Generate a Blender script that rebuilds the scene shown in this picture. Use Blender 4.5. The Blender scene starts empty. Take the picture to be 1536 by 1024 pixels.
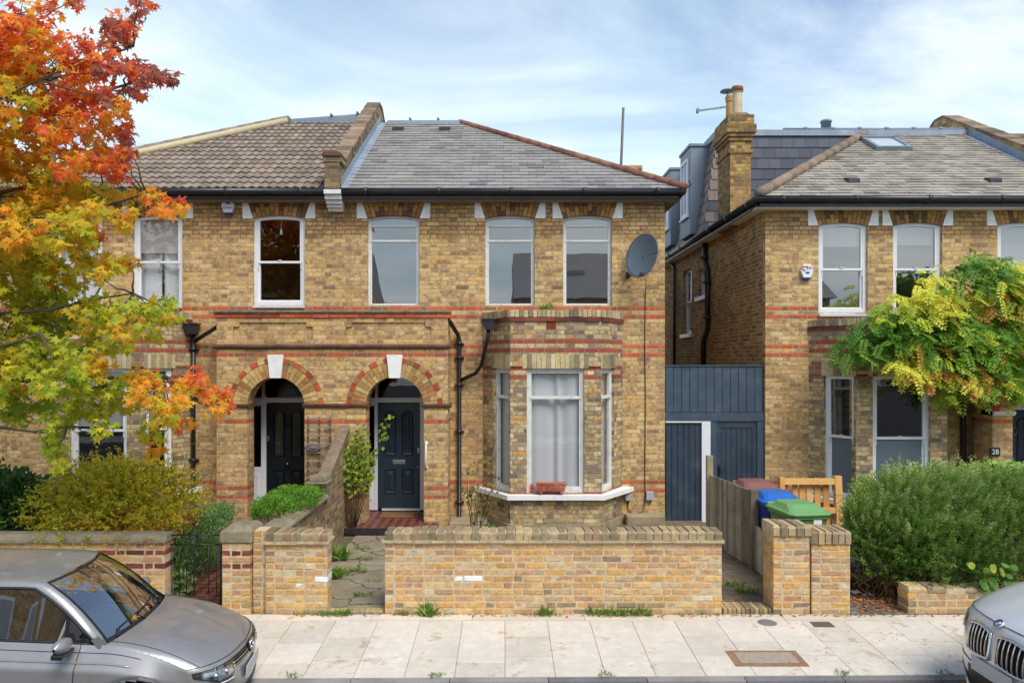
import bpy, bmesh, math, random
from mathutils import Vector, Matrix, noise
R = math.radians
rng = random.Random(7)
scene = bpy.context.scene
COL = scene.collection

# ------------------------------------------------------------------ camera
F, CX, CY, H = 1100.0, 757.0, 540.0, 2.86          # focal length and optical axis in photo pixels, eye height
cam = bpy.data.cameras.new('camera')
cam.sensor_width = 36
cam.lens = F / 1536 * 36
cam.shift_x = (768 - CX) / 1536
cam.shift_y = (CY - 512) / 1536
cam.clip_end = 2000
cam_o = bpy.data.objects.new('camera', cam)
COL.objects.link(cam_o)
cam_o.location = (0, 0, H)
cam_o.rotation_euler = (R(90), 0, 0)
scene.camera = cam_o

# ------------------------------------------------------------------ sky, sun, exposure
SUN_EL, SUN_AZ = 52, 150        # azimuth measured from +Y clockwise: behind the camera, to the right
world = bpy.data.worlds.new('World')
scene.world = world
world.use_nodes = True
nt = world.node_tree
nt.nodes.clear()
def wn(t, **k):
    n = nt.nodes.new(t)
    for a, b in k.items(): setattr(n, a, b)
    return n
sky = wn('ShaderNodeTexSky', sky_type='NISHITA', sun_disc=False)
sky.sun_elevation = R(SUN_EL); sky.sun_rotation = R(SUN_AZ)
sky.air_density = 1.0; sky.dust_density = 0.6; sky.ozone_density = 1.2
bg1 = wn('ShaderNodeBackground'); bg1.inputs[1].default_value = 0.125
nt.links.new(sky.outputs[0], bg1.inputs[0])
tc = wn('ShaderNodeTexCoord')
sep = wn('ShaderNodeSeparateXYZ'); nt.links.new(tc.outputs['Generated'], sep.inputs[0])
def wm(op, a, b=None, c=None):
    n = wn('ShaderNodeMath', operation=op)
    for i, v in enumerate((a, b, c)):
        if v is None: continue
        if isinstance(v, (int, float)): n.inputs[i].default_value = v
        else: nt.links.new(v, n.inputs[i])
    return n.outputs[0]
den = wm('ADD', wm('ABSOLUTE', sep.outputs[2]), 0.22)
cmb = wn('ShaderNodeCombineXYZ')
nt.links.new(wm('DIVIDE', sep.outputs[0], den), cmb.inputs[0])
nt.links.new(wm('DIVIDE', sep.outputs[1], den), cmb.inputs[1])
mp = wn('ShaderNodeMapping'); mp.inputs['Scale'].default_value = (0.75, 1.05, 1)
mp.inputs['Rotation'].default_value = (0, 0, R(14)); mp.inputs['Location'].default_value = (0.55, 0.3, 0)
nt.links.new(cmb.outputs[0], mp.inputs[0])
n1 = wn('ShaderNodeTexNoise'); n1.inputs['Scale'].default_value = 1.1; n1.inputs['Detail'].default_value = 10
n1.inputs['Roughness'].default_value = 0.62; n1.inputs['Distortion'].default_value = 0.8
nt.links.new(mp.outputs[0], n1.inputs['Vector'])
# more cloud towards the horizon
hz = wm('SUBTRACT', 1.0, wm('MULTIPLY', wm('ABSOLUTE', sep.outputs[2]), 2.0))
cl = wm('ADD', n1.outputs[0], wm('MULTIPLY', hz, 0.36))
rp = wn('ShaderNodeValToRGB')
rp.color_ramp.elements[0].position = 0.42; rp.color_ramp.elements[0].color = (0.06, 0.06, 0.06, 1)
rp.color_ramp.elements[1].position = 0.74; rp.color_ramp.elements[1].color = (0.97, 0.97, 0.97, 1)
nt.links.new(cl, rp.inputs[0])
n2 = wn('ShaderNodeTexNoise'); n2.inputs['Scale'].default_value = 1.7; n2.inputs['Detail'].default_value = 5
nt.links.new(mp.outputs[0], n2.inputs['Vector'])
rc = wn('ShaderNodeValToRGB')
rc.color_ramp.elements[0].position = 0.3; rc.color_ramp.elements[0].color = (0.44, 0.60, 0.70, 1)
rc.color_ramp.elements[1].position = 0.72; rc.color_ramp.elements[1].color = (0.86, 0.91, 0.93, 1)
nt.links.new(n2.outputs[0], rc.inputs[0])
bg2 = wn('ShaderNodeBackground'); bg2.inputs[1].default_value = 0.92
nt.links.new(rc.outputs[0], bg2.inputs[0])
mx = wn('ShaderNodeMixShader')
nt.links.new(rp.outputs[0], mx.inputs[0]); nt.links.new(bg1.outputs[0], mx.inputs[1]); nt.links.new(bg2.outputs[0], mx.inputs[2])
wo = wn('ShaderNodeOutputWorld'); nt.links.new(mx.outputs[0], wo.inputs[0])

sl = bpy.data.lights.new('sun', 'SUN'); sl.energy = 1.9; sl.angle = R(30); sl.color = (1, 0.96, 0.9)
so = bpy.data.objects.new('sun', sl); COL.objects.link(so)
so.location = (6, -6, 20)
so.rotation_euler = (R(90 - SUN_EL), 0, R(180 - SUN_AZ))
scene.view_settings.view_transform = 'Standard'
scene.view_settings.look = 'None'
scene.view_settings.exposure = 0.70
scene.view_settings.gamma = 1
scene.cycles.max_bounces = 7
scene.cycles.transparent_max_bounces = 12
scene.cycles.caustics_reflective = False
scene.cycles.caustics_refractive = False

# ------------------------------------------------------------------ pixel helpers (photo pixel + depth -> metres)
def PX(px, Y): return (px - CX) / F * Y
def PZ(py, Y): return H - (py - CY) / F * Y
def PT(px, py, Y): return Vector((PX(px, Y), Y, PZ(py, Y)))
def lin(*c):
    o = [((v / 255) / 12.92 if v / 255 <= 0.04045 else ((v / 255 + 0.055) / 1.055) ** 2.4) for v in c]
    return (o[0], o[1], o[2], 1)

# ------------------------------------------------------------------ material helpers
class MT:
    def __init__(s, name):
        s.m = bpy.data.materials.new(name); s.m.use_nodes = True
        s.t = s.m.node_tree; s.b = s.t.nodes['Principled BSDF']; s.o = s.t.nodes['Material Output']
    def n(s, t, **k):
        n = s.t.nodes.new(t)
        for a, b in k.items(): setattr(n, a, b)
        return n
    def l(s, a, b): s.t.links.new(a, b)
    def put(s, sock, v):
        if isinstance(v, (int, float, tuple, list)): sock.default_value = v
        else: s.l(v, sock)
    def mth(s, op, a, b=None, c=None):
        n = s.n('ShaderNodeMath', operation=op)
        for i, v in enumerate((a, b, c)):
            if v is not None: s.put(n.inputs[i], v)
        return n.outputs[0]
    def mix(s, f, a, b, mode='MIX'):
        n = s.n('ShaderNodeMix', data_type='RGBA', blend_type=mode)
        s.put(n.inputs[0], f); s.put(n.inputs[6], a); s.put(n.inputs[7], b)
        return n.outputs[2]
    def ramp(s, f, stops, const=False):
        n = s.n('ShaderNodeValToRGB'); r = n.color_ramp
        if const: r.interpolation = 'CONSTANT'
        while len(r.elements) < len(stops): r.elements.new(0.5)
        for e, (p, c) in zip(r.elements, stops):
            e.position = p; e.color = c if isinstance(c, (tuple, list)) else (c, c, c, 1)
        s.put(n.inputs[0], f); return n.outputs[0]
    def noise(s, vec, scale, detail=4, rough=0.55, dist=0):
        n = s.n('ShaderNodeTexNoise'); n.inputs['Scale'].default_value = scale
        n.inputs['Detail'].default_value = detail; n.inputs['Roughness'].default_value = rough
        n.inputs['Distortion'].default_value = dist
        if vec is not None: s.l(vec, n.inputs['Vector'])
        return n.outputs[0]
    def geo(s): return s.n('ShaderNodeNewGeometry').outputs['Position']
    def uv(s): return s.n('ShaderNodeUVMap', uv_map='UVMap').outputs[0]
    def rnd(s, name='rnd'): return s.n('ShaderNodeAttribute', attribute_name=name).outputs['Fac']
    def bump(s, h, strength=0.5, dist=0.01):
        n = s.n('ShaderNodeBump'); n.inputs['Strength'].default_value = strength; n.inputs['Distance'].default_value = dist
        s.l(h, n.inputs['Height']); s.l(n.outputs[0], s.b.inputs['Normal'])
    def base(s, c): s.put(s.b.inputs['Base Color'], c)
    def set(s, rough=0.7, metal=0.0, spec=0.5, coat=0.0):
        s.b.inputs['Roughness'].default_value = rough; s.b.inputs['Metallic'].default_value = metal
        s.b.inputs['Specular IOR Level'].default_value = spec; s.b.inputs['Coat Weight'].default_value = coat

def simple(name, c, rough=0.6, metal=0.0, var=0.12, scale=6, bump=0.0, spec=0.5, coat=0.0, dirt=None, dirt_amt=0.35, flecks=None):
    m = MT(name); p = m.geo()
    f = m.noise(p, scale, 5, 0.6)
    lo = tuple(x * (1 - var) for x in c[:3]) + (1,); hi = tuple(min(1, x * (1 + var)) for x in c[:3]) + (1,)
    col = m.ramp(f, [(0.3, lo), (0.7, hi)])
    if dirt:
        d = m.ramp(m.noise(p, scale * 0.6 + 1.5, 8, 0.7), [(0.5, 0.0), (0.72, dirt_amt)])
        col = m.mix(d, col, dirt)
    if flecks:
        for fc, fs, ft in flecks: col = m.mix(m.ramp(m.noise(p, fs, 4, 0.7), [(ft, 0.0), (ft + 0.05, 0.85)]), col, fc)
    m.base(col); m.set(rough, metal, spec, coat)
    if bump: m.bump(m.noise(p, scale * 8, 4, 0.6), bump, 0.004)
    return m.m

STOCK = [(0.0, lin(218, 181, 120)), (0.16, lin(211, 169, 108)), (0.30, lin(223, 190, 130)), (0.42, lin(200, 160, 106)),
         (0.54, lin(220, 178, 108)), (0.66, lin(212, 173, 121)), (0.80, lin(188, 150, 106)), (0.86, lin(222, 188, 132)),
         (0.93, lin(206, 154, 102)), (0.98, lin(160, 128, 94))]
def brick_mat(name, stops=STOCK, mortar=lin(200, 178, 140), bands=(), band_cols=None, soot_z=None, stain=0.5, rowshift=0.0125,
              low=None, course=0.075, tone=1.0):
    """Flemish bond in metres on the UV map: a stretcher and a header alternate, each brick has a colour of its own."""
    m = MT(name); uvn = m.uv()
    dis = m.n('ShaderNodeTexNoise'); dis.inputs['Scale'].default_value = 4.0; m.l(uvn, dis.inputs['Vector'])
    dv = m.n('ShaderNodeVectorMath', operation='MULTIPLY_ADD')
    m.l(dis.outputs['Color'], dv.inputs[0]); dv.inputs[1].default_value = (0.012, 0.008, 0); m.l(uvn, dv.inputs[2])
    sp = m.n('ShaderNodeSeparateXYZ'); m.l(dv.outputs[0], sp.inputs[0])
    u, v = sp.outputs[0], m.mth('ADD', sp.outputs[1], rowshift - 0.004)
    rv = m.mth('DIVIDE', v, course); row = m.mth('FLOOR', rv); rf = m.mth('FRACT', rv)
    wn1 = m.n('ShaderNodeTexWhiteNoise', noise_dimensions='1D'); m.l(row, wn1.inputs['W'])
    up = m.mth('ADD', m.mth('DIVIDE', u, 0.3375), m.mth('ADD', m.mth('MULTIPLY', row, 0.5), m.mth('MULTIPLY', wn1.outputs[0], 0.10)))
    cell = m.mth('FLOOR', up); cf = m.mth('FRACT', up)
    ish = m.mth('GREATER_THAN', cf, 0.66667)
    loc = m.mth('MULTIPLY', m.mth('SUBTRACT', cf, m.mth('MULTIPLY', ish, 0.66667)), 0.3375)
    wid = m.mth('SUBTRACT', 0.225, m.mth('MULTIPLY', ish, 0.1125))
    dl = m.mth('MINIMUM', loc, m.mth('SUBTRACT', wid, loc))
    dvv = m.mth('MULTIPLY', m.mth('MINIMUM', rf, m.mth('SUBTRACT', 1.0, rf)), course)
    nz = m.noise(uvn, 60, 3, 0.6)
    d = m.mth('ADD', m.mth('MINIMUM', dl, dvv), m.mth('MULTIPLY', m.mth('SUBTRACT', nz, 0.5), 0.007))
    face = m.n('ShaderNodeMapRange', interpolation_type='SMOOTHSTEP'); m.l(d, face.inputs[0])
    face.inputs[1].default_value = 0.004; face.inputs[2].default_value = 0.0075
    fac = face.outputs[0]
    idv = m.n('ShaderNodeCombineXYZ'); m.l(m.mth('ADD', m.mth('MULTIPLY', cell, 2.0), ish), idv.inputs[0]); m.l(row, idv.inputs[1])
    w = m.n('ShaderNodeTexWhiteNoise', noise_dimensions='2D'); m.l(idv.outputs[0], w.inputs['Vector'])
    col = m.ramp(w.outputs['Value'], stops, True)
    w2 = m.n('ShaderNodeTexWhiteNoise', noise_dimensions='3D'); m.l(idv.outputs[0], w2.inputs['Vector'])
    mo = mortar
    if bands:
        tot = None
        for rb in bands:
            q = m.mth('COMPARE', row, float(rb), 0.25)
            tot = q if tot is None else m.mth('MAXIMUM', tot, q)
        bc = m.ramp(w2.outputs['Value'], band_cols or [(0, lin(204, 96, 62)), (0.35, lin(214, 108, 70)), (0.7, lin(190, 92, 66)), (0.93, lin(150, 104, 80))], True)
        col = m.mix(tot, col, bc)
    # burnt blotches inside a brick, small pits, broad weather staining
    fine = m.ramp(m.noise(uvn, 26, 5, 0.7), [(0.30, 0.58), (0.46, 1.0), (0.75, 1.12)])
    col = m.mix(1.0, col, fine, 'MULTIPLY')
    # many bricks carry a dark burnt patch of their own
    burn = m.ramp(m.mth('ADD', m.noise(uvn, 11, 6, 0.75), m.mth('MULTIPLY', w2.outputs['Value'], 0.16)), [(0.57, 0.0), (0.67, 0.68)])
    col = m.mix(burn, col, lin(124, 98, 72))
    broad = m.ramp(m.noise(uvn, 0.9, 6, 0.65), [(0.32, 1 - stain * 0.42), (0.55, 1.0), (0.75, 1.06)])
    moc = m.mix(m.ramp(m.noise(uvn, 2.3, 5, 0.6), [(0.35, 0.0), (0.65, 1.0)]), mo, tuple(x * 0.72 for x in mo[:3]) + (1,))
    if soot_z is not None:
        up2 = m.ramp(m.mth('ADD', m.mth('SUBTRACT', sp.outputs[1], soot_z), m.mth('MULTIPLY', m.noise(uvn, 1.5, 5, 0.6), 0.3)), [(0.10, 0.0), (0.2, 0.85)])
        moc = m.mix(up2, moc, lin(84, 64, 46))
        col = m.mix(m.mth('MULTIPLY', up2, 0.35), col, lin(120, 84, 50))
    if low is not None:
        dn = m.ramp(m.mth('ADD', sp.outputs[1], m.mth('MULTIPLY', m.noise(uvn, 3, 5, 0.6), 0.3)), [(low - 0.05, 0.65), (low + 0.25, 0.0)])
        moc = m.mix(dn, moc, lin(150, 140, 122)); col = m.mix(m.mth('MULTIPLY', dn, 0.6), col, lin(150, 138, 116))
    out = m.mix(fac, moc, col)
    out = m.mix(1.0, out, broad, 'MULTIPLY')
    # old grey-brown weathering in uneven patches and faint vertical streaks
    mps = m.n('ShaderNodeMapping'); mps.inputs['Scale'].default_value = (5.0, 0.55, 1); m.l(uvn, mps.inputs[0])
    streak = m.mth('MULTIPLY', m.noise(mps.outputs[0], 1.0, 5, 0.6), m.noise(uvn, 0.55, 3, 0.5))
    out = m.mix(m.ramp(streak, [(0.26, 0.0), (0.40, 0.26 * min(1.0, stain * 2))]), out, lin(132, 112, 88))
    if tone != 1.0: out = m.mix(1.0, out, (tone, tone, tone, 1), 'MULTIPLY')
    m.base(out); m.set(0.88, 0, 0.3)
    h = m.mth('ADD', fac, m.mth('ADD', m.mth('MULTIPLY', w2.outputs['Value'], 0.35), m.mth('MULTIPLY', nz, 0.5)))
    m.bump(h, 0.75, 0.008)
    return m.m

def piece_mat(name, stops, rough=0.85, fine=22, pit=0.62, bump=0.6, broad=0.35, lichen=None, const=True, spec=0.35):
    """colour per piece from the mesh attribute rnd, broken up by noise."""
    m = MT(name); p = m.geo(); r = m.rnd()
    col = m.ramp(r, stops, const)
    nf = m.noise(p, fine, 6, 0.7)
    col = m.mix(1.0, col, m.ramp(nf, [(0.28, pit), (0.5, 1.0), (0.78, 1.18)]), 'MULTIPLY')
    col = m.mix(1.0, col, m.ramp(m.noise(p, 1.6, 6, 0.6), [(0.3, 1 - broad), (0.6, 1.05)]), 'MULTIPLY')
    if lichen:
        for c, sc, th, am in lichen:
            col = m.mix(m.ramp(m.noise(p, sc, 6, 0.75), [(th, 0.0), (th + 0.08, am)]), col, c)
    m.base(col); m.set(rough, 0, spec); m.bump(m.noise(p, fine * 2.2, 5, 0.7), bump, 0.006)
    return m.m

# ------------------------------------------------------------------ mesh builder
ORG = {}
class MB:
    def __init__(s, M=None):
        s.v = []; s.f = []; s.mi = []; s.r = []; s.M = M; s.sm = []
    def add(s, vs, fs, mi=0, rnd=None, smooth=False):
        b = len(s.v)
        for p in vs:
            p = Vector(p); s.v.append(s.M @ p if s.M else p)
        rr = rng.random() if rnd is None else rnd
        for f in fs:
            s.f.append([b + i for i in f]); s.mi.append(mi); s.r.append(rr); s.sm.append(smooth)
    def box(s, a, b, mi=0, rnd=None, M=None):
        x0, y0, z0 = a; x1, y1, z1 = b
        vs = [Vector(q) for q in ((x0, y0, z0), (x1, y0, z0), (x1, y1, z0), (x0, y1, z0), (x0, y0, z1), (x1, y0, z1), (x1, y1, z1), (x0, y1, z1))]
        if M: vs = [M @ q for q in vs]
        s.add(vs, [(0, 3, 2, 1), (4, 5, 6, 7), (0, 1, 5, 4), (1, 2, 6, 5), (2, 3, 7, 6), (3, 0, 4, 7)], mi, rnd)
    def cbox(s, a, b, c=0.006, mi=0, rnd=None, M=None, jit=0.0):
        """box with chamfered front (-y) edges and top"""
        x0, y0, z0 = a; x1, y1, z1 = b
        j = lambda: (rng.random() - 0.5) * 2 * jit
        vs = [(x0, y1, z0), (x1, y1, z0), (x1, y1, z1), (x0, y1, z1),
              (x0 + j(), y0 + c, z0 + j()), (x1 + j(), y0 + c, z0 + j()), (x1 + j(), y0 + c, z1 + j()), (x0 + j(), y0 + c, z1 + j()),
              (x0 + c + j(), y0 + j(), z0 + c + j()), (x1 - c + j(), y0 + j(), z0 + c + j()), (x1 - c + j(), y0 + j(), z1 - c + j()), (x0 + c + j(), y0 + j(), z1 - c + j())]
        vs = [Vector(q) for q in vs]
        if M: vs = [M @ q for q in vs]
        s.add(vs, [(3, 2, 1, 0), (0, 1, 5, 4), (1, 2, 6, 5), (2, 3, 7, 6), (3, 0, 4, 7), (4, 5, 9, 8), (5, 6, 10, 9), (6, 7, 11, 10), (7, 4, 8, 11), (8, 9, 10, 11)], mi, rnd)
    def prism(s, poly, y0, y1, mi=0, rnd=None, M=None, axis='y'):
        """extrude an (x,z) polygon from y0 to y1 (poly counter-clockwise seen from -y)"""
        n = len(poly)
        if axis == 'y': vs = [Vector((x, y0, z)) for x, z in poly] + [Vector((x, y1, z)) for x, z in poly]
        elif axis == 'x': vs = [Vector((y0, x, z)) for x, z in poly] + [Vector((y1, x, z)) for x, z in poly]
        else: vs = [Vector((x, z, y0)) for x, z in poly] + [Vector((x, z, y1)) for x, z in poly]
        if M: vs = [M @ q for q in vs]
        s.add(vs, [tuple(range(n)), tuple(range(2 * n - 1, n - 1, -1))] + [(i, i + n, (i + 1) % n + n, (i + 1) % n) for i in range(n)], mi, rnd)
    def tube(s, pts, r, n=8, mi=0, cap=True, rnd=None, smooth=True):
        pts = [Vector(p) for p in pts]; rs = r if isinstance(r, (list, tuple)) else [r] * len(pts)
        vs = []; prev = None
        for i, p in enumerate(pts):
            d = (pts[min(i + 1, len(pts) - 1)] - pts[max(i - 1, 0)])
            if d.length < 1e-9: d = Vector((0, 0, 1))
            d.normalize()
            a = d.cross(Vector((0, 0, 1))) if abs(d.z) < 0.95 else d.cross(Vector((0, 1, 0)))
            if prev is not None and prev.length > 0:
                q = prev - d * prev.dot(d)
                if q.length > 1e-4: a = q
            a.normalize(); prev = a; b = d.cross(a)
            for k in range(n):
                t = 2 * math.pi * k / n
                vs.append(p + (a * math.cos(t) + b * math.sin(t)) * rs[i])
        fs = []
        for i in range(len(pts) - 1):
            for k in range(n):
                fs.append((i * n + k, i * n + (k + 1) % n, (i + 1) * n + (k + 1) % n, (i + 1) * n + k))
        if cap: fs += [tuple(range(n - 1, -1, -1)), tuple((len(pts) - 1) * n + k for k in range(n))]
        s.add(vs, fs, mi, rnd, smooth)
    def lathe(s, c, prof, n=20, mi=0, M=None, rnd=None, smooth=True, cap=True):
        c = Vector(c); vs = []
        for r, z in prof:
            for k in range(n):
                t = 2 * math.pi * k / n; vs.append(Vector((r * math.cos(t), r * math.sin(t), z)))
        if M: vs = [M @ q for q in vs]
        vs = [c + q for q in vs]; fs = []
        for i in range(len(prof) - 1):
            for k in range(n): fs.append((i * n + k, i * n + (k + 1) % n, (i + 1) * n + (k + 1) % n, (i + 1) * n + k))
        if cap: fs += [tuple(range(n - 1, -1, -1)), tuple((len(prof) - 1) * n + k for k in range(n))]
        s.add(vs, fs, mi, rnd, smooth)
    def grid(s, rows, mi=0, rnd=None, smooth=True, flip=False):
        n = len(rows[0]); vs = [p for r in rows for p in r]; fs = []
        for i in range(len(rows) - 1):
            for k in range(n - 1):
                q = (i * n + k, i * n + k + 1, (i + 1) * n + k + 1, (i + 1) * n + k)
                fs.append(q[::-1] if flip else q)
        s.add(vs, fs, mi, rnd, smooth)
    def build(s, name, mats, parent=None, origin=None, clip=None, merge=None, subsurf=0, bevel=None, solid=None, recalc=False):
        if not isinstance(mats, (list, tuple)): mats = [mats]
        me = bpy.data.meshes.new(name)
        if parent is not None: o0 = ORG[parent.name]
        elif origin is not None: o0 = Vector(origin)
        else:
            xs = [p.x for p in s.v]; ys = [p.y for p in s.v]; zs = [p.z for p in s.v]
            o0 = Vector(((min(xs) + max(xs)) / 2, (min(ys) + max(ys)) / 2, min(zs)))
        me.from_pydata([p - o0 for p in s.v], [], s.f)
        for m in mats: me.materials.append(m)
        me.polygons.foreach_set('material_index', s.mi)
        me.polygons.foreach_set('use_smooth', s.sm)
        at = me.attributes.new('rnd', 'FLOAT', 'FACE'); at.data.foreach_set('value', s.r)
        if clip or merge or recalc:
            bm = bmesh.new(); bm.from_mesh(me)
            if merge: bmesh.ops.remove_doubles(bm, verts=bm.verts, dist=merge)
            for co, no in (clip or []):
                bmesh.ops.bisect_plane(bm, geom=bm.verts[:] + bm.edges[:] + bm.faces[:], plane_co=Vector(co) - o0, plane_no=no, clear_outer=True)
            if recalc: bmesh.ops.recalc_face_normals(bm, faces=bm.faces)
            bm.to_mesh(me); bm.free()
        uvl = me.uv_layers.new(name='UVMap')
        nl = len(me.loops); buf = [0.0] * (nl * 2); Z = Vector((0, 0, 1))
        if nl < 160000:
            for p in me.polygons:
                nrm = p.normal
                if abs(nrm.z) > 0.92: t = Vector((1, 0, 0)); bb = Vector((0, 1, 0))
                else:
                    t = Z.cross(nrm); t.normalize()
                    if t.x < -0.01 or (abs(t.x) <= 0.01 and t.y < 0): t = -t
                    bb = Z if abs(nrm.z) < 0.3 else (nrm.cross(t) if nrm.cross(t).z > 0 else -nrm.cross(t))
                for li in p.loop_indices:
                    q = me.vertices[me.loops[li].vertex_index].co + o0
                    buf[2 * li] = q.dot(t); buf[2 * li + 1] = q.dot(bb)
            uvl.data.foreach_set('uv', buf)
        me.update()
        o = bpy.data.objects.new(name, me); COL.objects.link(o)
        if parent is not None: o.parent = parent
        else: o.location = o0
        ORG[o.name] = o0
        if bevel:
            b = o.modifiers.new('bevel', 'BEVEL'); b.width = bevel; b.segments = 2; b.limit_method = 'ANGLE'
        if solid:
            b = o.modifiers.new('solid', 'SOLIDIFY'); b.thickness = solid; b.offset = -1
        if subsurf:
            b = o.modifiers.new('sub', 'SUBSURF'); b.levels = subsurf; b.render_levels = subsurf
        return o
def tag(o, label=None, cat=None, group=None, kind=None):
    if label: o['label'] = label
    if cat: o['category'] = cat
    if group: o['group'] = group
    if kind: o['kind'] = kind
    return o
def empty(name, loc, label=None, cat=None, group=None):
    o = bpy.data.objects.new(name, None); o.empty_display_size = 0.2; COL.objects.link(o)
    o.location = loc; ORG[o.name] = Vector(loc)
    return tag(o, label, cat, group)
def jit(a): return (rng.random() - 0.5) * 2 * a
# ------------------------------------------------------------------ materials
M = {}
BANDS = (50, 48, 41, 39, 9, 7)
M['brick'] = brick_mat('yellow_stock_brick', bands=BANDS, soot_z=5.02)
SIDE = [(0.0, lin(192, 150, 88)), (0.2, lin(168, 128, 76)), (0.4, lin(200, 160, 98)), (0.55, lin(152, 114, 70)), (0.7, lin(184, 140, 82)), (0.85, lin(132, 100, 68)), (0.94, lin(206, 170, 110))]
M['brick_side'] = brick_mat('brown_stock_brick', stops=SIDE, mortar=lin(216, 194, 156))
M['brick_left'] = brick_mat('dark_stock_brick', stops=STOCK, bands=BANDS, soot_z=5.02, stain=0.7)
BAYB = [(0.0, lin(214, 190, 138)), (0.15, lin(170, 150, 118)), (0.28, lin(206, 182, 132)), (0.42, lin(146, 132, 110)), (0.52, lin(224, 204, 154)), (0.64, lin(192, 156, 118)),
        (0.74, lin(118, 110, 98)), (0.8, lin(210, 180, 126)), (0.9, lin(216, 164, 96)), (0.95, lin(190, 172, 138))]
M['brick_bay'] = brick_mat('weathered_bay_brick', stops=BAYB, mortar=lin(168, 152, 124), bands=(48, 42, 40, 36, 34, 8),
                           band_cols=[(0, lin(176, 82, 66)), (0.5, lin(160, 74, 62)), (0.8, lin(186, 96, 76))])
M['brick_porch'] = brick_mat('porch_stock_brick', bands=(48, 39, 24, 9, 7), stain=0.5)
VS = [(0.0, lin(186, 142, 84)), (0.25, lin(158, 116, 70)), (0.45, lin(134, 98, 62)), (0.65, lin(176, 132, 76)), (0.85, lin(110, 84, 60))]
M['vous'] = piece_mat('arch_brick', VS)
M['vous_porch'] = piece_mat('porch_arch_brick', [(0, lin(204, 168, 108)), (0.3, lin(190, 146, 90)), (0.55, lin(212, 180, 122)), (0.8, lin(170, 124, 80)), (0.93, lin(200, 130, 84))])
M['vous_bay'] = piece_mat('bay_arch_brick', [(0, lin(200, 184, 136)), (0.3, lin(172, 156, 120)), (0.55, lin(204, 184, 136)), (0.8, lin(146, 132, 106)), (0.93, lin(214, 200, 160))])
M['red'] = piece_mat('red_brick', [(0, lin(196, 90, 58)), (0.4, lin(208, 104, 66)), (0.75, lin(170, 78, 58))])
M['dkred'] = piece_mat('dark_red_brick', [(0, lin(128, 66, 54)), (0.4, lin(108, 58, 48)), (0.75, lin(146, 78, 62))])
M['mortar'] = simple('lime_mortar', lin(84, 66, 48), 0.95, var=0.2, scale=20, bump=0.4)
M['mould'] = simple('sooty_moulding', lin(112, 78, 58), 0.9, var=0.35, scale=7, bump=0.5, dirt=lin(60, 46, 38), dirt_amt=0.7)
M['stone'] = simple('grey_coping_stone', lin(142, 130, 106), 0.92, var=0.25, scale=9, bump=0.9, dirt=lin(82, 74, 58), dirt_amt=0.75, flecks=[(lin(206, 200, 178), 46, 0.64), (lin(70, 64, 50), 26, 0.64)])
M['cement'] = simple('cement_render', lin(158, 142, 112), 0.93, var=0.15, scale=4, bump=0.5, dirt=lin(96, 92, 70), dirt_amt=0.5)
M['white'] = simple('white_gloss_paint', lin(228, 229, 230), 0.35, var=0.03, scale=9, bump=0.05)
M['whitestone'] = simple('white_painted_stone', lin(240, 240, 236), 0.6, var=0.04, scale=7, bump=0.2, dirt=lin(150, 146, 138), dirt_amt=0.35)
M['greywhite'] = simple('old_white_paint', lin(222, 222, 216), 0.5, var=0.07, scale=12, bump=0.15, dirt=lin(120, 116, 106), dirt_amt=0.4)
M['black'] = simple('black_gutter_paint', lin(34, 34, 36), 0.35, var=0.25, scale=5, dirt=lin(80, 78, 74), dirt_amt=0.25)
M['lead'] = simple('lead_flashing', lin(138, 150, 162), 0.55, 0.0, var=0.12, scale=3, dirt=lin(196, 200, 204), dirt_amt=0.4)
M['leaddk'] = simple('grey_zinc', lin(124, 138, 148), 0.5, 0.0, var=0.1, scale=2)
SL = [(0.0, lin(146, 142, 135)), (0.25, lin(152, 148, 140)), (0.45, lin(141, 138, 131)), (0.6, lin(156, 151, 143)), (0.75, lin(147, 143, 137)), (0.93, lin(128, 125, 120))]
LICH = [(lin(168, 166, 158), 9.0, 0.60, 0.5), (lin(66, 66, 66), 5.0, 0.64, 0.55), (lin(214, 212, 200), 34.0, 0.70, 0.8)]
M['slate'] = piece_mat('old_slate', SL, rough=0.62, fine=14, pit=0.8, bump=0.35, broad=0.15, lichen=LICH)
SL2 = [(0.0, lin(164, 155, 141)), (0.25, lin(174, 165, 150)), (0.5, lin(154, 146, 133)), (0.7, lin(168, 159, 146)), (0.9, lin(142, 134, 122))]
M['slate2'] = piece_mat('worn_slate', SL2, rough=0.7, fine=14, pit=0.75, bump=0.4, broad=0.2, lichen=LICH + [(lin(170, 128, 84), 22.0, 0.70, 0.5)])
M['tile'] = piece_mat('concrete_tile', [(0, lin(146, 131, 115)), (0.3, lin(136, 121, 106)), (0.6, lin(152, 137, 121)), (0.85, lin(128, 114, 100))], fine=30, pit=0.8, bump=0.4, broad=0.2,
                      lichen=[(lin(196, 170, 138), 1.3, 0.58, 0.45), (lin(104, 92, 80), 3.0, 0.60, 0.5)])
M['redtile'] = piece_mat('red_clay_tile', [(0, lin(146, 100, 80)), (0.4, lin(132, 90, 74)), (0.75, lin(156, 112, 92))], fine=18, lichen=[(lin(150, 140, 124), 10, 0.58, 0.5)])
M['buffridge'] = piece_mat('buff_ridge_tile', [(0, lin(142, 126, 106)), (0.5, lin(154, 138, 116)), (0.8, lin(148, 124, 104))], fine=18, lichen=[(lin(200, 192, 170), 12, 0.6, 0.6)])
M['darkslate'] = piece_mat('new_dark_slate', [(0, lin(84, 88, 98)), (0.4, lin(90, 94, 104)), (0.75, lin(78, 82, 92))], rough=0.5, fine=20, pit=0.92, bump=0.15, broad=0.08)
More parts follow.
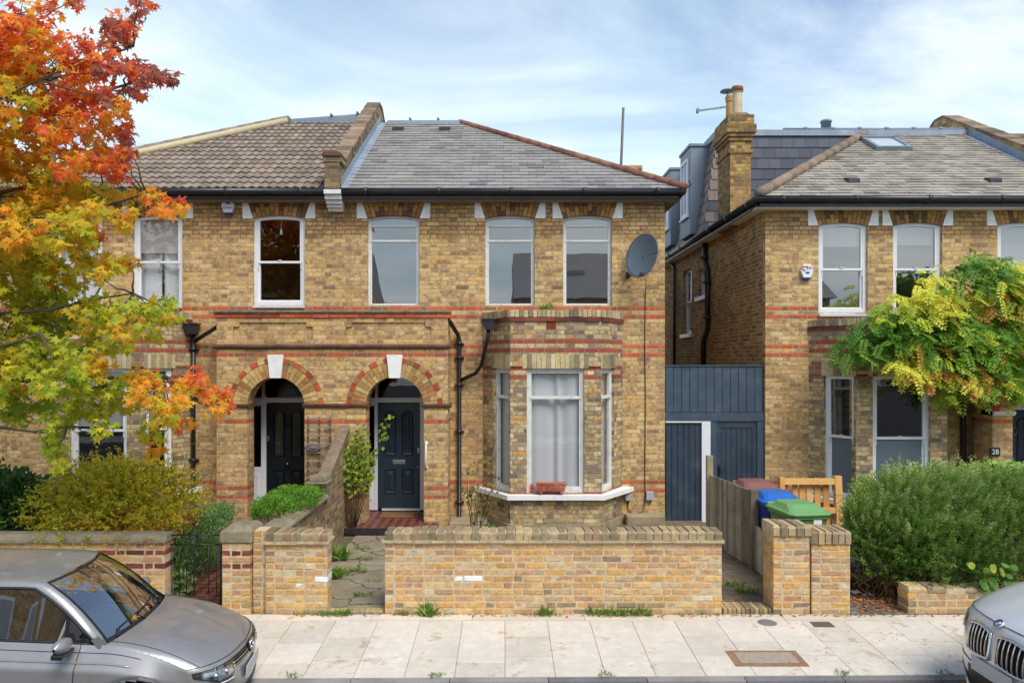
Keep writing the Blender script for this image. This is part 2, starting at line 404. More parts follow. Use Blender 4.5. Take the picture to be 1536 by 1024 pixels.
M['mixslate'] = piece_mat('brown_grey_slate', [(0, lin(150, 134, 122)), (0.35, lin(138, 124, 114)), (0.6, lin(112, 110, 114)), (0.8, lin(156, 138, 124))], rough=0.6, fine=14, pit=0.82, bump=0.25, broad=0.15)
M['void'] = simple('void', lin(26, 25, 24), 0.9)
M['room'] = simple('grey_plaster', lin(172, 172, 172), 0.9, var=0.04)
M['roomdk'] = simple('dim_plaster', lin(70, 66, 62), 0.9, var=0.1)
M['navy'] = simple('dark_navy_paint', lin(42, 58, 72), 0.42, var=0.12, scale=5, bump=0.1, dirt=lin(66, 76, 84), dirt_amt=0.12)
M['ink'] = simple('near_black_paint', lin(24, 32, 38), 0.3, var=0.12, scale=5)
M['brass'] = simple('aged_brass', lin(150, 116, 70), 0.35, 0.9, var=0.2)
M['steel'] = simple('satin_steel', lin(176, 178, 180), 0.35, 0.8, var=0.1)

def glass(name, refl=0.16, tint=(0.93, 0.95, 0.95, 1), rough=0.0, wob=0.12):
    m = MT(name); t = m.t; t.nodes.remove(m.b)
    tr = m.n('ShaderNodeBsdfTransparent'); tr.inputs[0].default_value = tint
    g = m.n('ShaderNodeBsdfGlossy'); g.inputs['Roughness'].default_value = rough; g.inputs[0].default_value = (1, 1, 1, 1)
    bp = m.n('ShaderNodeBump'); bp.inputs['Strength'].default_value = wob; bp.inputs['Distance'].default_value = 0.01
    m.l(m.noise(m.geo(), 1.3, 2, 0.4), bp.inputs['Height']); m.l(bp.outputs[0], g.inputs['Normal'])
    lw = m.n('ShaderNodeLayerWeight'); lw.inputs[0].default_value = 0.5
    f = m.mth('MINIMUM', m.mth('ADD', m.mth('POWER', lw.outputs['Facing'], 4.0), refl + 0.05), 1.0)
    mx = m.n('ShaderNodeMixShader'); m.l(f, mx.inputs[0]); m.l(tr.outputs[0], mx.inputs[1]); m.l(g.outputs[0], mx.inputs[2])
    m.l(mx.outputs[0], m.o.inputs[0]); return m.m
M['glass'] = glass('window_glass', 0.05, (0.97, 0.98, 0.98, 1))
M['glass_hi'] = glass('mirrored_window_glass', 0.22, (0.80, 0.82, 0.84, 1))
M['glass_lo'] = glass('dim_window_glass', 0.03, (0.85, 0.88, 0.86, 1))
def cloth(name, c, tr=0.35):
    m = MT(name); t = m.t
    m.base(c); m.set(0.95, 0, 0.1)
    a = m.n('ShaderNodeBsdfTranslucent'); a.inputs[0].default_value = c
    mx = m.n('ShaderNodeMixShader'); mx.inputs[0].default_value = tr
    m.l(m.b.outputs[0], mx.inputs[1]); m.l(a.outputs[0], mx.inputs[2]); m.l(mx.outputs[0], m.o.inputs[0]); return m.m
M['net'] = cloth('net_curtain', lin(246, 247, 248))
M['blind'] = cloth('pale_blind', lin(205, 202, 196))
M['frost'] = simple('frosted_film', lin(96, 108, 114), 0.5, var=0.08, scale=2)

# ------------------------------------------------------------------ windows
def arc_top(x, w, rise): return rise * (1 - (2 * x / w) ** 2)
def window(parent, x, w, z0, z1, Y, style, rise=0.0, ang=0.0, recess=0.07, label=None, curtain=None, mat='white', glassm='glass', fw=None):
    """x centre, w width, z0..z1 opening (z1 = springing), wall face at Y. ang turns it about its centre for a canted wall."""
    T = Matrix.Translation((x, Y, 0)) @ Matrix.Rotation(ang, 4, 'Z')
    mb = MB(T); y0, y1 = recess, recess + 0.06
    f = fw or {'casement': 0.042, 'sash': 0.06, 'bay': 0.05, 'bigsash': 0.055}[style]
    a = w / 2
    mb.box((-a, y0, z0), (-a + f, y1, z1)); mb.box((a - f, y0, z0), (a, y1, z1))
    mb.box((-a + f, y0, z0), (a - f, y1, z0 + f * (1.3 if style != 'casement' else 0.9)))
    n = 10 if rise else 1
    for i in range(n):                                                # arched head follows the soffit
        xa, xb = -a + w * i / n, -a + w * (i + 1) / n
        za, zb = z1 + arc_top(xa, w, rise), z1 + arc_top(xb, w, rise)
        mb.prism([(xa, za - f), (xb, zb - f), (xb, zb + 0.01), (xa, za + 0.01)], y0 - 0.002, y1 + 0.002)
    panes = []
    ia, iz0, iz1 = a - f, z0 + f, z1
    if style == 'casement':
        for zt, th in ((z0 + (z1 - z0) * 0.745, 0.035), (z0 + (z1 - z0) * 0.915, 0.022)):
            mb.box((-ia, y0 - 0.006, zt - th / 2), (ia, y1 - 0.006, zt + th / 2))
        mb.box((-ia, y0 + 0.01, iz0), (-ia + 0.02, y1 - 0.004, z1)); mb.box((ia - 0.02, y0 + 0.01, iz0), (ia, y1 - 0.004, z1))
        panes = [(iz0, z1 + rise, y0 + 0.03)]
    elif style in ('sash', 'bigsash'):
        zm = z0 + (z1 - z0) * 0.5
        s = 0.04
        for (za, zb, yy) in ((z0 + f, zm + 0.02, y0 + 0.035), (zm - 0.02, z1 + rise * 0.6, y0 + 0.005)):
            mb.box((-ia, yy, za), (-ia + s, yy + 0.035, zb)); mb.box((ia - s, yy, za), (ia, yy + 0.035, zb))
            mb.box((-ia + s, yy, za), (ia - s, yy + 0.035, za + s)); mb.box((-ia + s, yy, zb - s), (ia - s, yy + 0.035, zb))
            panes.append((za + s * 0.5, zb - s * 0.5, yy + 0.018))
        mb.box((-0.03, y0 - 0.01, zm + 0.021), (0.03, y0 + 0.02, zm + 0.035))     # sash lock
        for sx in (-1, 1): mb.box((sx * (ia - 0.02) - 0.008, y0 - 0.008, zm - 0.12), (sx * (ia - 0.02) + 0.008, y0 + 0.004, zm - 0.03))   # sash horns
    elif style == 'bay':
        zt = z0 + (z1 - z0) * 0.765
        mb.box((-ia, y0 - 0.006, zt - 0.025), (ia, y1, zt + 0.025))
        for sx in (-1, 1):
            mb.box((sx * ia - (0.03 if sx > 0 else 0), y0 + 0.012, iz0), (sx * ia + (0.03 if sx < 0 else 0), y1 - 0.004, z1))
        mb.box((-ia + 0.03, y0 + 0.012, z1 - f - 0.035), (ia - 0.03, y1 - 0.004, z1 - f))
        mb.box((-ia + 0.03, y0 + 0.012, iz0), (ia - 0.03, y1 - 0.004, iz0 + 0.05))
        panes = [(iz0, z1, y0 + 0.035)]
    fr = mb.build('window', M[mat], parent, recalc=True)
    if label: fr['label'] = label
    for za, zb, yy in panes:
        g = MB(T); g.add([(-ia, yy, za), (ia, yy, za), (ia, yy, zb), (-ia, yy, zb)], [(0, 1, 2, 3)])
        g.build('pane', M[glassm], fr)
    if curtain: curtain(fr, T, ia, z0, z1, y1)
    return fr, T
def net_full(dens=26, za=0.0, zb=1.0, gap=None, mat='net'):
    def go(fr, T, ia, z0, z1, y1):
        g = MB(T); yy = y1 + 0.055; n = 90; ph = rng.random() * 9
        rows = []
        for zz in (z0 + (z1 - z0) * za, z0 + (z1 - z0) * zb):
            rows.append([Vector((-ia - 0.05 + (2 * ia + 0.1) * k / n,
                                 yy + 0.022 * math.sin(k / n * ia * 2 * dens + ph + 1.5 * math.sin(k * 0.13)) + 0.015 * math.sin(k / n * ia * 2 * dens * 0.37 + ph), zz)) for k in range(n + 1)])
        if gap:
            g0, g1 = int(gap[0] * n), int(gap[1] * n)
            for a, b in ((0, g0), (g1, n)):
                g.grid([r[a:b + 1] for r in rows])
        else: g.grid(rows)
        g.build('curtain', M[mat], fr)
    return go
def blind(frac, mat='blind', net=True, pull=True):
    def go(fr, T, ia, z0, z1, y1):
        g = MB(T); zz = z1 - (z1 - z0) * frac
        g.box((-ia, y1 + 0.02, zz), (ia, y1 + 0.026, z1 + 0.05)); g.box((-ia, y1 + 0.014, zz - 0.02), (ia, y1 + 0.03, zz))
        g.build('blind', M[mat], fr)
        if pull:
            g = MB(T); g.tube([(0, y1 + 0.02, zz - 0.02), (0, y1 + 0.02, zz - 0.16)], 0.004, 5); g.lathe((0, y1 + 0.02, zz - 0.28), [(0.03, 0), (0.022, 0.05), (0.008, 0.12)], 8)
            g.build('blind_pull', M['greywhite'], fr)
        if net: net_full(22, gap=(0.47, 0.53))(fr, T, ia, z0, z1, y1 + 0.05)
    return go
def film(frac):
    def go(fr, T, ia, z0, z1, y1):
        g = MB(T); g.box((-ia, y1 - 0.02, z0), (ia, y1 - 0.016, z0 + (z1 - z0) * frac)); g.build('frosted_film', M['frost'], fr)
    return go

def flat_arch(root, vb, x, w, zs, ztop, Y, rise=0.05, spread=0.09):
    """splayed brick arch with a curved soffit between two white skewback stones"""
    n = max(8, round(w / 0.075)); a = w / 2
    for i in range(n):
        t0, t1 = i / n, (i + 1) / n
        g = 0.006
        b0, b1 = -a + w * t0 + g, -a + w * t1 - g
        c0, c1 = -a - spread + (w + 2 * spread) * t0 + g, -a - spread + (w + 2 * spread) * t1 - g
        z0a, z0b = zs + arc_top(b0, w, rise), zs + arc_top(b1, w, rise)
        k = 0.66 if i % 2 else 0.34
        for s0, s1 in ((0, k - 0.02), (k + 0.02, 1)):
            L = lambda p, q, s: p + (q - p) * s
            zz0, zz1 = L(z0a, ztop, s0), L(z0a, ztop, s1); zq0, zq1 = L(z0b, ztop, s0), L(z0b, ztop, s1)
            vb.prism([(x + L(b0, c0, s0), zz0), (x + L(b1, c1, s0), zq0), (x + L(b1, c1, s1), zq1), (x + L(b0, c0, s1), zz1)], Y - 0.008 - rng.random() * 0.003, Y + 0.11)
    vb.prism([(x - a, zs + 0.004)] + [(x - a + w * i / 10, zs + 0.004 + arc_top(-a + w * i / 10, w, rise)) for i in range(1, 10)] + [(x + a, zs + 0.004), (x + a + spread, ztop), (x - a - spread, ztop)], Y - 0.003, Y + 0.10, 1)
    for s in (-1, 1):
        p = [(x + s * (a + 0.004), zs - 0.006), (x + s * (a + 0.19), zs - 0.006), (x + s * (a + 0.19), ztop), (x + s * (a + spread + 0.005), ztop)]
        if s < 0: p = p[::-1]
        wb = MB(); wb.prism(p, Y - 0.012, Y + 0.05); wb.build('skewback_stone', M['whitestone'], root, bevel=0.004)

def wall_holes(mb, x0, x1, z0, z1, holes, Y, t, mi=0):
    xs = sorted(set([x0, x1] + [h[0] for h in holes] + [h[1] for h in holes]))
    for a, b in zip(xs, xs[1:]):
        m = (a + b) / 2; zz = z0
        for h in sorted([h for h in holes if h[0] < m < h[1]], key=lambda h: h[2]):
            if h[2] > zz: mb.box((a, Y, zz), (b, Y + t, h[2]), mi)
            zz = h[3]
        if zz < z1: mb.box((a, Y, zz), (b, Y + t, z1), mi)

def gutter_run(mb, p0, p1, r=0.06):
    """half round gutter with joint collars"""
    p0, p1 = Vector(p0), Vector(p1); mb.tube([p0, p1], r, 12); L = (p1 - p0).length; d = (p1 - p0) / L
    n = max(2, int(L / 1.25))
    for i in range(n + 1):
        c = p0 + d * (L * (i + 0.35) / (n + 0.7)); mb.tube([c - d * 0.035, c + d * 0.035], r * 1.13, 12)

def slates(mb, x0, x1, Y0, z0, pitch, tl, w=0.30, gauge=0.2, th=0.010, jr=1.0, skip=()):
    """individual slates laid on a front slope; Y0,z0 the eaves line; tl the plan length"""
    cp, sp = math.cos(pitch), math.sin(pitch); n = int(tl / cp / gauge) + 1
    for r in range(n):
        s0 = r * gauge; x = x0 - (w / 2 if r % 2 else 0) - 0.05
        while x < x1:
            a, b = max(x + 0.002, x0), min(x + w - 0.002, x1); x += w
            if b - a < 0.03: continue
            ds = jit(0.006) * jr; lf = th * (1.9 + rng.random() * 1.0 * jr); sk = jit(0.004) * jr
            if rng.random() < 0.025 * jr: ds -= 0.03 * rng.random(); sk += jit(0.012)
            s1 = min(s0 + gauge + 0.03, tl / cp)
            P = lambda xx, s, h: Vector((xx, Y0 + s * cp - h * sp, z0 + s * sp + h * cp))
            mb.add([P(a, s0 + ds, 0), P(b, s0 + ds + sk, 0), P(b, s1, 0), P(a, s1, 0), P(a, s0 + ds, lf), P(b, s0 + ds + sk, lf), P(b, s1, 0.003), P(a, s1, 0.003)],
                   [(4, 5, 6, 7), (0, 1, 5, 4), (1, 2, 6, 5), (3, 0, 4, 7)])

PITCH = math.atan(0.60)
TRUN = 4.12
def ridge_tiles(mb, p0, p1, r=0.10, step=0.33, n=8):
    p0, p1 = Vector(p0), Vector(p1); d = (p1 - p0); L = d.length; d.normalize(); k = max(1, int(L / step))
    for i in range(k):
        a, b = p0 + d * (L * i / k), p0 + d * (L * (i + 1) / k + 0.02)
        mb.tube([a, b], [r * 1.08, r], n)

def house(nm, xp, s, dz, corner_d, wins, porch, bay, opts):
    """nm = name of the house; xp = party line, s = direction of the house from it (+1/-1), dz = level shift.
    wins: list of (d, w, z0, zs, style, curtain, glass, mat, sillkind)"""
    G = lambda d: xp + s * d
    base = Vector((G(corner_d / 2), 13.0, dz))
    root = empty('brick_house', base, opts['label'], 'house', 'brick houses along the street')
    Yf, ZT = 13.0, 5.66 + dz
    xa, xb = sorted((G(0), G(corner_d)))
    bm = M[opts.get('brick', 'brick')]
    # -------- front wall
    holes = []
    for (d, w, z0, zs, *_r) in wins: holes.append((G(d) - w / 2, G(d) + w / 2, z0 + dz, zs + dz + 0.05))
    pd0, pd1 = porch['d0'], porch['d1']; pc, pr = porch['c'], porch['R']
    dxa, dxb = porch['lin']
    holes.append((dxa, dxb, -1, 2.62 + dz))
    bc = bay['c']; holes.append((G(bc) - 1.0, G(bc) + 1.0, -1, 2.9 + dz))
    wm_ = MB()
    xe = (xa, xb - 0.12) if s > 0 else (xa + 0.12, xb)
    wall_holes(wm_, xa, xb, -0.25, ZT, holes, Yf, 0.12)
    # corner return / side wall (outer face at the corner)
    xc = G(corner_d); side_holes = opts.get('side_holes', [])
    T = Matrix.Rotation(R(-90 if s < 0 else 90), 4, 'Z')
    ys = sorted(set([Yf + 0.12, 22.3] + [h[0] for h in side_holes] + [h[1] for h in side_holes]))
    for a, b in zip(ys, ys[1:]):
        m = (a + b) / 2; zz = -0.25
        sx = (xc, xc + 0.14) if s < 0 else (xc - 0.14, xc)
        for h in [h for h in side_holes if h[0] < m < h[1]]:
            wm_.box((sx[0], a, zz), (sx[1], b, h[2]), 1); zz = h[3]
        wm_.box((sx[0], a, zz), (sx[1], b, ZT), 1)
    wall = wm_.build('wall', [bm, M['brick_side']], root)
    # party wall and back, inner rooms
    im = MB(); x0i, x1i = xa + 0.16, xb - 0.16
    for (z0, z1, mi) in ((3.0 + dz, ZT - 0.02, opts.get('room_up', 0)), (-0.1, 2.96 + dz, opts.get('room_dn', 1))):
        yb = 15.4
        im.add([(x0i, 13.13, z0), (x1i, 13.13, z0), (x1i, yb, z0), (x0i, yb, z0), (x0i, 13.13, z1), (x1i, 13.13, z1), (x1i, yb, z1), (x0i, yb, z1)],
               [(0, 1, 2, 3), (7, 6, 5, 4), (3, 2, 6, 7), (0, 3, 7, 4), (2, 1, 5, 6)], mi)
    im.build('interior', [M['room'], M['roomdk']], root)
    bk = MB(); bk.box((xa + 0.15, 22.0, -0.2), (xb - 0.15, 22.3, ZT)); bk.build('back_wall', M['brick_side'], root)
    # -------- plinth
    for a, b in ((porch['d1'] + 0.0, bc - 1.24), (bc + 1.24, corner_d)):
        pl = MB(); u, v = sorted((G(a), G(b))); pl.box((u, Yf - 0.03, -0.25), (v, Yf + 0.02, 0.16 + dz)); pl.build('plinth', M['cement'], root, bevel=0.01)
    # -------- upper windows with arches
    for (d, w, z0, zs, style, cur, gl, mat, sk) in wins:
        vb = MB()
        fr, T2 = window(root, G(d), w, z0 + dz, zs + dz, Yf, style, 0.05, 0, 0.075 if style == 'casement' else 0.05, curtain=cur, glassm=gl, mat=mat)
        flat_arch(root, vb, G(d), w, zs + dz, ZT - 0.005, Yf); vb.build('window_arch', [M['vous'], M['mortar']], root)
        if sk:
            sm = MB(); a = w / 2
            sm.prism([(-0.05, z0 + dz - sk), (0.12, z0 + dz - sk), (0.12, z0 + dz + 0.005), (-0.06, z0 + dz - 0.02)], G(d) - a - 0.0, G(d) + a + 0.0, axis='x', M=Matrix.Translation((0, Yf, 0)))
            sm.build('sill', M['white'], fr, bevel=0.006)
    # -------- porch
    Yp = 12.4; zt = 3.70 + dz; pw = MB(); x0, x1 = sorted((G(pd0), G(pd1))); cx = G(pc); zs = 2.09 + dz
    string_z = 3.07 + dz
    # piers and spandrels
    pw.box((x0, Yp, -0.25), (cx - pr, Yp + 0.33, zs)); pw.box((cx + pr, Yp, -0.25), (x1, Yp + 0.33, zs))
    bx = (cx - pr, cx + pr)
    pw.box((x0, Yp, zs), (bx[0], Yp + 0.33, string_z)); pw.box((bx[1], Yp, zs), (x1, Yp + 0.33, string_z))
    n = 22
    for i in range(n):
        t0, t1 = math.pi * (1 - i / n), math.pi * (1 - (i + 1) / n)
        ax, az, bx_, bz = cx + pr * math.cos(t0), zs + pr * math.sin(t0), cx + pr * math.cos(t1), zs + pr * math.sin(t1)
        pw.prism([(ax, az), (bx_, bz), (bx_, string_z), (ax, string_z)], Yp, Yp + 0.33)
    # parapet with recessed panel
    pa, pb = (min(G(0.28), G(pd1 - 0.28)), max(G(0.28), G(pd1 - 0.28)))
    zp0, zp1 = string_z + 0.12, zt - 0.20
    pw.box((x0, Yp + 0.03, string_z), (x1, Yp + 0.33, zt - 0.12))
    pw.box((x0, Yp, string_z), (x1, Yp + 0.03, zp0)); pw.box((x0, Yp, zp1), (x1, Yp + 0.03, zt - 0.12))
    pw.box((x0, Yp, zp0), (pa, Yp + 0.03, zp1)); pw.box((pb, Yp, zp0), (x1, Yp + 0.03, zp1))
    pw.box((pa, Yp, zp1 - 0.075), (pa + 0.1, Yp + 0.028, zp1)); pw.box((pb - 0.1, Yp, zp1 - 0.075), (pb, Yp + 0.028, zp1))
    # flank between porch front and house wall
    ex = G(pd1); fx = (ex - 0.2, ex) if s > 0 else (ex, ex + 0.2)
    pw.box((fx[0], Yp + 0.33, -0.25), (fx[1], Yf - 0.001, zt - 0.12))
    po = pw.build('porch', M['brick_porch'], root)
    # inner lining of porch + roof
    li = MB(); lx0, lx1 = dxa, dxb
    li.box((lx0 - 0.05, Yp + 0.335, -0.1), (lx0, Yf + 0.42, 2.7 + dz)); li.box((lx1, Yp + 0.335, -0.1), (lx1 + 0.05, Yf + 0.42, 2.7 + dz))
    li.box((lx0, Yp + 0.335, 2.64 + dz), (lx1, Yf + 0.42, 2.7 + dz))
    li.build('porch_lining', M['brick_side'], root)
    rf = MB(); rf.box((x0, Yp + 0.0, zt - 0.12), (x1, Yf, zt - 0.115 + 0.02)); rf.build('porch_roof', M['lead'], root)
    # coping, string course, imposts
    cp = MB(); e = 0.0
    o0, o1 = (x0, x1 + 0.05) if s > 0 else (x0 - 0.05, x1)
    cp.box((o0, Yp - 0.05, zt - 0.035), (o1, Yp + 0.2, zt)); cp.box((o0, Yp - 0.03, zt - 0.06), (o1, Yp + 0.2, zt - 0.035))
    cp.build('porch_coping', M['stone'], root, bevel=0.006)
    rc_ = MB(); nb = max(3, int((x1 - x0) / 0.24))
    for i in range(nb): rc_.cbox((o0 + (o1 - o0) * i / nb + 0.003, Yp - 0.02 - jit(0.003), zt - 0.125), (o0 + (o1 - o0) * (i + 1) / nb - 0.003, Yp + 0.1, zt - 0.062), 0.004, jit=0.002)
    rc_.build('red_brick_course', M['red'], root)
    st = MB()
    pr_ = [(0, -0.02), (-0.025, -0.02), (-0.03, 0.0), (-0.055, 0.012), (-0.055, 0.045), (0, 0.06)]
    st.prism([(Yp + a, string_z + b) for a, b in pr_], o0, o1, axis='x')
    for zc, xs_ in ((zs, ((x0, cx - pr + 0.03), (cx + pr - 0.03, o1))),):
        for u, v in xs_:
            st.prism([(Yp + 0.001, zc - 0.035), (Yp - 0.02, zc - 0.035), (Yp - 0.045, zc + 0.01), (Yp - 0.045, zc + 0.035), (Yp + 0.3, zc + 0.045), (Yp + 0.3, zc - 0.035)], u, v, axis='x')
    st.build('string_course', M[opts.get('impost', 'mould')], root)
    # arch ring: inner ring of headers, outer label ring with red bricks
    ar = MB(); nv = 25
    for i in range(nv):
        t0, t1 = math.pi * (i + 0.06) / nv, math.pi * (i + 0.94) / nv
        for (ra, rb) in ((pr, pr + 0.115), (pr + 0.123, pr + 0.235)) if i % 2 else ((pr, pr + 0.235),):
            ar.prism([(cx + ra * math.cos(t1), zs + ra * math.sin(t1)), (cx + ra * math.cos(t0), zs + ra * math.sin(t0)), (cx + rb * math.cos(t0), zs + rb * math.sin(t0)), (cx + rb * math.cos(t1), zs + rb * math.sin(t1))][::-1], Yp - 0.012 - rng.random() * 0.004, Yp + 0.2)
    no = 19
    for i in range(no):
        t0, t1 = math.pi * (i + 0.05) / no, math.pi * (i + 0.95) / no; ra, rb = pr + 0.245, pr + 0.325
        ar.prism([(cx + ra * math.cos(t1), zs + ra * math.sin(t1)), (cx + ra * math.cos(t0), zs + ra * math.sin(t0)), (cx + rb * math.cos(t0), zs + rb * math.sin(t0)), (cx + rb * math.cos(t1), zs + rb * math.sin(t1))][::-1], Yp - 0.016, Yp + 0.05, 1 if i % 2 == 0 else 0)
    ar.build('porch_arch', [M['vous_porch'], M['red']], root, recalc=True)
    ks = MB(); ks.prism([(cx - 0.095, 2.555 + dz), (cx + 0.095, 2.555 + dz), (cx + 0.135, 2.95 + dz), (cx - 0.135, 2.95 + dz)], Yp - 0.05, Yp + 0.1); ks.build('keystone', M['whitestone'], root, bevel=0.006)
    # -------- door set
    if porch.get('door', True): door_set(root, G, s, dz, porch, lx0, lx1)
    # -------- bay
    build_bay(root, G(bc), dz, bay, opts)
    # -------- eaves, gutter, roof
    corner = G(corner_d + 0.22); ez = 5.66 + dz; Ye = 12.72
    fb = MB(); u, v = sorted((G(0.12), corner)); fb.box((u, Ye + 0.02, ez), (v, Ye + 0.05, ez + 0.13)); fb.box((u, Ye + 0.05, ez - 0.001), (v, Yf + 0.1, ez + 0.02))
    if s < 0: fb.box((corner, Ye + 0.02, ez), (corner + 0.03, 22.3, ez + 0.13)); 
    else: fb.box((corner - 0.03, Ye + 0.02, ez), (corner, 22.3, ez + 0.13))
    fb.build('fascia', M['black'], root)
    sf = MB(); q0, q1 = sorted((corner, G(corner_d))); sf.box((q0 + 0.03 * (s < 0), Ye + 0.06, ez - 0.005), (q1 - 0.03 * (s > 0), 22.3, ez + 0.015))
    sf.box((u, Ye + 0.06, ez - 0.018), (v, Yf + 0.02, ez - 0.002)); sf.build('soffit', M[opts.get('soffit', 'stone')], root)
    gb = MB(); gutter_run(gb, (G(0.12), Ye - 0.03, ez + 0.12), (corner + s * 0.03, Ye - 0.03, ez + 0.12)); gutter_run(gb, (corner + s * 0.03, Ye - 0.03, ez + 0.12), (corner + s * 0.03, 22.3, ez + 0.12))
    gb.build('gutter', M['black'], root)
    return root, G

def door_set(root, G, s, dz, porch, lx0, lx1):
    Y = 13.3; zf = 0.06 + dz; x0, x1 = lx0, lx1; dcol = porch['col']; wt = 'whitestone'
    da, db = porch['door_x']; za, zb = porch.get('z0', 0.10) + dz, 2.07 + dz
    f = MB(); sa, sb = porch['side_x']
    f.box((sb, Y, za), (da, Y + 0.09, 2.2 + dz)); f.box((db, Y, za), (x1, Y + 0.09, 2.2 + dz)); f.box((x0, Y + 0.002, zb + 0.02), (x1, Y + 0.1, zb + 0.11))
    f.box((x0, Y, za), (sa, Y + 0.09, 2.2 + dz)); f.box((sb + 0.012, Y + 0.004, zb), (sb + 0.06, Y + 0.08, 2.62 + dz))
    f.box((sa, Y + 0.01, za), (sb, Y + 0.07, 0.92 + dz)); f.box((sa, Y + 0.008, zb - 0.04), (sb, Y + 0.08, zb + 0.02))
    if sb - sa > 0.1: f.box((sa + 0.035, Y - 0.004, za + 0.18), (sb - 0.035, Y + 0.02, 0.80 + dz))
    fr = f.build('door_frame', M['white'], root, bevel=0.006)
    g = MB(); g.add([(sa, Y + 0.05, 0.92 + dz), (sb, Y + 0.05, 0.92 + dz), (sb, Y + 0.05, zb), (sa, Y + 0.05, zb)], [(0, 1, 2, 3)]); g.build('sidelight_pane', M['glass_lo'], fr)
    g = MB(); g.add([(x0, Y + 0.05, zb + 0.1), (x1, Y + 0.05, zb + 0.1), (x1, Y + 0.05, 2.66 + dz), (x0, Y + 0.05, 2.66 + dz)], [(0, 1, 2, 3)]); g.build('fanlight_pane', M['glass_lo'], fr)
    # door leaf with panels
    d = MB(); w = db - da; yd = Y + 0.03; st = 0.13 * w / 0.8
    d.box((da, yd, za + 0.02), (db, yd + 0.05, zb))
    mid = (da + db) / 2; z1, z2, z3 = za + 0.30, za + 0.76, za + 0.98
    cols = ((da + st, mid - 0.05), (mid + 0.05, db - st))
    def mould(poly, gl):
        cxp = sum(p[0] for p in poly) / len(poly); czp = sum(p[1] for p in poly) / len(poly)
        def ins(k): return [(cxp + (p[0] - cxp) * (1 - k[0]), czp + (p[1] - czp) * (1 - k[1])) for p in poly]
        W = max(p[0] for p in poly) - min(p[0] for p in poly); Hh = max(p[1] for p in poly) - min(p[1] for p in poly)
        R0 = poly; R1 = ins((0.03 / W * 2 * 0.5, 0.03 / Hh * 2 * 0.5)); R2 = ins((0.07 / W * 2 * 0.5, 0.07 / Hh * 2 * 0.5)); n = len(poly)
        vs = [(x, yd, z) for x, z in R0] + [(x, yd - 0.022, z) for x, z in R1] + [(x, yd - 0.001, z) for x, z in R2]
        fs = []
        for r in range(2):
            for i in range(n): fs.append((r * n + i, r * n + (i + 1) % n, (r + 1) * n + (i + 1) % n, (r + 1) * n + i))
        d.add(vs, fs)
        if not gl:
            R3 = ins((0.11 / W, 0.11 / Hh)); R4 = ins((min(.9, 0.24 / W), min(.9, 0.24 / Hh)))
            vs = [(x, yd - 0.002, z) for x, z in R3] + [(x, yd - 0.02, z) for x, z in R4]
            d.add(vs, [(i, (i + 1) % n, n + (i + 1) % n, n + i) for i in range(n)] + [tuple(n + i for i in range(n))])
        return R2
    panels = []
    for a, b in cols:
        mould([(a, z1), (b, z1), (b, z2), (a, z2)], False)
        cxx, rr = (a + b) / 2, (b - a) / 2; zt = zb - 0.12 - rr
        poly = [(a, z3), (b, z3)] + [(cxx + rr * math.cos(math.pi * k / 10), zt + rr * math.sin(math.pi * k / 10)) for k in range(11)]
        panels.append(mould(poly, porch.get('glazed', False)))
    leaf = d.build('door', M[dcol], root, recalc=True)
    if porch.get('glazed'):
        g = MB()
        for P in panels: g.add([(x, yd - 0.003, z) for x, z in P], [tuple(range(len(P)))])
        g.build('door_pane', M['etched'], leaf)
    h = MB()
    if porch.get('glazed'):
        h.lathe((mid, yd - 0.0, za + 0.86), [(0.02, 0), (0.02, 0.03), (0.042, 0.045), (0.045, 0.065), (0.03, 0.085), (0, 0.09)], 14, M=Matrix.Rotation(R(90), 4, 'X')); h.build('door_knob', M['ink'], leaf)
        h = MB(); h.box((da + 0.02, yd - 0.01, za + 1.27), (da + 0.05, yd, za + 1.37)); h.build('lock', M['steel'], leaf)
        h = MB(); h.tube([(mid + .0, yd - 0.03, za + 1.62 + 0.045 * math.sin(t)) if 0 else (mid + 0.03 * math.cos(t), yd - 0.03, za + 1.58 + 0.06 * math.sin(t)) for t in [k * math.pi / 8 for k in range(17)]], 0.008, 6); h.build('door_knocker', M['ink'], leaf)
    else:
        h.box((mid - 0.115, yd - 0.012, za + 0.835), (mid + 0.115, yd, za + 0.915)); h.box((mid - 0.09, yd - 0.018, za + 0.885), (mid + 0.09, yd - 0.01, za + 0.90)); h.build('letter_plate', M['steel'], leaf, bevel=0.004)
        h = MB(); h.tube([(mid + 0.032 * math.cos(t), yd - 0.03, za + 1.60 + 0.075 * math.sin(t)) for t in [k * math.pi / 10 for k in range(21)]], 0.009, 7)
        h.lathe((mid, yd, za + 1.68), [(0.035, 0), (0.03, 0.02), (0.012, 0.04)], 10, M=Matrix.Rotation(R(90), 4, 'X')); h.lathe((mid, yd, za + 1.53), [(0.02, 0), (0.02, 0.02), (0.008, 0.03)], 10, M=Matrix.Rotation(R(90), 4, 'X')); h.build('door_knocker', M['brass'], leaf)
        h = MB(); h.box((db - 0.05, yd - 0.014, za + 1.04), (db - 0.02, yd, za + 1.13)); h.lathe((db - 0.035, yd, za + 0.78), [(0.02, 0), (0.02, 0.012), (0, 0.014)], 12, M=Matrix.Rotation(R(90), 4, 'X')); h.build('lock', M['steel'], leaf)
        h = MB(); h.box((da + 0.08, yd - 0.05, za - 0.0), (db, yd, za + 0.03)); h.build('threshold', M['greywhite'], leaf)
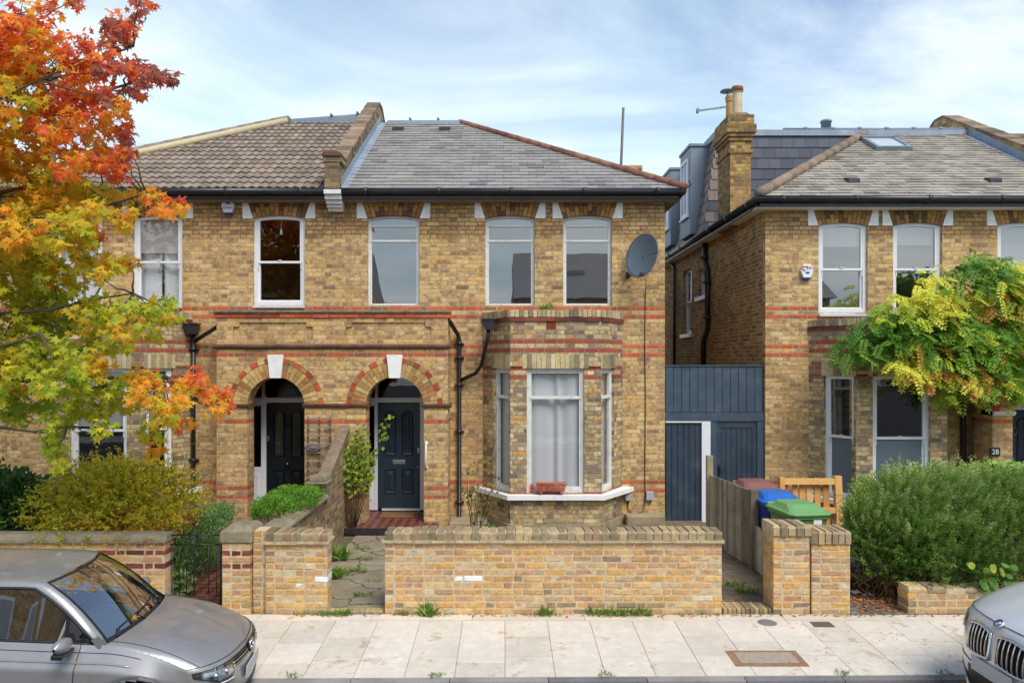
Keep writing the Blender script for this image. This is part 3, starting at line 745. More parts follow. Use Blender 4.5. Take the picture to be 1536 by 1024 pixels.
    # hall behind the glass
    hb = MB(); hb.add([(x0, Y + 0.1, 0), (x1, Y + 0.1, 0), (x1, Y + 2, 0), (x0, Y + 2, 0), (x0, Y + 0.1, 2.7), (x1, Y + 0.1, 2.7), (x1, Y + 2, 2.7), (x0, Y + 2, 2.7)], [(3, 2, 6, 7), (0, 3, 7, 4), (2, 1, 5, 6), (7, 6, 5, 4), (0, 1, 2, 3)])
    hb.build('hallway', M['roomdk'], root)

def build_bay(root, bx, dz, bay, opts):
    hw, hf, dep, Yf = 1.24, 0.757, 0.75, 13.0; Yb = Yf - dep
    zs_, zh, zt = 0.64 + dz, 2.725 + dz, 3.70 + dz
    P = [Vector((bx - hw, Yf, 0)), Vector((bx - hf, Yb, 0)), Vector((bx + hf, Yb, 0)), Vector((bx + hw, Yf, 0))]
    wb = MB(); th = 0.22
    def seg(mb, A, B, z0, z1, t0=0.0, t1=1.0, out=0.0, thick=th, mi=0, ext=0.0):
        d = (B - A); L = d.length; d.normalize(); nrm = Vector((d.y, -d.x, 0))
        a = A + d * (L * t0 - ext) + nrm * out; b = A + d * (L * t1 + ext) + nrm * out; ia, ib = a - nrm * thick, b - nrm * thick
        mb.add([(a.x, a.y, z0), (b.x, b.y, z0), (ib.x, ib.y, z0), (ia.x, ia.y, z0), (a.x, a.y, z1), (b.x, b.y, z1), (ib.x, ib.y, z1), (ia.x, ia.y, z1)],
               [(0, 3, 2, 1), (4, 5, 6, 7), (0, 1, 5, 4), (1, 2, 6, 5), (2, 3, 7, 6), (3, 0, 4, 7)], mi)
    segs = [(P[0], P[1]), (P[1], P[2]), (P[2], P[3])]
    wnd = [(0.33, 0.985) if bay['win'][0] == 'bigsash' else (0.40, 0.96), ((hf - 0.48) / (2 * hf), (hf + 0.48) / (2 * hf)), (0.04, 0.60)]
    for (A, B), (t0, t1) in zip(segs, wnd):
        seg(wb, A, B, -0.25, zs_); seg(wb, A, B, zh, zt - 0.2)
        seg(wb, A, B, zs_, zh, 0, t0); seg(wb, A, B, zs_, zh, t1, 1)
    wb.build('bay_wall', M['brick_bay'], root)
    rf = MB(); rf.prism([(p.x, p.y) for p in (P[0], P[1], P[2], P[3])], zt - 0.2, zt - 0.17, axis='z'); rf.prism([(p.x, p.y) for p in (P[0], P[1], P[2], P[3])], zh - 0.0, zh + 0.02, axis='z'); rf.build('bay_roof', M['lead'], root)
    # coping: a soldier course above a projecting red course
    cp, rc_ = MB(), MB(); cap = MB(); sv = MB()
    for (A, B), (t0, t1) in zip(segs, wnd):
        d = (B - A); L = d.length; n = int(L / 0.075)
        seg(cap, A, B, zt - 0.2, zt - 0.125, 0, 1, -0.001, th, 0)
        for i in range(n): seg(cp, A, B, zt - 0.118 + jit(0.004), zt + jit(0.006), (i + 0.05) / n, (i + 0.95) / n, 0.012 + jit(0.005), 0.22)
        n = int(L / 0.235)
        for i in range(n): seg(rc_, A, B, zt - 0.19, zt - 0.128, (i + 0.01) / n, (i + 0.99) / n, 0.03 + jit(0.003), 0.1)
        # flat arch over each window
        wl = (t1 - t0) * L; n = int(wl / 0.075) + 2
        for i in range(n):
            u0 = t0 - 0.05 + (t1 - t0 + 0.10) * (i + 0.05) / n; u1 = t0 - 0.05 + (t1 - t0 + 0.10) * (i + 0.95) / n
            seg(sv, A, B, zh - 0.004, zh + 0.235 + jit(0.004), max(u0, 0.0), min(u1, 1.0), 0.006 + jit(0.002), 0.12)
    cap.build('bay_parapet', M['mortar'], root)
    cp.build('bay_coping', M['vous_bay'], root); rc_.build('bay_red_course', M['dkred'], root); sv.build('bay_arches', M['vous_bay'], root)
    # sill
    sl_ = MB(); o = 0.10
    pts = [Vector((bx - hw - 0.13, Yf, 0)), Vector((bx - hf - 0.05, Yb - o, 0)), Vector((bx + hf + 0.05, Yb - o, 0)), Vector((bx + hw + 0.20, Yf, 0))]
    inn = [Vector((bx - hw + 0.2, Yf, 0)), Vector((bx - hf + 0.12, Yb + 0.22, 0)), Vector((bx + hf - 0.12, Yb + 0.22, 0)), Vector((bx + hw - 0.2, Yf, 0))]
    for i in range(3):
        a, b, ia, ib = pts[i], pts[i + 1], inn[i], inn[i + 1]; z0, z1 = zs_ - 0.10, zs_ - 0.025
        sl_.add([(a.x, a.y, z0), (b.x, b.y, z0), (ib.x, ib.y, z0), (ia.x, ia.y, z0), (a.x, a.y, z1), (b.x, b.y, z1), (ib.x, ib.y, zs_ + 0.004), (ia.x, ia.y, zs_ + 0.004)],
                [(0, 3, 2, 1), (4, 5, 6, 7), (0, 1, 5, 4), (2, 3, 7, 6)] + ([(3, 0, 4, 7)] if i == 0 else []) + ([(1, 2, 6, 5)] if i == 2 else []))
    sl_.build('bay_sill', M['whitestone'], root, merge=0.0005)
    for i, ((A, B), (t0, t1)) in enumerate(zip(segs, wnd)):
        d = B - A; c = A + d * (t0 + t1) / 2; w = d.length * (t1 - t0); ang = math.atan2(d.y, d.x)
        st, cu, gl, mt = bay['win']
        window(root, c.x, w, zs_, zh, c.y, st, 0, ang, 0.05, curtain=cu, glassm=gl, mat=mt, label=None)
    pm = MB()
    for (A, B) in segs: seg(pm, A, B, -0.25, 0.12 + dz, 0, 1, 0.03, 0.05, 0)
    pm.build('bay_plinth', M['cement'], root)
# ------------------------------------------------------------------ ground, pavement, road (setting)
M['soil'] = simple('garden_soil', lin(104, 92, 70), 0.97, var=0.3, scale=6, bump=0.8, dirt=lin(84, 92, 52), dirt_amt=0.5)
M['asphalt'] = simple('asphalt', lin(74, 74, 76), 0.93, var=0.2, scale=40, bump=0.5)
M['slab'] = piece_mat('pale_paving', [(0, lin(213, 202, 184)), (0.3, lin(219, 208, 191)), (0.6, lin(206, 195, 177)), (0.85, lin(215, 204, 186))], rough=0.9, fine=9, pit=0.93, bump=0.12, broad=0.1,
                      lichen=[(lin(160, 128, 88), 3.2, 0.57, 0.55), (lin(150, 140, 122), 14, 0.68, 0.35), (lin(120, 104, 84), 40, 0.70, 0.6), (lin(150, 132, 104), 1.1, 0.60, 0.35)])
M['joint'] = simple('dark_joint', lin(150, 130, 100), 0.95, var=0.25, scale=14)
M['granite'] = piece_mat('granite_kerb', [(0, lin(142, 140, 136)), (0.5, lin(128, 127, 125)), (0.8, lin(154, 150, 144))], fine=60, pit=0.75, bump=0.3, lichen=[(lin(96, 100, 70), 4, 0.6, 0.5)])
M['path'] = simple('cracked_concrete', lin(140, 128, 108), 0.95, var=0.18, scale=3, bump=0.6, dirt=lin(92, 88, 66), dirt_amt=0.6)
def kerbY(x): return 6.74 + 0.012 * x
def pvz(y): return -0.05 * (8.25 - y) / 1.5
g = MB(); g.add([(-120, 8.25, -0.012), (120, 8.25, -0.012), (120, 300, -0.012), (-120, 300, -0.012)], [(0, 1, 2, 3)])
tag(g.build('ground', M['soil'], origin=(0, 8.25, -0.012)), kind='structure')
g = MB(); g.add([(-120, -60, -0.19), (120, -60, -0.19), (120, 8.2, -0.19), (-120, 8.2, -0.19)], [(0, 1, 2, 3)])
tag(g.build('road', M['asphalt'], origin=(0, 0, -0.19)), kind='structure')
g = MB()
def pbox(mb, x0, x1, y0, y1, top, mi, rnd=None):
    f = lambda x, y: (x, y + 0.0 if y > 8 else y + 0.012 * x * (8.25 - y) / 1.5, pvz(y) + top)
    a, b, c, d = f(x0, y0), f(x1, y0), f(x1, y1), f(x0, y1)
    lo = lambda p: (p[0], p[1], p[2] - 0.12)
    mb.add([lo(a), lo(b), lo(c), lo(d), a, b, c, d], [(4, 5, 6, 7), (0, 1, 5, 4), (1, 2, 6, 5), (2, 3, 7, 6), (3, 0, 4, 7)], mi, rnd)
pbox(g, -14, 14, 6.74, 8.27, -0.008, 1)
for c in range(-28, 29):
    x0 = c * 0.465 + 0.005; y = 8.075; off = 0.13 if c % 2 else 0.0
    ys = [8.075, 7.63 - off, 7.17 - off, 6.745] if c % 2 == 0 else [8.075, 7.50, 7.03, 6.745]
    for a, b in zip(ys, ys[1:]): pbox(g, x0 + 0.0015, x0 + 0.4605, b + 0.0025, a - 0.0025, jit(0.0012), 0)
x = -14
while x < 14:
    w = 0.5 + rng.random() * 0.9; pbox(g, x + 0.003, x + w - 0.003, 8.083, 8.262, jit(0.002), 2); x += w
tag(g.build('pavement', [M['slab'], M['joint'], M['slab']]), kind='structure')
g = MB(); x = -14
while x < 14:
    w = 0.9; a, b = kerbY(x) - 0.11, kerbY(x + w) - 0.11
    g.add([(x + .004, a, -0.25), (x + w - .004, b, -0.25), (x + w - .004, b + 0.105, -0.25), (x + .004, a + 0.105, -0.25), (x + .004, a + 0.008, -0.052), (x + w - .004, b + 0.008, -0.052), (x + w - .004, b + 0.105, -0.05), (x + .004, a + 0.105, -0.05)],
          [(4, 5, 6, 7), (0, 1, 5, 4), (1, 2, 6, 5), (2, 3, 7, 6), (3, 0, 4, 7)]); x += w
tag(g.build('kerb', M['granite']), kind='structure')
# opposite pavement so that reflections and a step aside stay sound
g = MB(); g.box((-60, -3.4, -0.3), (60, -1.3, -0.06)); tag(g.build('far_pavement', M['slab']), kind='structure')
g = MB(); g.add([(-2.44, 8.27, 0.004), (-1.1, 8.27, 0.004), (-1.1, 12.4, 0.004), (-2.42, 12.4, 0.004)], [(0, 1, 2, 3)])
M['crack'] = None
def cracked():
    m = MT('cracked_path'); p = m.geo()
    vo = m.n('ShaderNodeTexVoronoi', feature='DISTANCE_TO_EDGE'); vo.inputs['Scale'].default_value = 1.5
    nz = m.n('ShaderNodeTexNoise'); nz.inputs['Scale'].default_value = 3; nz.inputs['Detail'].default_value = 6; m.l(p, nz.inputs['Vector'])
    ad = m.n('ShaderNodeVectorMath', operation='MULTIPLY_ADD'); m.l(nz.outputs['Color'], ad.inputs[0]); ad.inputs[1].default_value = (0.5, 0.5, 0); m.l(p, ad.inputs[2])
    m.l(ad.outputs[0], vo.inputs['Vector'])
    cr = m.ramp(vo.outputs['Distance'], [(0.008, 0.0), (0.022, 1.0)])
    base = m.ramp(m.noise(p, 2.2, 8, 0.65), [(0.3, lin(118, 106, 88)), (0.5, lin(146, 134, 112)), (0.72, lin(160, 148, 124))])
    base = m.mix(m.ramp(m.noise(p, 30, 4, 0.7), [(0.55, 0.0), (0.75, 0.5)]), base, lin(104, 94, 78))
    m.base(m.mix(cr, lin(78, 76, 48), base)); m.set(0.95, 0, 0.3); m.bump(m.mth('ADD', cr, m.noise(p, 20, 4, 0.6)), 0.6, 0.01); return m.m
M['crack'] = cracked()
tag(g.build('path', M['crack'], origin=(-1.8, 8.3, 0)), kind='structure')
g = MB(); g.add([(2.3, 8.5, 0.006), (3.62, 8.5, 0.006), (3.5, 13.1, 0.006), (2.3, 13.1, 0.006)], [(0, 1, 2, 3)])
def brickpath(name, c1, c2, c3, mo, bw=0.22, bh=0.075, off=0.5, chk=False, rot=0):
    m = MT(name); p = m.geo(); mpn = m.n('ShaderNodeMapping'); mpn.inputs['Rotation'].default_value = (0, 0, R(rot)); m.l(p, mpn.inputs[0])
    if chk:
        c = m.n('ShaderNodeTexChecker'); c.inputs['Scale'].default_value = 1 / bw; m.l(mpn.outputs[0], c.inputs[0]); c.inputs[1].default_value = c1; c.inputs[2].default_value = c2
        col = m.mix(m.ramp(m.noise(p, 12, 4), [(0.3, 0.0), (0.8, 0.5)]), c.outputs[0], c3)
        m.base(col); m.set(0.5); return m.m
    b = m.n('ShaderNodeTexBrick'); b.offset = off; m.l(mpn.outputs[0], b.inputs['Vector']); b.inputs['Scale'].default_value = 1
    b.inputs['Color1'].default_value = (0, 0, 0, 1); b.inputs['Color2'].default_value = (1, 1, 1, 1); b.inputs['Mortar'].default_value = (0.5, 0.5, 0.5, 1)
    b.inputs['Mortar Size'].default_value = 0.007; b.inputs['Brick Width'].default_value = bw; b.inputs['Row Height'].default_value = bh
    col = m.ramp(b.outputs['Color'], [(0, c1), (0.5, c2), (1, c3)])
    col = m.mix(m.ramp(m.noise(p, 3, 6, 0.7), [(0.35, 0.0), (0.7, 0.5)]), col, mo)
    m.base(m.mix(b.outputs['Fac'], col, mo)); m.set(0.9, 0, 0.3); m.bump(m.mth('SUBTRACT', m.noise(p, 30, 4), b.outputs['Fac']), 0.6, 0.01); return m.m
tag(g.build('side_path', brickpath('worn_brick_paving', lin(126, 110, 90), lin(146, 126, 102), lin(112, 100, 84), lin(94, 86, 62)), origin=(3, 8.5, 0)), kind='structure')
g = MB(); g.add([(3.85, 8.25, 0.004), (5.2, 8.25, 0.004), (5.2, 12.8, 0.004), (3.55, 12.8, 0.004)], [(0, 1, 2, 3)])
tag(g.build('driveway', brickpath('grey_setts', lin(122, 120, 114), lin(146, 142, 132), lin(106, 102, 96), lin(86, 78, 60), 0.17, 0.105, rot=62), origin=(4.4, 8.3, 0)), kind='structure')
g = MB(); g.add([(-3.9, 8.3, 0.004), (-3.0, 8.3, 0.004), (-3.4, 12.6, 0.004), (-4.9, 12.6, 0.004)], [(0, 1, 2, 3)])
M['redblack'] = brickpath('red_black_tiles', lin(150, 70, 50), lin(48, 42, 42), lin(110, 80, 66), lin(60, 50, 44), 0.105, chk=True, rot=45)
tag(g.build('tiled_path', M['redblack'], origin=(-3.6, 8.3, 0)), kind='structure')

# ------------------------------------------------------------------ the houses
def etched():
    m = MT('etched_glass'); p = m.geo(); n = m.noise(p, 30, 5, 0.7)
    m.base(m.ramp(n, [(0.35, lin(30, 34, 36)), (0.55, lin(54, 60, 60)), (0.7, lin(90, 96, 94))])); m.set(0.15, 0, 0.7); return m.m
M['etched'] = etched()
Z0, ZS = 3.83, 5.377
bayc = 3.82
mid, GM = house('mid', -2.97, 1, 0.0, 5.81,
    [(1.0, 0.92, Z0, ZS, 'casement', None, 'glass_hi', 'greywhite', 0), (3.065, 0.875, Z0, ZS, 'casement', None, 'glass_hi', 'greywhite', 0), (4.44, 0.865, Z0, ZS, 'casement', None, 'glass_hi', 'greywhite', 0)],
    dict(d0=0, d1=2.01, c=1.113, R=0.49, lin=(-2.56, -1.35), door_x=(-2.305, -1.535), side_x=(-2.54, -2.365), col='navy', z0=0.14),
    dict(c=bayc, win=('bay', net_full(26), 'glass', 'greywhite')),
    dict(label='yellow brick house with slate hipped roof between the tiled-roof house and the gap', room_up=0, room_dn=0))
left, GL = house('left', -2.97, -1, 0.0, 5.85,
    [(1.03, 0.91, Z0, ZS, 'sash', blind(0.0001, net=False), 'glass_lo', 'white', 0.05), (3.18, 0.875, Z0, ZS, 'sash', blind(0.38), 'glass', 'white', 0.05), (4.6, 0.875, Z0, ZS, 'sash', blind(0.3), 'glass', 'white', 0.05)],
    dict(d0=0, d1=1.90, c=0.897, R=0.485, lin=(-4.76, -3.40), door_x=(-4.328, -3.545), side_x=(-4.70, -4.42), col='ink', glazed=True, z0=0.12),
    dict(c=bayc, win=('bigsash', blind(0.46, net=False, pull=False), 'glass_lo', 'white')),
    dict(label='yellow brick house with brown concrete tile roof behind the autumn tree', brick='brick_left', room_up=1))
right, GR = house('right', 10.45, -1, -0.13, 5.83,
    [(4.45, 0.87, Z0, ZS, 'sash', blind(0.22, net=False, pull=False), 'glass_hi', 'white', 0.07), (3.13, 0.87, Z0, ZS, 'sash', blind(0.2, net=False, pull=False), 'glass_hi', 'white', 0.07), (1.28, 0.87, Z0, ZS, 'sash', blind(1.0, net=False, pull=False), 'glass_hi', 'white', 0.07)],
    dict(d0=0, d1=2.20, c=1.2, R=0.66, lin=(8.45, 9.95), door_x=(8.85, 9.65), side_x=(8.47, 8.80), col='navy'),
    dict(c=bayc, win=('bigsash', film(0.5), 'glass_lo', 'white')),
    dict(label='yellow brick house on the right with slate hip, skylight and side dormers', impost='whitestone', soffit='whitestone', room_up=0, room_dn=1,
         side_holes=[(16.75, 17.5, 4.35, 5.0), (18.15, 19.0, 3.52, 5.15)]))

# side windows of the right house (they face the passage)
for (ya, yb, za, zb) in ((16.75, 17.5, 4.35, 5.0), (18.15, 19.0, 3.52, 5.15)):
    fr, T = window(right, 4.62, yb - ya, za, zb, (ya + yb) / 2, 'sash', 0, R(-90), 0.08, glassm='glass', curtain=blind(0.9, net=False, pull=False))
    s_ = MB(); s_.box((4.55, ya - 0.08, za - 0.09), (4.72, yb + 0.08, za)); s_.build('sill', M['white'], fr)

# ------------------------------------------------------------------ roofs
EZ = 5.81
def deck(root, xin, xout, s, Y0, z0, trun, yback, mat, hip=True):
    """solid deck just under the roof covering: front, side and back slopes"""
    zr = z0 + 0.6 * trun - 0.012; z0 = z0 - 0.012; xr = xout - s * trun; d = MB()
    yb2 = yback
    vs = [(xin, Y0, z0), (xout, Y0, z0), (xr, Y0 + trun, zr), (xin, Y0 + trun, zr), (xout, yb2, z0), (xr, yb2 - trun if yb2 - trun > Y0 + trun else Y0 + trun + 0.01, zr), (xin, yb2 - trun, zr), (xin, yb2, z0)]
    d.add(vs, [(0, 1, 2, 3), (1, 4, 5, 2), (3, 2, 5, 6), (6, 5, 4, 7)]); return d.build('roof', mat, root)
M['slatebase'] = simple('slate_grey_base', lin(84, 84, 86), 0.8)  # plain dark grey for roof decks, loft box and extension roof
# middle house
xo = GM(5.81) + 0.26
sb = MB(); slates(sb, GM(0.15), xo, 12.68, EZ, PITCH, TRUN, w=0.30, gauge=0.2)
dk = deck(mid, GM(0.1), xo, 1, 12.68, EZ, TRUN, 20.9, M['slatebase'])
sb.build('slates', M['slate'], dk, clip=[((xo, 12.68, 0), (1, 1, 0))])
rt = MB(); ridge_tiles(rt, (xo + 0.02, 12.66, EZ + 0.03), (xo - TRUN, 12.68 + TRUN, EZ + 0.6 * TRUN + 0.02), 0.066); rt.build('hip_tiles', M['redtile'], dk)
hp = MB(); hp.tube([(xo + 0.06, 12.63, EZ + 0.02), (xo + 0.1, 12.6, EZ + 0.06), (xo + 0.07, 12.62, EZ + 0.14)], 0.012, 6); hp.build('hip_iron', M['black'], dk)
zr = EZ + 0.6 * TRUN
ld = MB(); ld.box((GM(0.3), 12.68 + TRUN - 0.12, zr - 0.05), (xo - TRUN, 12.68 + TRUN + 0.12, zr + 0.03)); ld.tube([(GM(0.3), 12.68 + TRUN, zr + 0.03), (xo - TRUN, 12.68 + TRUN, zr + 0.03)], 0.035, 10)
for k in (0.32, 0.72): ld.tube([(GM(0.3) + k * 1.6, 12.68 + TRUN - 0.1, zr + 0.08), (GM(0.3) + k * 1.6, 12.68 + TRUN + .1, zr + 0.08)], 0.03, 6)
ld.build('ridge_flashing', M['lead'], dk)
def roof_vent(root, x, t, z0, Y0, w=0.2):
    v = MB(); y, z = Y0 + t, z0 + 0.6 * t; v.prism([(y, z + 0.02), (y + 0.01, z + 0.11), (y + 0.18, z + 0.16), (y + 0.20, z + 0.10)], x - w / 2, x + w / 2, axis='x'); v.build('roof_vent', M['black'], root)
for px_ in (597, 667): roof_vent(dk, PX(px_, 16.2), 3.45, EZ, 12.68, 0.24)
# chimney stump and pole
cs = MB(); cs.box((2.42, 15.25, 5.8), (2.83, 15.95, 6.82)); cs.box((2.39, 15.22, 6.82), (2.86, 15.98, 6.90)); cs.build('chimney', M['brick_side'], mid)
pm_ = MB(); pm_.tube([(2.50, 16.0, 6.1), (2.59, 16.0, 8.36)], 0.028, 8); pm_.build('roof_pole', simple('rusty_pole', lin(112, 104, 96), 0.6, 0.3, var=0.2, scale=5), mid)
# left house: waved concrete tiles
xo = GL(5.85) - 0.26; tl = MB(); cp_, sp_ = math.cos(PITCH), math.sin(PITCH); gz = 0.29; nrow = int(TRUN / cp_ / gz) + 1
P = lambda xx, s_, h: Vector((xx, 12.68 + s_ * cp_ - h * sp_, EZ + s_ * sp_ + h * cp_))
for r in range(nrow):
    s0, s1 = r * gz, min((r + 1) * gz + 0.02, TRUN / cp_); x = xo; nx = int((GL(0.15) - xo) / 0.15)
    for k in range(nx):
        xa_ = xo + k * 0.15; rv = rng.random(); pr = [(0, 0), (0.02, 0.012), (0.05, 0.028), (0.08, 0.028), (0.11, 0.012), (0.15, 0)]; dj = jit(0.004); sd = jit(0.006)
        top = [P(xa_ + a, s0 + sd, h + 0.032 + dj) for a, h in pr]; bot = [P(xa_ + a, s0 + sd, h + 0.008 + dj) for a, h in pr]; bk = [P(xa_ + a, s1, h * 0.9 + 0.004) for a, h in pr]
        n = len(pr); tl.add(top + bk + bot, [(i, i + 1, n + i + 1, n + i) for i in range(n - 1)] + [(2 * n + i, 2 * n + i + 1, i + 1, i) for i in range(n - 1)], 0, rv)
dkl = deck(left, GL(0.1), xo, -1, 12.68, EZ, TRUN, 20.9, M['slatebase'])
tl.build('roof_tiles', M['tile'], dkl, clip=[((xo, 12.68, 0), (-1, 1, 0))])
rt = MB(); ridge_tiles(rt, (xo, 12.68, EZ + 0.07), (xo + TRUN, 12.68 + TRUN, zr + 0.07), 0.10, 0.4); rt.build('hip_tiles', M['buffridge'], dkl)
mo_ = MB(); a_, b_ = Vector((xo + 0.12, 12.66, EZ + 0.05)), Vector((xo + TRUN, 12.68 + TRUN - 0.12, zr + 0.02)); mo_.tube([a_, b_], 0.075, 6); mo_.build('hip_bedding', simple('pale_mortar', lin(196, 182, 146), 0.9, var=0.1, scale=10, bump=0.4), dkl)
ld = MB(); ld.prism([(xo + TRUN, zr - 0.02), (GL(0.2), zr - 0.02), (GL(0.2), zr + 0.19), (xo + TRUN, zr + 0.06)], 16.75, 16.95)
ld.tube([(xo + TRUN, 16.85, zr + 0.07), (GL(0.2), 16.85, zr + 0.21)], 0.04, 8)
for k in (0.5, 0.8): ld.tube([(xo + TRUN + k * 2.0, 16.72, zr + 0.1 + 0.15 * k), (xo + TRUN + k * 2.0, 16.95, zr + 0.1 + 0.15 * k)], 0.035, 6)
ld.build('ridge_flashing', M['leaddk'], dkl)
# party parapets
def parapet(root, x0, x1, yf, zf, yr, zt, side, flash='lead', yb=21.0, yfl=16.75, EZ=EZ):
    w = MB(); zb_ = zf + 0.0
    w.prism([(yf, 5.6), (yb, 5.6), (yb, zf), (yr + 0.15, zt), (yr - 0.2, zt), (yf, zf)][::-1], x0, x1, axis='x'); o = w.build('parapet', M['brick_side'] if root is right else M['parapet'], root)
    c = MB(); n = 22
    for (ya, za, yb_, zb2) in ((yf, zf, yr - 0.2, zt), (yr - 0.2, zt, yr + 0.15, zt), (yr + 0.15, zt, yb, zf)):
        L = math.hypot(yb_ - ya, zb2 - za); k = max(1, int(L / 0.23))
        for i in range(k):
            A = Vector((0, ya + (yb_ - ya) * (i + 0.02) / k, za + (zb2 - za) * (i + 0.02) / k)); B = Vector((0, ya + (yb_ - ya) * (i + 0.98) / k, za + (zb2 - za) * (i + 0.98) / k))
            u = (B - A).normalized(); nn = Vector((0, -u.z, u.y)) * (0.045 + jit(0.006)); e = 0.02 + jit(0.006)
            vs = [(x0 - e, *A.yz), (x1 + e, *A.yz), (x1 + e, *B.yz), (x0 - e, *B.yz)]; vs = [Vector(v) for v in vs]; vs += [v + nn for v in vs]
            c.add(vs, [(0, 3, 2, 1), (4, 5, 6, 7), (0, 1, 5, 4), (1, 2, 6, 5), (2, 3, 7, 6), (3, 0, 4, 7)])
    c.build('parapet_coping', M['copebrick'], o)
    f = MB(); xs = x1 if side > 0 else x0; t = 0.012 * side; zo = 0.035
    for hh in (0.0,):
        f.add([(xs + t, 12.7, EZ + zo), (xs + t, yfl, EZ + 0.6 * (yfl - 12.68) + zo), (xs + t, yfl, EZ + 0.6 * (yfl - 12.68) + zo + 0.17), (xs + t, 12.7, EZ + zo + 0.17),
               (xs + t * 12, 12.7, EZ + 0.03), (xs + t * 12, yfl, EZ + 0.6 * (yfl - 12.68) + 0.03)], [(0, 1, 2, 3), (4, 5, 1, 0)])
    f.build('parapet_flashing', M[flash], o)
    return o
M['parapet'] = brick_mat('parapet_brick', stops=[(0.0, lin(150, 132, 98)), (0.25, lin(120, 104, 80)), (0.45, lin(170, 146, 104)), (0.6, lin(96, 84, 68)), (0.75, lin(180, 150, 92)), (0.9, lin(80, 72, 62))], mortar=lin(150, 138, 110), stain=0.8)
M['copebrick'] = piece_mat('coping_tile', [(0, lin(130, 112, 92)), (0.3, lin(150, 124, 100)), (0.6, lin(112, 98, 82)), (0.85, lin(160, 138, 110))], lichen=[(lin(176, 168, 140), 9, 0.58, 0.6), (lin(70, 62, 54), 6, 0.6, 0.6)])
xp = -2.97
pw1 = parapet(mid, xp - 0.125, xp + 0.125, 12.95, 6.33, 16.85, 8.66, 1)
pp = MB()
pp.box((xp - 0.13, 12.62, 5.82), (xp + 0.13, 12.96, 6.27)); pp.box((xp - 0.155, 12.60, 6.27), (xp + 0.155, 13.0, 6.36)); pp.build('parapet_pier', M['parapet'], pw1)
cc = MB(); cc.prism([(xp - 0.16, 6.36), (xp + 0.16, 6.36), (xp + 0.17, 6.41), (xp + 0.08, 6.46), (xp - 0.08, 6.46), (xp - 0.17, 6.41)], 12.57, 13.05); cc.build('pier_cap', M['mould'], pw1, bevel=0.01)
cb = MB()
for i, (a, b) in enumerate(((5.80, 5.72), (5.72, 5.64), (5.64, 5.575), (5.575, 5.52), (5.52, 5.47))): cb.box((xp - 0.15 + 0.006 * i, 12.62 + 0.06 * i, b + 0.002), (xp + 0.15 - 0.006 * i, 12.99, a))
cb.build('corbel_stone', M['greywhite'], pw1, bevel=0.006)
parapet(right, 10.28, 10.62, 12.95, 6.2, 17.4, 8.55, -1, yfl=16.2, EZ=EZ - 0.13)

# right house roof, cut off by the loft
xo = GR(5.83) - 0.22; ez = EZ - 0.13; TR = 3.57
dkr = deck(right, GR(0.1), xo, -1, 12.68, ez, TR, 20.9, M['slatebase'])
sb = MB(); slates(sb, xo, GR(0.15), 12.68, ez, PITCH, TR, w=0.26, gauge=0.16, jr=1.5); sb.build('slates', M['slate2'], dkr, clip=[((xo, 12.68, 0), (-1, 1, 0))])
rt = MB(); ridge_tiles(rt, (xo, 12.68, ez + 0.06), (xo + TR, 12.68 + TR, ez + 0.6 * TR + 0.05), 0.09, 0.4); rt.build('hip_tiles', M['buffridge'], dkr)
for px_ in (1282, 1495): roof_vent(dkr, PX(px_, 12.68 + 0.62), 0.62, ez, 12.68, 0.21)
sk = MB(); T = Matrix.Translation((PX(1325, 15.6), 12.68 + 2.85, ez + 0.6 * 2.85)) @ Matrix.Rotation(PITCH, 4, 'X')
for a, b in (((-0.37, -0.42, 0.02), (0.37, -0.35, 0.10)), ((-0.37, 0.35, 0.02), (0.37, 0.42, 0.12)), ((-0.37, -0.35, 0.02), (-0.30, 0.35, 0.10)), ((0.30, -0.35, 0.02), (0.37, 0.35, 0.10))): sk.box(a, b, M=T)
sko = sk.build('skylight', M['leaddk'], dkr)
sg = MB(); sg.add([T @ Vector(q) for q in ((-0.3, -0.35, 0.07), (0.3, -0.35, 0.07), (0.3, 0.35, 0.07), (-0.3, 0.35, 0.07))], [(0, 1, 2, 3)])
gm = MT('skylight_glass'); gm.base(lin(214, 216, 214)); gm.set(0.05, 0, 1.0, 0.5); sg.build('pane', gm.m, sko)
# loft extension: front wall of dark slates, slanted side with two dormers
lf = MB(); XB, XT, zb2, zt2, Yl = 4.42, 4.74, 5.7, 7.84, 16.32
lf.add([(XB, Yl, zb2), (XT, Yl, zt2), (10.3, Yl, zt2), (10.3, Yl, zb2), (XB, 20.9, zb2), (XT, 20.9, zt2), (10.3, 20.9, zt2), (10.3, 20.9, zb2)], [(0, 3, 2, 1), (0, 1, 5, 4), (1, 2, 6, 5), (4, 5, 6, 7), (3, 7, 6, 2)])
lo = lf.build('loft_extension', M['slatebase'], right)
sl_ = MB(); r = 0; z = zb2
while z < zt2:
    gz = 0.236; x = XB + (0.0 if r % 2 else 0.14) - 0.3
    while x < 10.3:
        w = 0.27; a, b = max(x + 0.003, XB + (z - zb2) * (XT - XB) / (zt2 - zb2)), min(x + w - 0.003, 10.3); x += w
        if b - a < 0.03: continue
        brown = (a < 4.95 and rng.random() < 0.6)
        q = jit(0.002); sl_.add([(a, Yl - 0.022 + q, z), (b, Yl - 0.022 + q, z), (b, Yl - 0.006, min(z + gz + 0.01, zt2)), (a, Yl - 0.006, min(z + gz + 0.01, zt2)), (a, Yl - 0.004, z), (b, Yl - 0.004, z)], [(0, 1, 2, 3), (4, 5, 1, 0)], 1 if brown else 0)
    z += gz; r += 1
r = 0; z = zb2; kx = (XT - XB) / (zt2 - zb2)
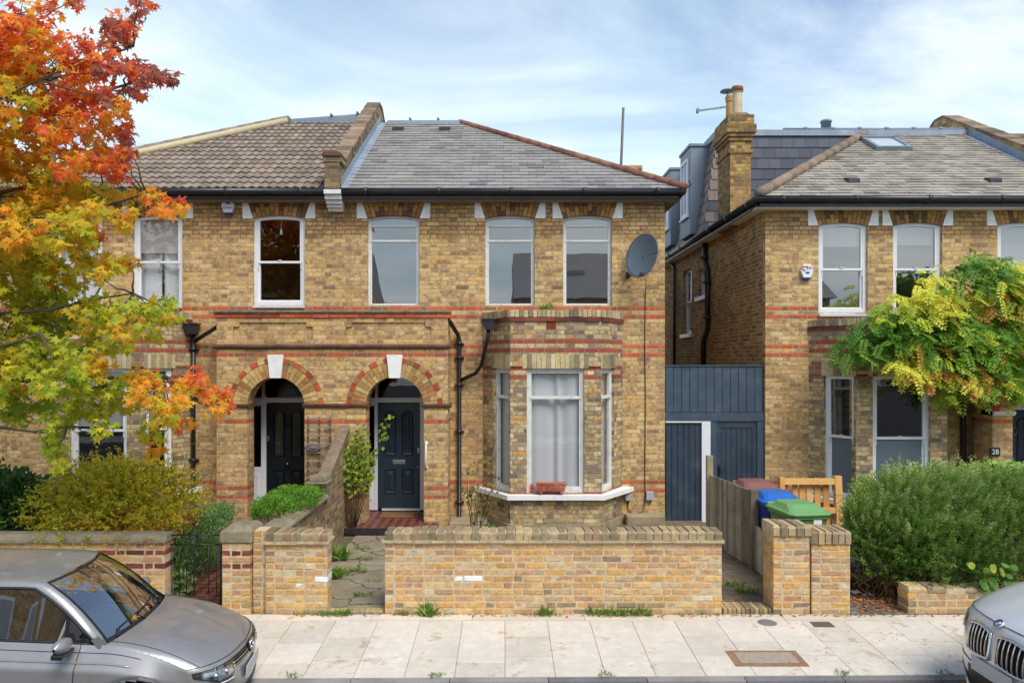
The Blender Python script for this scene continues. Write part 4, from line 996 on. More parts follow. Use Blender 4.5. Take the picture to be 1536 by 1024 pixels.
while z < zt2:
    gz = 0.236; y = Yl - (0.0 if r % 2 else 0.14)
    while y < 20.8:
        a, b = max(y + 0.003, Yl), y + 0.267; y += 0.27; z1_ = min(z + gz + 0.01, zt2)
        if b - a < 0.03: continue
        sl_.add([(XB + kx * (z - zb2) - 0.02, a, z), (XB + kx * (z - zb2) - 0.02, b, z), (XB + kx * (z1_ - zb2) - 0.005, b, z1_), (XB + kx * (z1_ - zb2) - 0.005, a, z1_)], [(3, 2, 1, 0)], 1)
    z += gz; r += 1
sl_.build('slate_cladding', [M['darkslate'], M['mixslate']], lo)
le = MB(); le.box((XT - 0.03, Yl - 0.05, zt2), (10.3, Yl + 0.05, zt2 + 0.13)); le.box((XT - 0.05, Yl - 0.05, zt2 - 0.02), (XT + 0.04, 20.9, zt2 + 0.13)); le.box((XT, Yl, zt2 + 0.10), (10.3, 20.9, zt2 + 0.13)); le.build('roof_edging', M['lead'], lo)
rl = MB(); rl.tube([(6.2, Yl, zt2 + 0.155), (10.3, Yl, zt2 + 0.155)], 0.03, 8)
for x in (6.7, 7.3, 7.9, 8.5, 9.1, 9.7): rl.tube([(x - 0.04, Yl, zt2 + 0.165), (x + 0.04, Yl, zt2 + 0.165)], 0.04, 8)
rl.build('ridge_roll', M['leaddk'], lo)
fv = MB(); fv.lathe((PX(1239, 17), 17.0, zt2 + 0.22), [(0.11, 0), (0.11, 0.3), (0.13, 0.3), (0.13, 0.33), (0.10, 0.36), (0, 0.37)], 14); fv.build('flue', M['leaddk'], lo)
fv = MB(); fv.lathe((PX(1230, 16.2), 16.22, 6.75), [(0.045, 0), (0.045, 0.42), (0.06, 0.43), (0.06, 0.46), (0, 0.46)], 12); fv.build('vent_pipe', M['leaddk'], lo)
for (ya, yb, zt_, zbot) in ((16.98, 17.95, 7.80, 5.78), (19.0, 20.2, 7.78, 5.85)):
    d = MB(); xf = 4.30
    d.box((xf, ya, zbot), (4.9, yb, zt_)); d.box((xf - 0.03, ya - 0.03, zt_), (4.95, yb + 0.03, zt_ + 0.07)); do = d.build('dormer', M['leaddk'], lo, bevel=0.01)
    w = MB(); a, b = ya + 0.14, yb - 0.14; c, e = zbot + 0.45, zt_ - 0.22
    for p, q in (((xf - 0.035, a, c), (xf - 0.001, a + 0.07, e)), ((xf - 0.035, b - 0.07, c), (xf - 0.001, b, e)), ((xf - 0.035, a + 0.07, c), (xf - 0.001, b - 0.07, c + 0.08)), ((xf - 0.035, a + 0.07, e - 0.07), (xf - 0.001, b - 0.07, e)), ((xf - 0.04, a + 0.07, (c + e) / 2 - 0.025), (xf - 0.001, b - 0.07, (c + e) / 2 + 0.025)), ((xf - 0.03, (a + b) / 2 - 0.012, c + 0.08), (xf - 0.001, (a + b) / 2 + 0.012, e - 0.07)), ((xf - 0.06, a - 0.03, c - 0.04), (xf - 0.001, b + 0.03, c))): w.box(p, q)
    wo_ = w.build('window', M['white'], do)
    w = MB(); w.add([(xf - 0.006, a + 0.07, c + 0.08), (xf - 0.006, b - 0.07, c + 0.08), (xf - 0.006, b - 0.07, e - 0.07), (xf - 0.006, a + 0.07, e - 0.07)], [(0, 1, 2, 3)]); w.build('pane', simple('white_shade', lin(190, 196, 200), 0.2, var=0.02), wo_)
# chimney of the right house
M['chimbrick'] = brick_mat('chimney_brick', stops=[(0.0, lin(176, 138, 84)), (0.3, lin(190, 150, 84)), (0.5, lin(150, 112, 66)), (0.7, lin(130, 108, 74)), (0.85, lin(204, 164, 96)), (0.95, lin(112, 98, 70))], mortar=lin(168, 148, 110), stain=0.8)
ch = MB(); a, b, c, d = 4.46, 4.87, 14.5, 15.35
ch.box((a, c, 5.5), (b, d, 6.95))
for z0_, z1_, e in ((6.95, 7.03, 0.03), (7.03, 7.19, 0.0), (7.19, 7.265, 0.03), (7.265, 7.34, 0.06), (7.34, 7.50, 0.085), (7.50, 7.70, 0.05)): ch.box((a - e, c - e, z0_), (b + e, d + e, z1_))
cho = ch.build('chimney', M['chimbrick'], right)
fl = MB(); fl.prism([(a - 0.02, 7.70), (b + 0.02, 7.70), (b - 0.1, 7.76), (a + 0.1, 7.76)], c, d); fl.build('flaunching', M['cement'], cho)
def pot(x, y, h, r, mt):
    p = MB(); p.lathe((x, y, 7.72), [(r * 1.05, 0), (r, 0.05), (r * 0.93, h * 0.72), (r * 0.93, h * 0.78), (r * 1.06, h * 0.79), (r * 1.06, h * 0.82), (r * 0.97, h * 0.83), (r * 1.1, h * 0.86), (r * 1.1, h * 0.96), (r, h), (r * 0.8, h), (r * 0.8, h * 0.6)], 18, cap=False); return p.build('chimney_pot', mt, cho)
pot(4.67, 14.72, 0.64, 0.10, [simple('cream_pot', lin(206, 186, 148), 0.8, var=0.1, scale=5, dirt=lin(150, 110, 80), dirt_amt=0.5)])
pot(4.66, 15.15, 0.60, 0.09, [simple('buff_pot', lin(196, 150, 100), 0.8, var=0.1, scale=5)])
pt = MB(); pt.lathe((4.67, 14.72, 8.24), [(0.115, 0), (0.115, 0.08), (0.10, 0.12)], 18); pt.build('pot_rim', M['redtile'], cho)
cw = MB(); cw.lathe((4.60, 15.15, 8.40), [(0.15, 0), (0.13, 0.03), (0.02, 0.06)], 14); cw.tube([(4.60, 15.15, 8.2), (4.60, 15.15, 8.42)], 0.01, 5); cw.build('chimney_cowl', M['leaddk'], cho)
an = MB(); A, B = Vector((4.62, 15.25, 8.12)), Vector((4.02, 15.25, 8.04)); an.tube([A, B], 0.011, 6); an.tube([(4.62, 15.25, 7.7), (4.62, 15.25, 8.15)], 0.014, 6)
for k in range(9):
    p = B.lerp(A, 0.04 + k * 0.1); an.tube([p + Vector((0, -0.11, 0)), p + Vector((0, 0.11, 0))], 0.005, 5)
an.box((3.99, 15.2, 8.0), (4.03, 15.3, 8.08))
tag(an.build('television_aerial', M['leaddk']), 'thin metal aerial with short rods strapped to the tall chimney stack', 'aerial')

# house beyond the right-hand parapet: its tiled roof shows over the coping
fr_ = empty('brick_house', (14, 13, -0.25), 'house at the far right edge, only its brown tiled roof showing over the parapet', 'house', 'brick houses along the street')
w = MB(); w.box((10.64, 13.0, -0.3), (17.0, 20.6, 5.4)); w.build('wall', M['brick'], fr_)
w = MB(); w.add([(10.64, 12.7, 5.45), (17.2, 12.7, 5.45), (17.2, 17.3, 8.2), (10.64, 17.3, 8.2), (17.2, 21, 5.45), (10.64, 21, 5.45)], [(0, 1, 2, 3), (3, 2, 4, 5)]); rf_ = w.build('roof', M['slatebase'], fr_)
tl = MB(); cp2, sp2 = math.cos(math.atan(0.598)), math.sin(math.atan(0.598))
for r in range(18):
    for k in range(30):
        x0 = 10.66 + k * 0.22; s0 = r * 0.29; z_ = 5.46 + s0 * sp2; y_ = 12.7 + s0 * cp2
        tl.add([(x0, y_ - 0.01, z_ + 0.035), (x0 + 0.21, y_ - 0.01, z_ + 0.035), (x0 + 0.21, y_ + 0.3 * cp2, z_ + 0.3 * sp2 + 0.012), (x0, y_ + 0.3 * cp2, z_ + 0.3 * sp2 + 0.012), (x0, y_ - 0.01, z_), (x0 + 0.21, y_ - 0.01, z_)], [(0, 1, 2, 3), (4, 5, 1, 0)])
tl.build('roof_tiles', M['redtile'], rf_)
w = MB(); gutter_run(w, (10.7, 12.66, 5.42), (17.2, 12.66, 5.42)); w.build('gutter', M['black'], fr_)

# ------------------------------------------------------------------ downpipes
def pipe(root, pts, r=0.036, collars=(), mat='black', shoe=True):
    p = MB(); p.tube(pts, r, 10)
    for c in collars:
        c = Vector(c); p.tube([c - Vector((0, 0, 0.03)), c + Vector((0, 0, 0.03))], r * 1.3, 10); p.box((c.x - r * 2.2, c.y - 0.0, c.z - 0.012), (c.x + r * 2.2, c.y + r * 1.6, c.z + 0.012))
    return p.build('downpipe', M[mat], root)
def hopper(root, x, y, z):
    h = MB(); h.prism([(x - 0.05, z - 0.17), (x + 0.05, z - 0.17), (x + 0.10, z - 0.08), (x + 0.115, z), (x - 0.115, z), (x - 0.10, z - 0.08)], y - 0.14, y + 0.02); h.box((x - 0.13, y - 0.155, z - 0.005), (x + 0.13, y + 0.03, z + 0.025)); h.build('hopper', M['black'], root, bevel=0.006)
yw = 12.94
X1 = PX(689, yw)
pipe(mid, [(PX(672, yw - .35), 12.5, 3.56), (PX(676, 12.6), 12.62, 3.5), (X1 - 0.02, yw, 3.30), (X1, yw, 3.2), (X1, yw, 0.02), (X1, yw - 0.06, -0.04)], 0.038, [(X1, yw, 3.15), (X1, yw, 2.42), (X1, yw, 1.6), (X1, yw, 0.35), (X1, yw, 2.9)])
yh = 12.48; hx = PX(733, yh); hopper(mid, hx, yh + 0.05, PZ(480, yh))
pipe(mid, [(hx, yh, PZ(492, yh)), (PX(731, yh), yh, PZ(508, yh)), (PX(722, 12.7), 12.7, PZ(548, 12.7)), (PX(713, 12.85), 12.85, PZ(560, 12.85)), (X1, yw, PZ(571, yw))], 0.034, [])
X2 = PX(290, yw); hopper(left, X2, yw, PZ(487, yw)); pipe(left, [(X2, yw, PZ(498, yw)), (X2, yw, 0.4)], 0.038, [(X2, yw, 3.05), (X2, yw, 2.2), (X2, yw, 1.1)])
pipe(left, [(PX(328, 12.5), 12.6, PZ(486, 12.6)), (X2 + 0.02, yw, PZ(512, yw))], 0.036)
X3 = PX(1445, yw); pipe(right, [(X3, yw, 3.3), (X3, yw, 0.3)], 0.045, [(X3, yw, 1.96), (X3, yw, 1.0)])
xs = 4.56
pipe(right, [(xs, 16.7, 5.55), (xs, 16.7, 5.1), (xs - 0.02, 16.45, 4.9), (xs - 0.02, 16.4, 4.7), (xs - 0.02, 16.4, 3.55), (xs - 0.02, 16.75, 3.3), (xs, 16.85, 2.2)], 0.06, [(xs - 0.02, 16.4, 4.6), (xs - 0.02, 16.4, 3.8), (xs, 16.7, 5.2)])
pipe(right, [(xs, 20.2, 5.55), (xs, 20.0, 5.45), (xs, 19.7, 5.35), (xs, 19.7, 2.7)], 0.04, [(xs, 19.7, 3.5)])

# ------------------------------------------------------------------ fixtures on the walls
def text(body, size, loc, rot, mat, parent, ext=0.0005):
    c = bpy.data.curves.new('lettering', 'FONT'); c.body = body; c.size = size; c.align_x = 'CENTER'; c.align_y = 'CENTER'; c.extrude = ext
    c.materials.append(mat); tmp = bpy.data.objects.new('tmp', c); me = bpy.data.meshes.new_from_object(tmp); bpy.data.objects.remove(tmp)
    o = bpy.data.objects.new('lettering', me); COL.objects.link(o); o.parent = parent
    o.location = Vector(loc) - ORG[parent.name]; o.rotation_euler = rot; return o
blue = simple('blue_print', lin(40, 48, 110), 0.5, var=0.02); redp = simple('red_print', lin(196, 40, 44), 0.5, var=0.02); dblue = simple('blue_strobe', lin(30, 44, 130), 0.2, var=0.1)
def alarm(px_, py_, Y, w, h, nm, lab, kind):
    x, z = PX(px_, Y), PZ(py_, Y); a = MB(); W, Hh = w / 2, h / 2
    P6 = [(x - W * 0.62, z + Hh), (x - W, z + Hh * 0.15), (x - W * 0.62, z - Hh * 0.78), (x + W * 0.62, z - Hh * 0.78), (x + W, z + Hh * 0.15), (x + W * 0.62, z + Hh)][::-1]
    a.prism(P6[::-1], Y - 0.06, Y); o = a.build('alarm_box', M['white'], None, bevel=0.008); tag(o, lab, 'alarm box')
    b = MB(); b.prism([(x - W * 0.5, z - Hh), (x + W * 0.5, z - Hh), (x + W * 0.62, z - Hh * 0.79), (x - W * 0.62, z - Hh * 0.79)], Y - 0.055, Y - 0.002); b.build('strobe', dblue, o)
    if kind == 0:
        q = MB(); q.tube([(p[0], Y - 0.058, p[1]) for p in P6 + [P6[0]]], 0.007, 5, cap=False); q.build('rim', dblue, o)
    yy = Y - 0.063
    if kind == 0:
        b = MB(); b.lathe((x + 0.005, yy, z + Hh * 0.42), [(0.028, 0), (0.028, 0.002)], 16, M=Matrix.Rotation(R(90), 4, 'X')); b.box((x - 0.045, yy - 0.001, z + Hh * 0.34), (x - 0.037, yy, z + Hh * 0.84)); b.box((x - 0.037, yy - 0.001, z + Hh * 0.78), (x + 0.02, yy, z + Hh * 0.84)); b.build('emblem', blue, o)
        text('Orisec', 0.062, (x, yy, z - Hh * 0.18), (R(90), 0, 0), blue, o)
    else:
        b = MB(); b.tube([(x - 0.055 + 0.028 * math.cos(t), yy, z + Hh * 0.42 + 0.035 * math.sin(t)) for t in [k * 0.35 for k in range(3, 17)]], 0.009, 6); b.tube([(x - 0.012 + 0.02 * math.cos(t), yy, z + Hh * 0.5 + 0.026 * math.sin(t)) for t in [k * 0.35 - 1.2 for k in range(0, 12)]], 0.008, 6); b.build('emblem', redp, o)
        b = MB(); b.box((x - 0.03, yy - 0.001, z - Hh * 0.25), (x + 0.035, yy, z - Hh * 0.02), M=Matrix.Identity(4)); b.build('emblem', blue, o)
        b = MB()
        for k in range(3): b.box((x + 0.025, yy - 0.001, z + Hh * (0.35 + 0.12 * k)), (x + 0.075, yy, z + Hh * (0.39 + 0.12 * k)))
        b.build('small_print', blue, o)
    return o
alarm(343.5, 310.5, 12.99, 0.25, 0.29, 'l', 'white hexagonal alarm box with blue mark high on the left house wall', 0)
alarm(1209, 408, 12.99, 0.22, 0.27, 'r', 'white alarm box with red and blue marks on the right house corner', 1)
# satellite dish
ds = empty('satellite_dish', (PX(964, 12.65), 12.97, PZ(413, 12.97)), 'grey satellite dish on an arm beside the rightmost upper window of the middle house', 'satellite dish')
dm = simple('dish_grey_paint', lin(92, 104, 112), 0.55, var=0.06, scale=4, dirt=lin(150, 150, 146), dirt_amt=0.2)
c = Vector((PX(964, 12.6), 12.60, PZ(384, 12.6))); T = Matrix.Translation(c) @ Matrix.Rotation(R(-48), 4, 'Z') @ Matrix.Rotation(R(-12), 4, 'X')
b = MB(T); rows = []
for i in range(9):
    r = i / 8; rows.append([Vector((0.335 * r * math.cos(t), -0.07 * r * r + 0.04, 0.385 * r * math.sin(t))) for t in [2 * math.pi * k / 40 for k in range(41)]])
b.grid(rows); b.tube([Vector((0.335 * math.cos(t), -0.03, 0.385 * math.sin(t))) for t in [2 * math.pi * k / 40 for k in range(41)]], 0.008, 6, cap=False); b.build('reflector', dm, ds, solid=0.004)
b = MB(); bx_ = Vector((PX(943, 12.9), 12.97, PZ(413, 12.9))); foot = T @ Vector((0.03, -0.02, -0.36)); b.tube([bx_ + Vector((0, 0, 0.07)), bx_ + Vector((0, 0, -0.05))], 0.03, 8); b.tube([bx_ + Vector((0.01, -0.05, 0)), foot + Vector((0.02, -0.05, -0.01))], 0.014, 8); b.tube([bx_ + Vector((0, 0.03, 0)), bx_ + Vector((0, -0.08, 0))], 0.02, 8)
b.tube([c + Vector((0, 0.12, 0)), bx_ + Vector((0.02, -0.06, 0.02))], 0.016, 8); b.build('bracket', M['black'], ds)
b = MB(); b.box(tuple(foot + Vector((-0.02, -0.06, -0.02))), tuple(foot + Vector((0.05, 0.0, 0.06)))); b.build('receiver', M['black'], ds, bevel=0.01)
cb_ = MB(); xa = PX(968, 12.97); cb_.tube([(xa, 12.9, PZ(420, 12.97)), (xa + 0.003, 12.985, PZ(440, 12.97)), (xa - 0.006, 12.985, PZ(520, 12.97)), (xa + 0.004, 12.985, PZ(600, 12.97)), (xa - 0.004, 12.985, PZ(700, 12.97)), (xa, 12.985, PZ(745, 12.97)), (xa - 0.03, 12.96, PZ(765, 12.97)), (xa - 0.2, 12.97, PZ(772, 12.97)), (xa - 0.3, 12.985, PZ(765, 12.97)), (xa - 0.32, 12.985, PZ(748, 12.97))], 0.007, 6)
tag(cb_.build('cable', M['black']), 'thin dark cable dropping from the satellite dish to the grey boxes', 'cable')
gb_ = simple('grey_plastic', lin(168, 174, 178), 0.5, var=0.04)
for (px_, py_, w, h, lab) in ((942, 745, 0.10, 0.12, 'small grey junction box just right of the bay sill'), (974.5, 743, 0.13, 0.15, 'larger grey junction box at the foot of the dish cable')):
    b = MB(); x, z = PX(px_, 12.97), PZ(py_, 12.97); b.box((x - w / 2, 12.93, z - h / 2), (x + w / 2, 12.998, z + h / 2)); o = b.build('junction_box', gb_, None, bevel=0.008); tag(o, lab, 'utility box')
    q = MB(); q.tube([(x, 12.97, z - h / 2), (x + 0.01, 12.975, z - h / 2 - 0.07)], 0.01, 6); q.build('conduit', M['black'], o)
ab = MB(); z = PZ(487, 12.24); x = PX(827, 12.24); ab.box((x - 0.085, 12.243, z - 0.07), (x + 0.085, 12.27, z + 0.07)); 
abo = tag(ab.build('air_brick', M['red']), 'perforated red clay air brick in the bay parapet above the bay window', 'air brick')
ah = MB()
for i in range(6):
    for k in range(4): ah.box((x - 0.072 + i * 0.0255, 12.239, z - 0.054 + k * 0.03), (x - 0.072 + i * 0.0255 + 0.015, 12.2425, z - 0.054 + k * 0.03 + 0.017))
ah.build('air_holes', M['void'], abo)
# number plate 28
npx = MB(); x, z = PX(1492, 12.39), PZ(677.5, 12.39); npx.box((x - 0.085, 12.375, z - 0.075), (x + 0.085, 12.398, z + 0.075)); o = tag(npx.build('number_plate', M['ink'], None, bevel=0.004), 'small black house number plate reading 28 on the right porch pier', 'number plate'); text('28', 0.12, (x, 12.372, z), (R(90), 0, 0), M['whitestone'], o)
# grab handle beside the navy door
gh = MB(); x = PX(639.5, 12.4); gh.tube([(x, 12.39, PZ(664, 12.4)), (x, 12.33, PZ(667, 12.4)), (x, 12.33, PZ(698, 12.4)), (x, 12.39, PZ(701, 12.4))], 0.016, 8); gh.lathe((x, 12.4, PZ(664, 12.4)), [(0.03, 0), (0.03, 0.012)], 12, M=Matrix.Rotation(R(90), 4, 'X')); gh.lathe((x, 12.4, PZ(701, 12.4)), [(0.03, 0), (0.03, 0.012)], 12, M=Matrix.Rotation(R(90), 4, 'X'))
tag(gh.build('grab_handle', M['white']), 'white vertical grab handle on the brick pier beside the navy door', 'handle')
# doorstep, mat
st = MB(); st.box((-2.62, 11.95, 0.02), (-1.12, 12.4, 0.125)); st.box((-2.45, 12.4, 0.02), (-1.40, 13.33, 0.125))
so_ = st.build('doorstep', M['redblack']); tag(so_, 'red and black tiled doorstep in front of the navy door', 'doorstep')
tb = MB()
for i in range(12): tb.cbox((-2.62 + i * 0.125 + 0.003, 11.935, 0.03), (-2.62 + (i + 1) * 0.125 - 0.003, 11.96, 0.128), 0.004)
tb.build('edge_tiles', simple('black_tile', lin(46, 46, 52), 0.3, var=0.15, scale=10), so_)
sb2 = MB(); sb2.box((-2.60, 11.99, -0.05), (-1.15, 12.4, 0.018)); sb2.build('step_base', M['cement'], so_)
mt = MB(); mt.box((PX(572, 13.0), 12.72, 0.128), (PX(623, 13.0), 13.12, 0.145)); tag(mt.build('doormat', simple('coir', lin(132, 94, 62), 0.98, var=0.2, scale=60, bump=0.9)), 'brown coir doormat on the tiled step of the navy door', 'doormat')
for (x0, x1, lab) in ((-1.30, -0.2, 'cement kerb block under the downpipe by the bay'), ):
    b = MB(); b.box((x0 + 0.35, 12.45, -0.05), (x1 - 0.1, 12.99, 0.10)); tag(b.build('concrete_block', M['cement'], None, bevel=0.02), 'worn cement block at the wall foot right of the doorstep', 'block')
b = MB(); b.box((2.12, 12.75, -0.05), (2.80, 12.99, 0.16)); tag(b.build('stone_block', M['cement'], None, bevel=0.03), 'grey stone block at the house corner left of the side gate', 'block')
b = MB(); b.box((-2.72, 12.2, -0.05), (-2.42, 12.45, 0.26)); tag(b.build('stone_block', M['cement'], None, bevel=0.03), 'rounded cement block left of the tiled doorstep', 'block')

# ------------------------------------------------------------------ side gate screen
def boards(mb, x0, x1, z0, z1, Y, w, n=None, gap=0.006, mi=0):
    n = n or max(1, round((x1 - x0) / w)); w = (x1 - x0) / n
    for i in range(n): mb.cbox((x0 + i * w + gap / 2, Y + jit(0.0015), z0), (x0 + (i + 1) * w - gap / 2, Y + 0.02, z1), 0.004)
gpaint = simple('slate_blue_paint', lin(62, 78, 92), 0.5, var=0.14, scale=3, bump=0.2, dirt=lin(128, 134, 134), dirt_amt=0.25, flecks=[(lin(160, 160, 150), 15, 0.74)])
gpaint2 = simple('dark_blue_door_paint', lin(48, 62, 75), 0.5, var=0.14, scale=3, bump=0.2, dirt=lin(120, 128, 128), dirt_amt=0.28, flecks=[(lin(150, 150, 140), 15, 0.75)])
gs = empty('side_gate', (3.7, 13.05, -0.05), 'tall dark blue boarded screen with two doors closing the gap between the houses', 'gate')
Yg = 13.06
b = MB(); boards(b, 2.86, 4.60, 1.93, 2.75, Yg, 0.14); b.box((2.86, Yg + 0.02, 1.9), (4.60, Yg + 0.05, 2.74)); b.build('top_boards', gpaint, gs)
b = MB(); b.box((2.85, Yg - 0.03, 1.78), (4.61, Yg + 0.05, 1.925)); b.box((2.85, Yg - 0.02, 2.752), (4.6, Yg + 0.03, 2.775)); b.box((3.655, Yg - 0.02, -0.1), (3.77, Yg + 0.06, 1.78)); b.box((4.49, Yg - 0.02, -0.1), (4.61, Yg + 0.06, 1.78)); b.build('beam', gpaint, gs)
b = MB(); b.box((3.5, Yg - 0.05, -0.1), (3.652, Yg + 0.06, 1.775)); b.box((2.86, Yg - 0.035, 1.752), (3.5, Yg + 0.04, 1.776)); b.build('white_post', M['white'], gs)
b = MB(); boards(b, 2.87, 3.495, -0.08, 1.75, Yg, 0.105); b.box((2.87, Yg + 0.02, -0.08), (3.495, Yg + 0.04, 1.75)); b.build('door', gpaint2, gs)
b = MB(); boards(b, 3.85, 4.41, 0.0, 1.66, Yg + 0.012, 0.09); b.box((3.775, Yg, -0.08), (3.85, Yg + 0.04, 1.755)); b.box((4.41, Yg, -0.08), (4.485, Yg + 0.04, 1.755)); b.box((3.85, Yg, 1.66), (4.41, Yg + 0.04, 1.755)); dd = b.build('door', gpaint2, gs)
b = MB(); b.box((3.80, Yg - 0.012, 0.80), (3.83, Yg, 0.98)); b.tube([(3.815, Yg - 0.01, 0.93), (3.815, Yg - 0.045, 0.93), (3.93, Yg - 0.045, 0.93)], 0.009, 7); b.build('handle', M['ink'], dd)

# ------------------------------------------------------------------ featherboard fence with posts
fe = empty('wooden_fence', (3.35, 10.2, 0), 'weathered grey-brown featherboard fence running back from the brick pier', 'fence')
wood = piece_mat('weathered_wood', [(0, lin(176, 162, 136)), (0.2, lin(150, 136, 112)), (0.4, lin(190, 172, 144)), (0.6, lin(140, 126, 104)), (0.8, lin(166, 154, 126)), (0.9, lin(128, 114, 94))], fine=12, pit=0.75, bump=0.3, lichen=[(lin(108, 112, 72), 3, 0.56, 0.5)])
def fence_run(p0, p1, z1, w=0.085):
    p0, p1 = Vector((*p0, 0)), Vector((*p1, 0)); L = (p1 - p0).length; ang = math.atan2((p1 - p0).y, (p1 - p0).x); n = int(L / w); b = MB()
    for i in range(n):
        T = Matrix.Translation(p0 + (p1 - p0) * (i / n)) @ Matrix.Rotation(ang, 4, 'Z') @ Matrix.Rotation(R(4), 4, 'Z')
        b.box((0, -0.008, 0.03 + jit(0.01)), (w * 1.12, 0.008, z1 + jit(0.012)), M=T)
    return b.build('fence_boards', wood, fe)
FA, FB, FC = (3.22, 11.55), (3.39, 9.99), (3.415, 8.52)
fence_run(FB, FA, 1.07); fence_run(FC, FB, 0.63)
b = MB(); b.box((FB[0] - 0.05, FB[1] - 0.05, 0), (FB[0] + 0.05, FB[1] + 0.05, 1.10)); b.build('post', wood, fe)
b = MB(); b.box((FA[0] - 0.04, FA[1] - 0.05, 0), (FA[0] + 0.05, FA[1] + 0.05, 1.36)); b.build('post', wood, fe)

# ------------------------------------------------------------------ garden walls built brick by brick
GW = [(0.0, lin(216, 168, 98)), (0.12, lin(204, 160, 104)), (0.24, lin(218, 178, 116)), (0.34, lin(200, 154, 108)), (0.44, lin(212, 162, 92)), (0.54, lin(194, 166, 128)), (0.62, lin(204, 158, 116)),
      (0.70, lin(216, 180, 126)), (0.78, lin(184, 150, 110)), (0.84, lin(200, 172, 134)), (0.90, lin(192, 142, 108)), (0.95, lin(158, 134, 106)), (0.975, lin(212, 196, 168))]
M['gw'] = piece_mat('garden_wall_brick', GW, fine=24, pit=0.62, bump=0.9, broad=0.25, lichen=[(lin(128, 112, 88), 14, 0.57, 0.55), (lin(196, 182, 152), 17, 0.62, 0.6), (lin(170, 120, 70), 9, 0.62, 0.35)])
M['gwm'] = simple('wall_mortar', lin(204, 184, 148), 0.97, var=0.22, scale=18, bump=0.9, dirt=lin(116, 104, 80), dirt_amt=0.4)
M['cope'] = piece_mat('coping_brick', [(0, lin(178, 156, 120)), (0.25, lin(158, 140, 108)), (0.45, lin(188, 164, 122)), (0.62, lin(142, 126, 98)), (0.75, lin(196, 170, 122)), (0.9, lin(168, 138, 106))], fine=26, pit=0.6, bump=0.9, lichen=[(lin(200, 190, 160), 18, 0.62, 0.6), (lin(66, 60, 50), 14, 0.62, 0.7)])
M['crease'] = simple('pale_creasing', lin(190, 174, 138), 0.95, var=0.14, scale=14, bump=0.7, dirt=lin(100, 86, 64), dirt_amt=0.7)
def gwall(x0, x1, Yf, z0, z1, th=0.22, cope=None, red_rows=(), end_faces=True, course=0.0745, parent=None, name='garden_wall', white=(), lowpale=True, seed=0):
    """Flemish bond wall of single bricks over a mortar core, facing the street"""
    L = x1 - x0; n = max(1, round((z1 - z0) / course)); ch = (z1 - z0) / n
    core = MB(); core.box((x0 + 0.003, Yf + 0.0045, z0 - 0.1), (x1 - 0.003, Yf + th - 0.0045, z1 - 0.003))
    br = MB()
    for r in range(n):
        zb, zt = z0 + r * ch + 0.0065 + jit(0.002), z0 + (r + 1) * ch - 0.0065 + jit(0.002); x = x0 - (0.11 if r % 2 else 0.0) ; k = r
        while x < x1 - 0.01:
            w = (0.225 if k % 2 else 0.112) + jit(0.008); a, b = max(x, x0), min(x + w - 0.013, x1); x += w; k += 1
            if b - a < 0.035: continue
            rv = rng.random()
            if lowpale and r < 2 and rng.random() < 0.6: rv = rng.choice([0.5, 0.97, 0.83, 0.78])
            mi = 1 if r in red_rows else 0
            if (r, round((a - x0) / 0.3)) in white: mi = 2
            dq = th if th < 0.25 else 0.11
            br.cbox((a, Yf + jit(0.003), zb), (b, Yf + dq + jit(0.003), zt), 0.008, mi=mi, rnd=rv, jit=0.0036)
        if th >= 0.25:
            for (u, v) in ((x0, x0 + 0.1), (x1 - 0.1, x1)):
                y = Yf + 0.12 - (0.06 if r % 2 else 0)
                y = max(y, Yf + 0.12); k2 = r
                while y < Yf + th - 0.02:
                    w = 0.215 if k2 % 2 else 0.105; e = min(y + w, Yf + th); br.box((u - jit(0.002), y, zb), (v + jit(0.002), e - 0.012, zt), 1 if r in red_rows else 0); y += w; k2 += 1
    ro = core.build(name, M['gwm'], parent); br.build('bricks', [M['gw'], M['dkred'], M['whitestone']], ro); return ro
def edge_coping(ro, x0, x1, Yf, z0, h=0.096, th=0.25, w=0.098, mat='cope', over=0.015):
    c = MB(); n = max(2, round((x1 - x0) / w)); w = (x1 - x0) / n
    for i in range(n):
        a = x0 + i * w + 0.006 + jit(.002); b = a + w - 0.013; q = jit(0.008); hh = h + jit(0.010)
        sl = 0.012
        vs = [(a, Yf - over + q, z0), (b, Yf - over + q, z0), (b, Yf + th + q, z0), (a, Yf + th + q, z0), (a + jit(.003), Yf - over + q + jit(.004), z0 + hh - 0.026), (b, Yf - over + q, z0 + hh - 0.026 + jit(.006)), (b, Yf + th + q, z0 + hh), (a, Yf + th + q, z0 + hh),
              (a + 0.01, Yf - over + q + 0.028, z0 + hh), (b - 0.01, Yf - over + q + 0.028, z0 + hh + jit(.005))]
        c.add(vs, [(0, 1, 5, 4), (4, 5, 9, 8), (8, 9, 6, 7), (1, 2, 6, 9, 5), (3, 0, 4, 8, 7), (2, 3, 7, 6)])
    c.build('coping', M[mat], ro)
    m_ = MB(); m_.box((x0 + 0.003, Yf + 0.004, z0 - 0.004), (x1 - 0.003, Yf + th - 0.01, z0 + h - 0.016)); m_.build('coping_bed', M['gwm'], ro)
def creasing(ro, x0, x1, Yf, z0, th=0.28):
    c = MB(); n = max(1, int((x1 - x0) / 0.26)); 
    for k in range(2):
        for i in range(n):
            a, b = x0 + (x1 - x0) * i / n, x0 + (x1 - x0) * (i + 1) / n; c.cbox((a + 0.002, Yf - 0.035 + 0.012 * k + jit(0.005), z0 + 0.014 * k), (b - 0.002, Yf + th, z0 + 0.014 * k + 0.013), 0.003, jit=0.0015)
    c.prism([(Yf - 0.002, z0 - 0.02), (Yf - 0.03, z0), (Yf + 0.02, z0)], x0, x1, axis='x'); c.build('tile_creasing', M['crease'], ro)
YW = 8.27
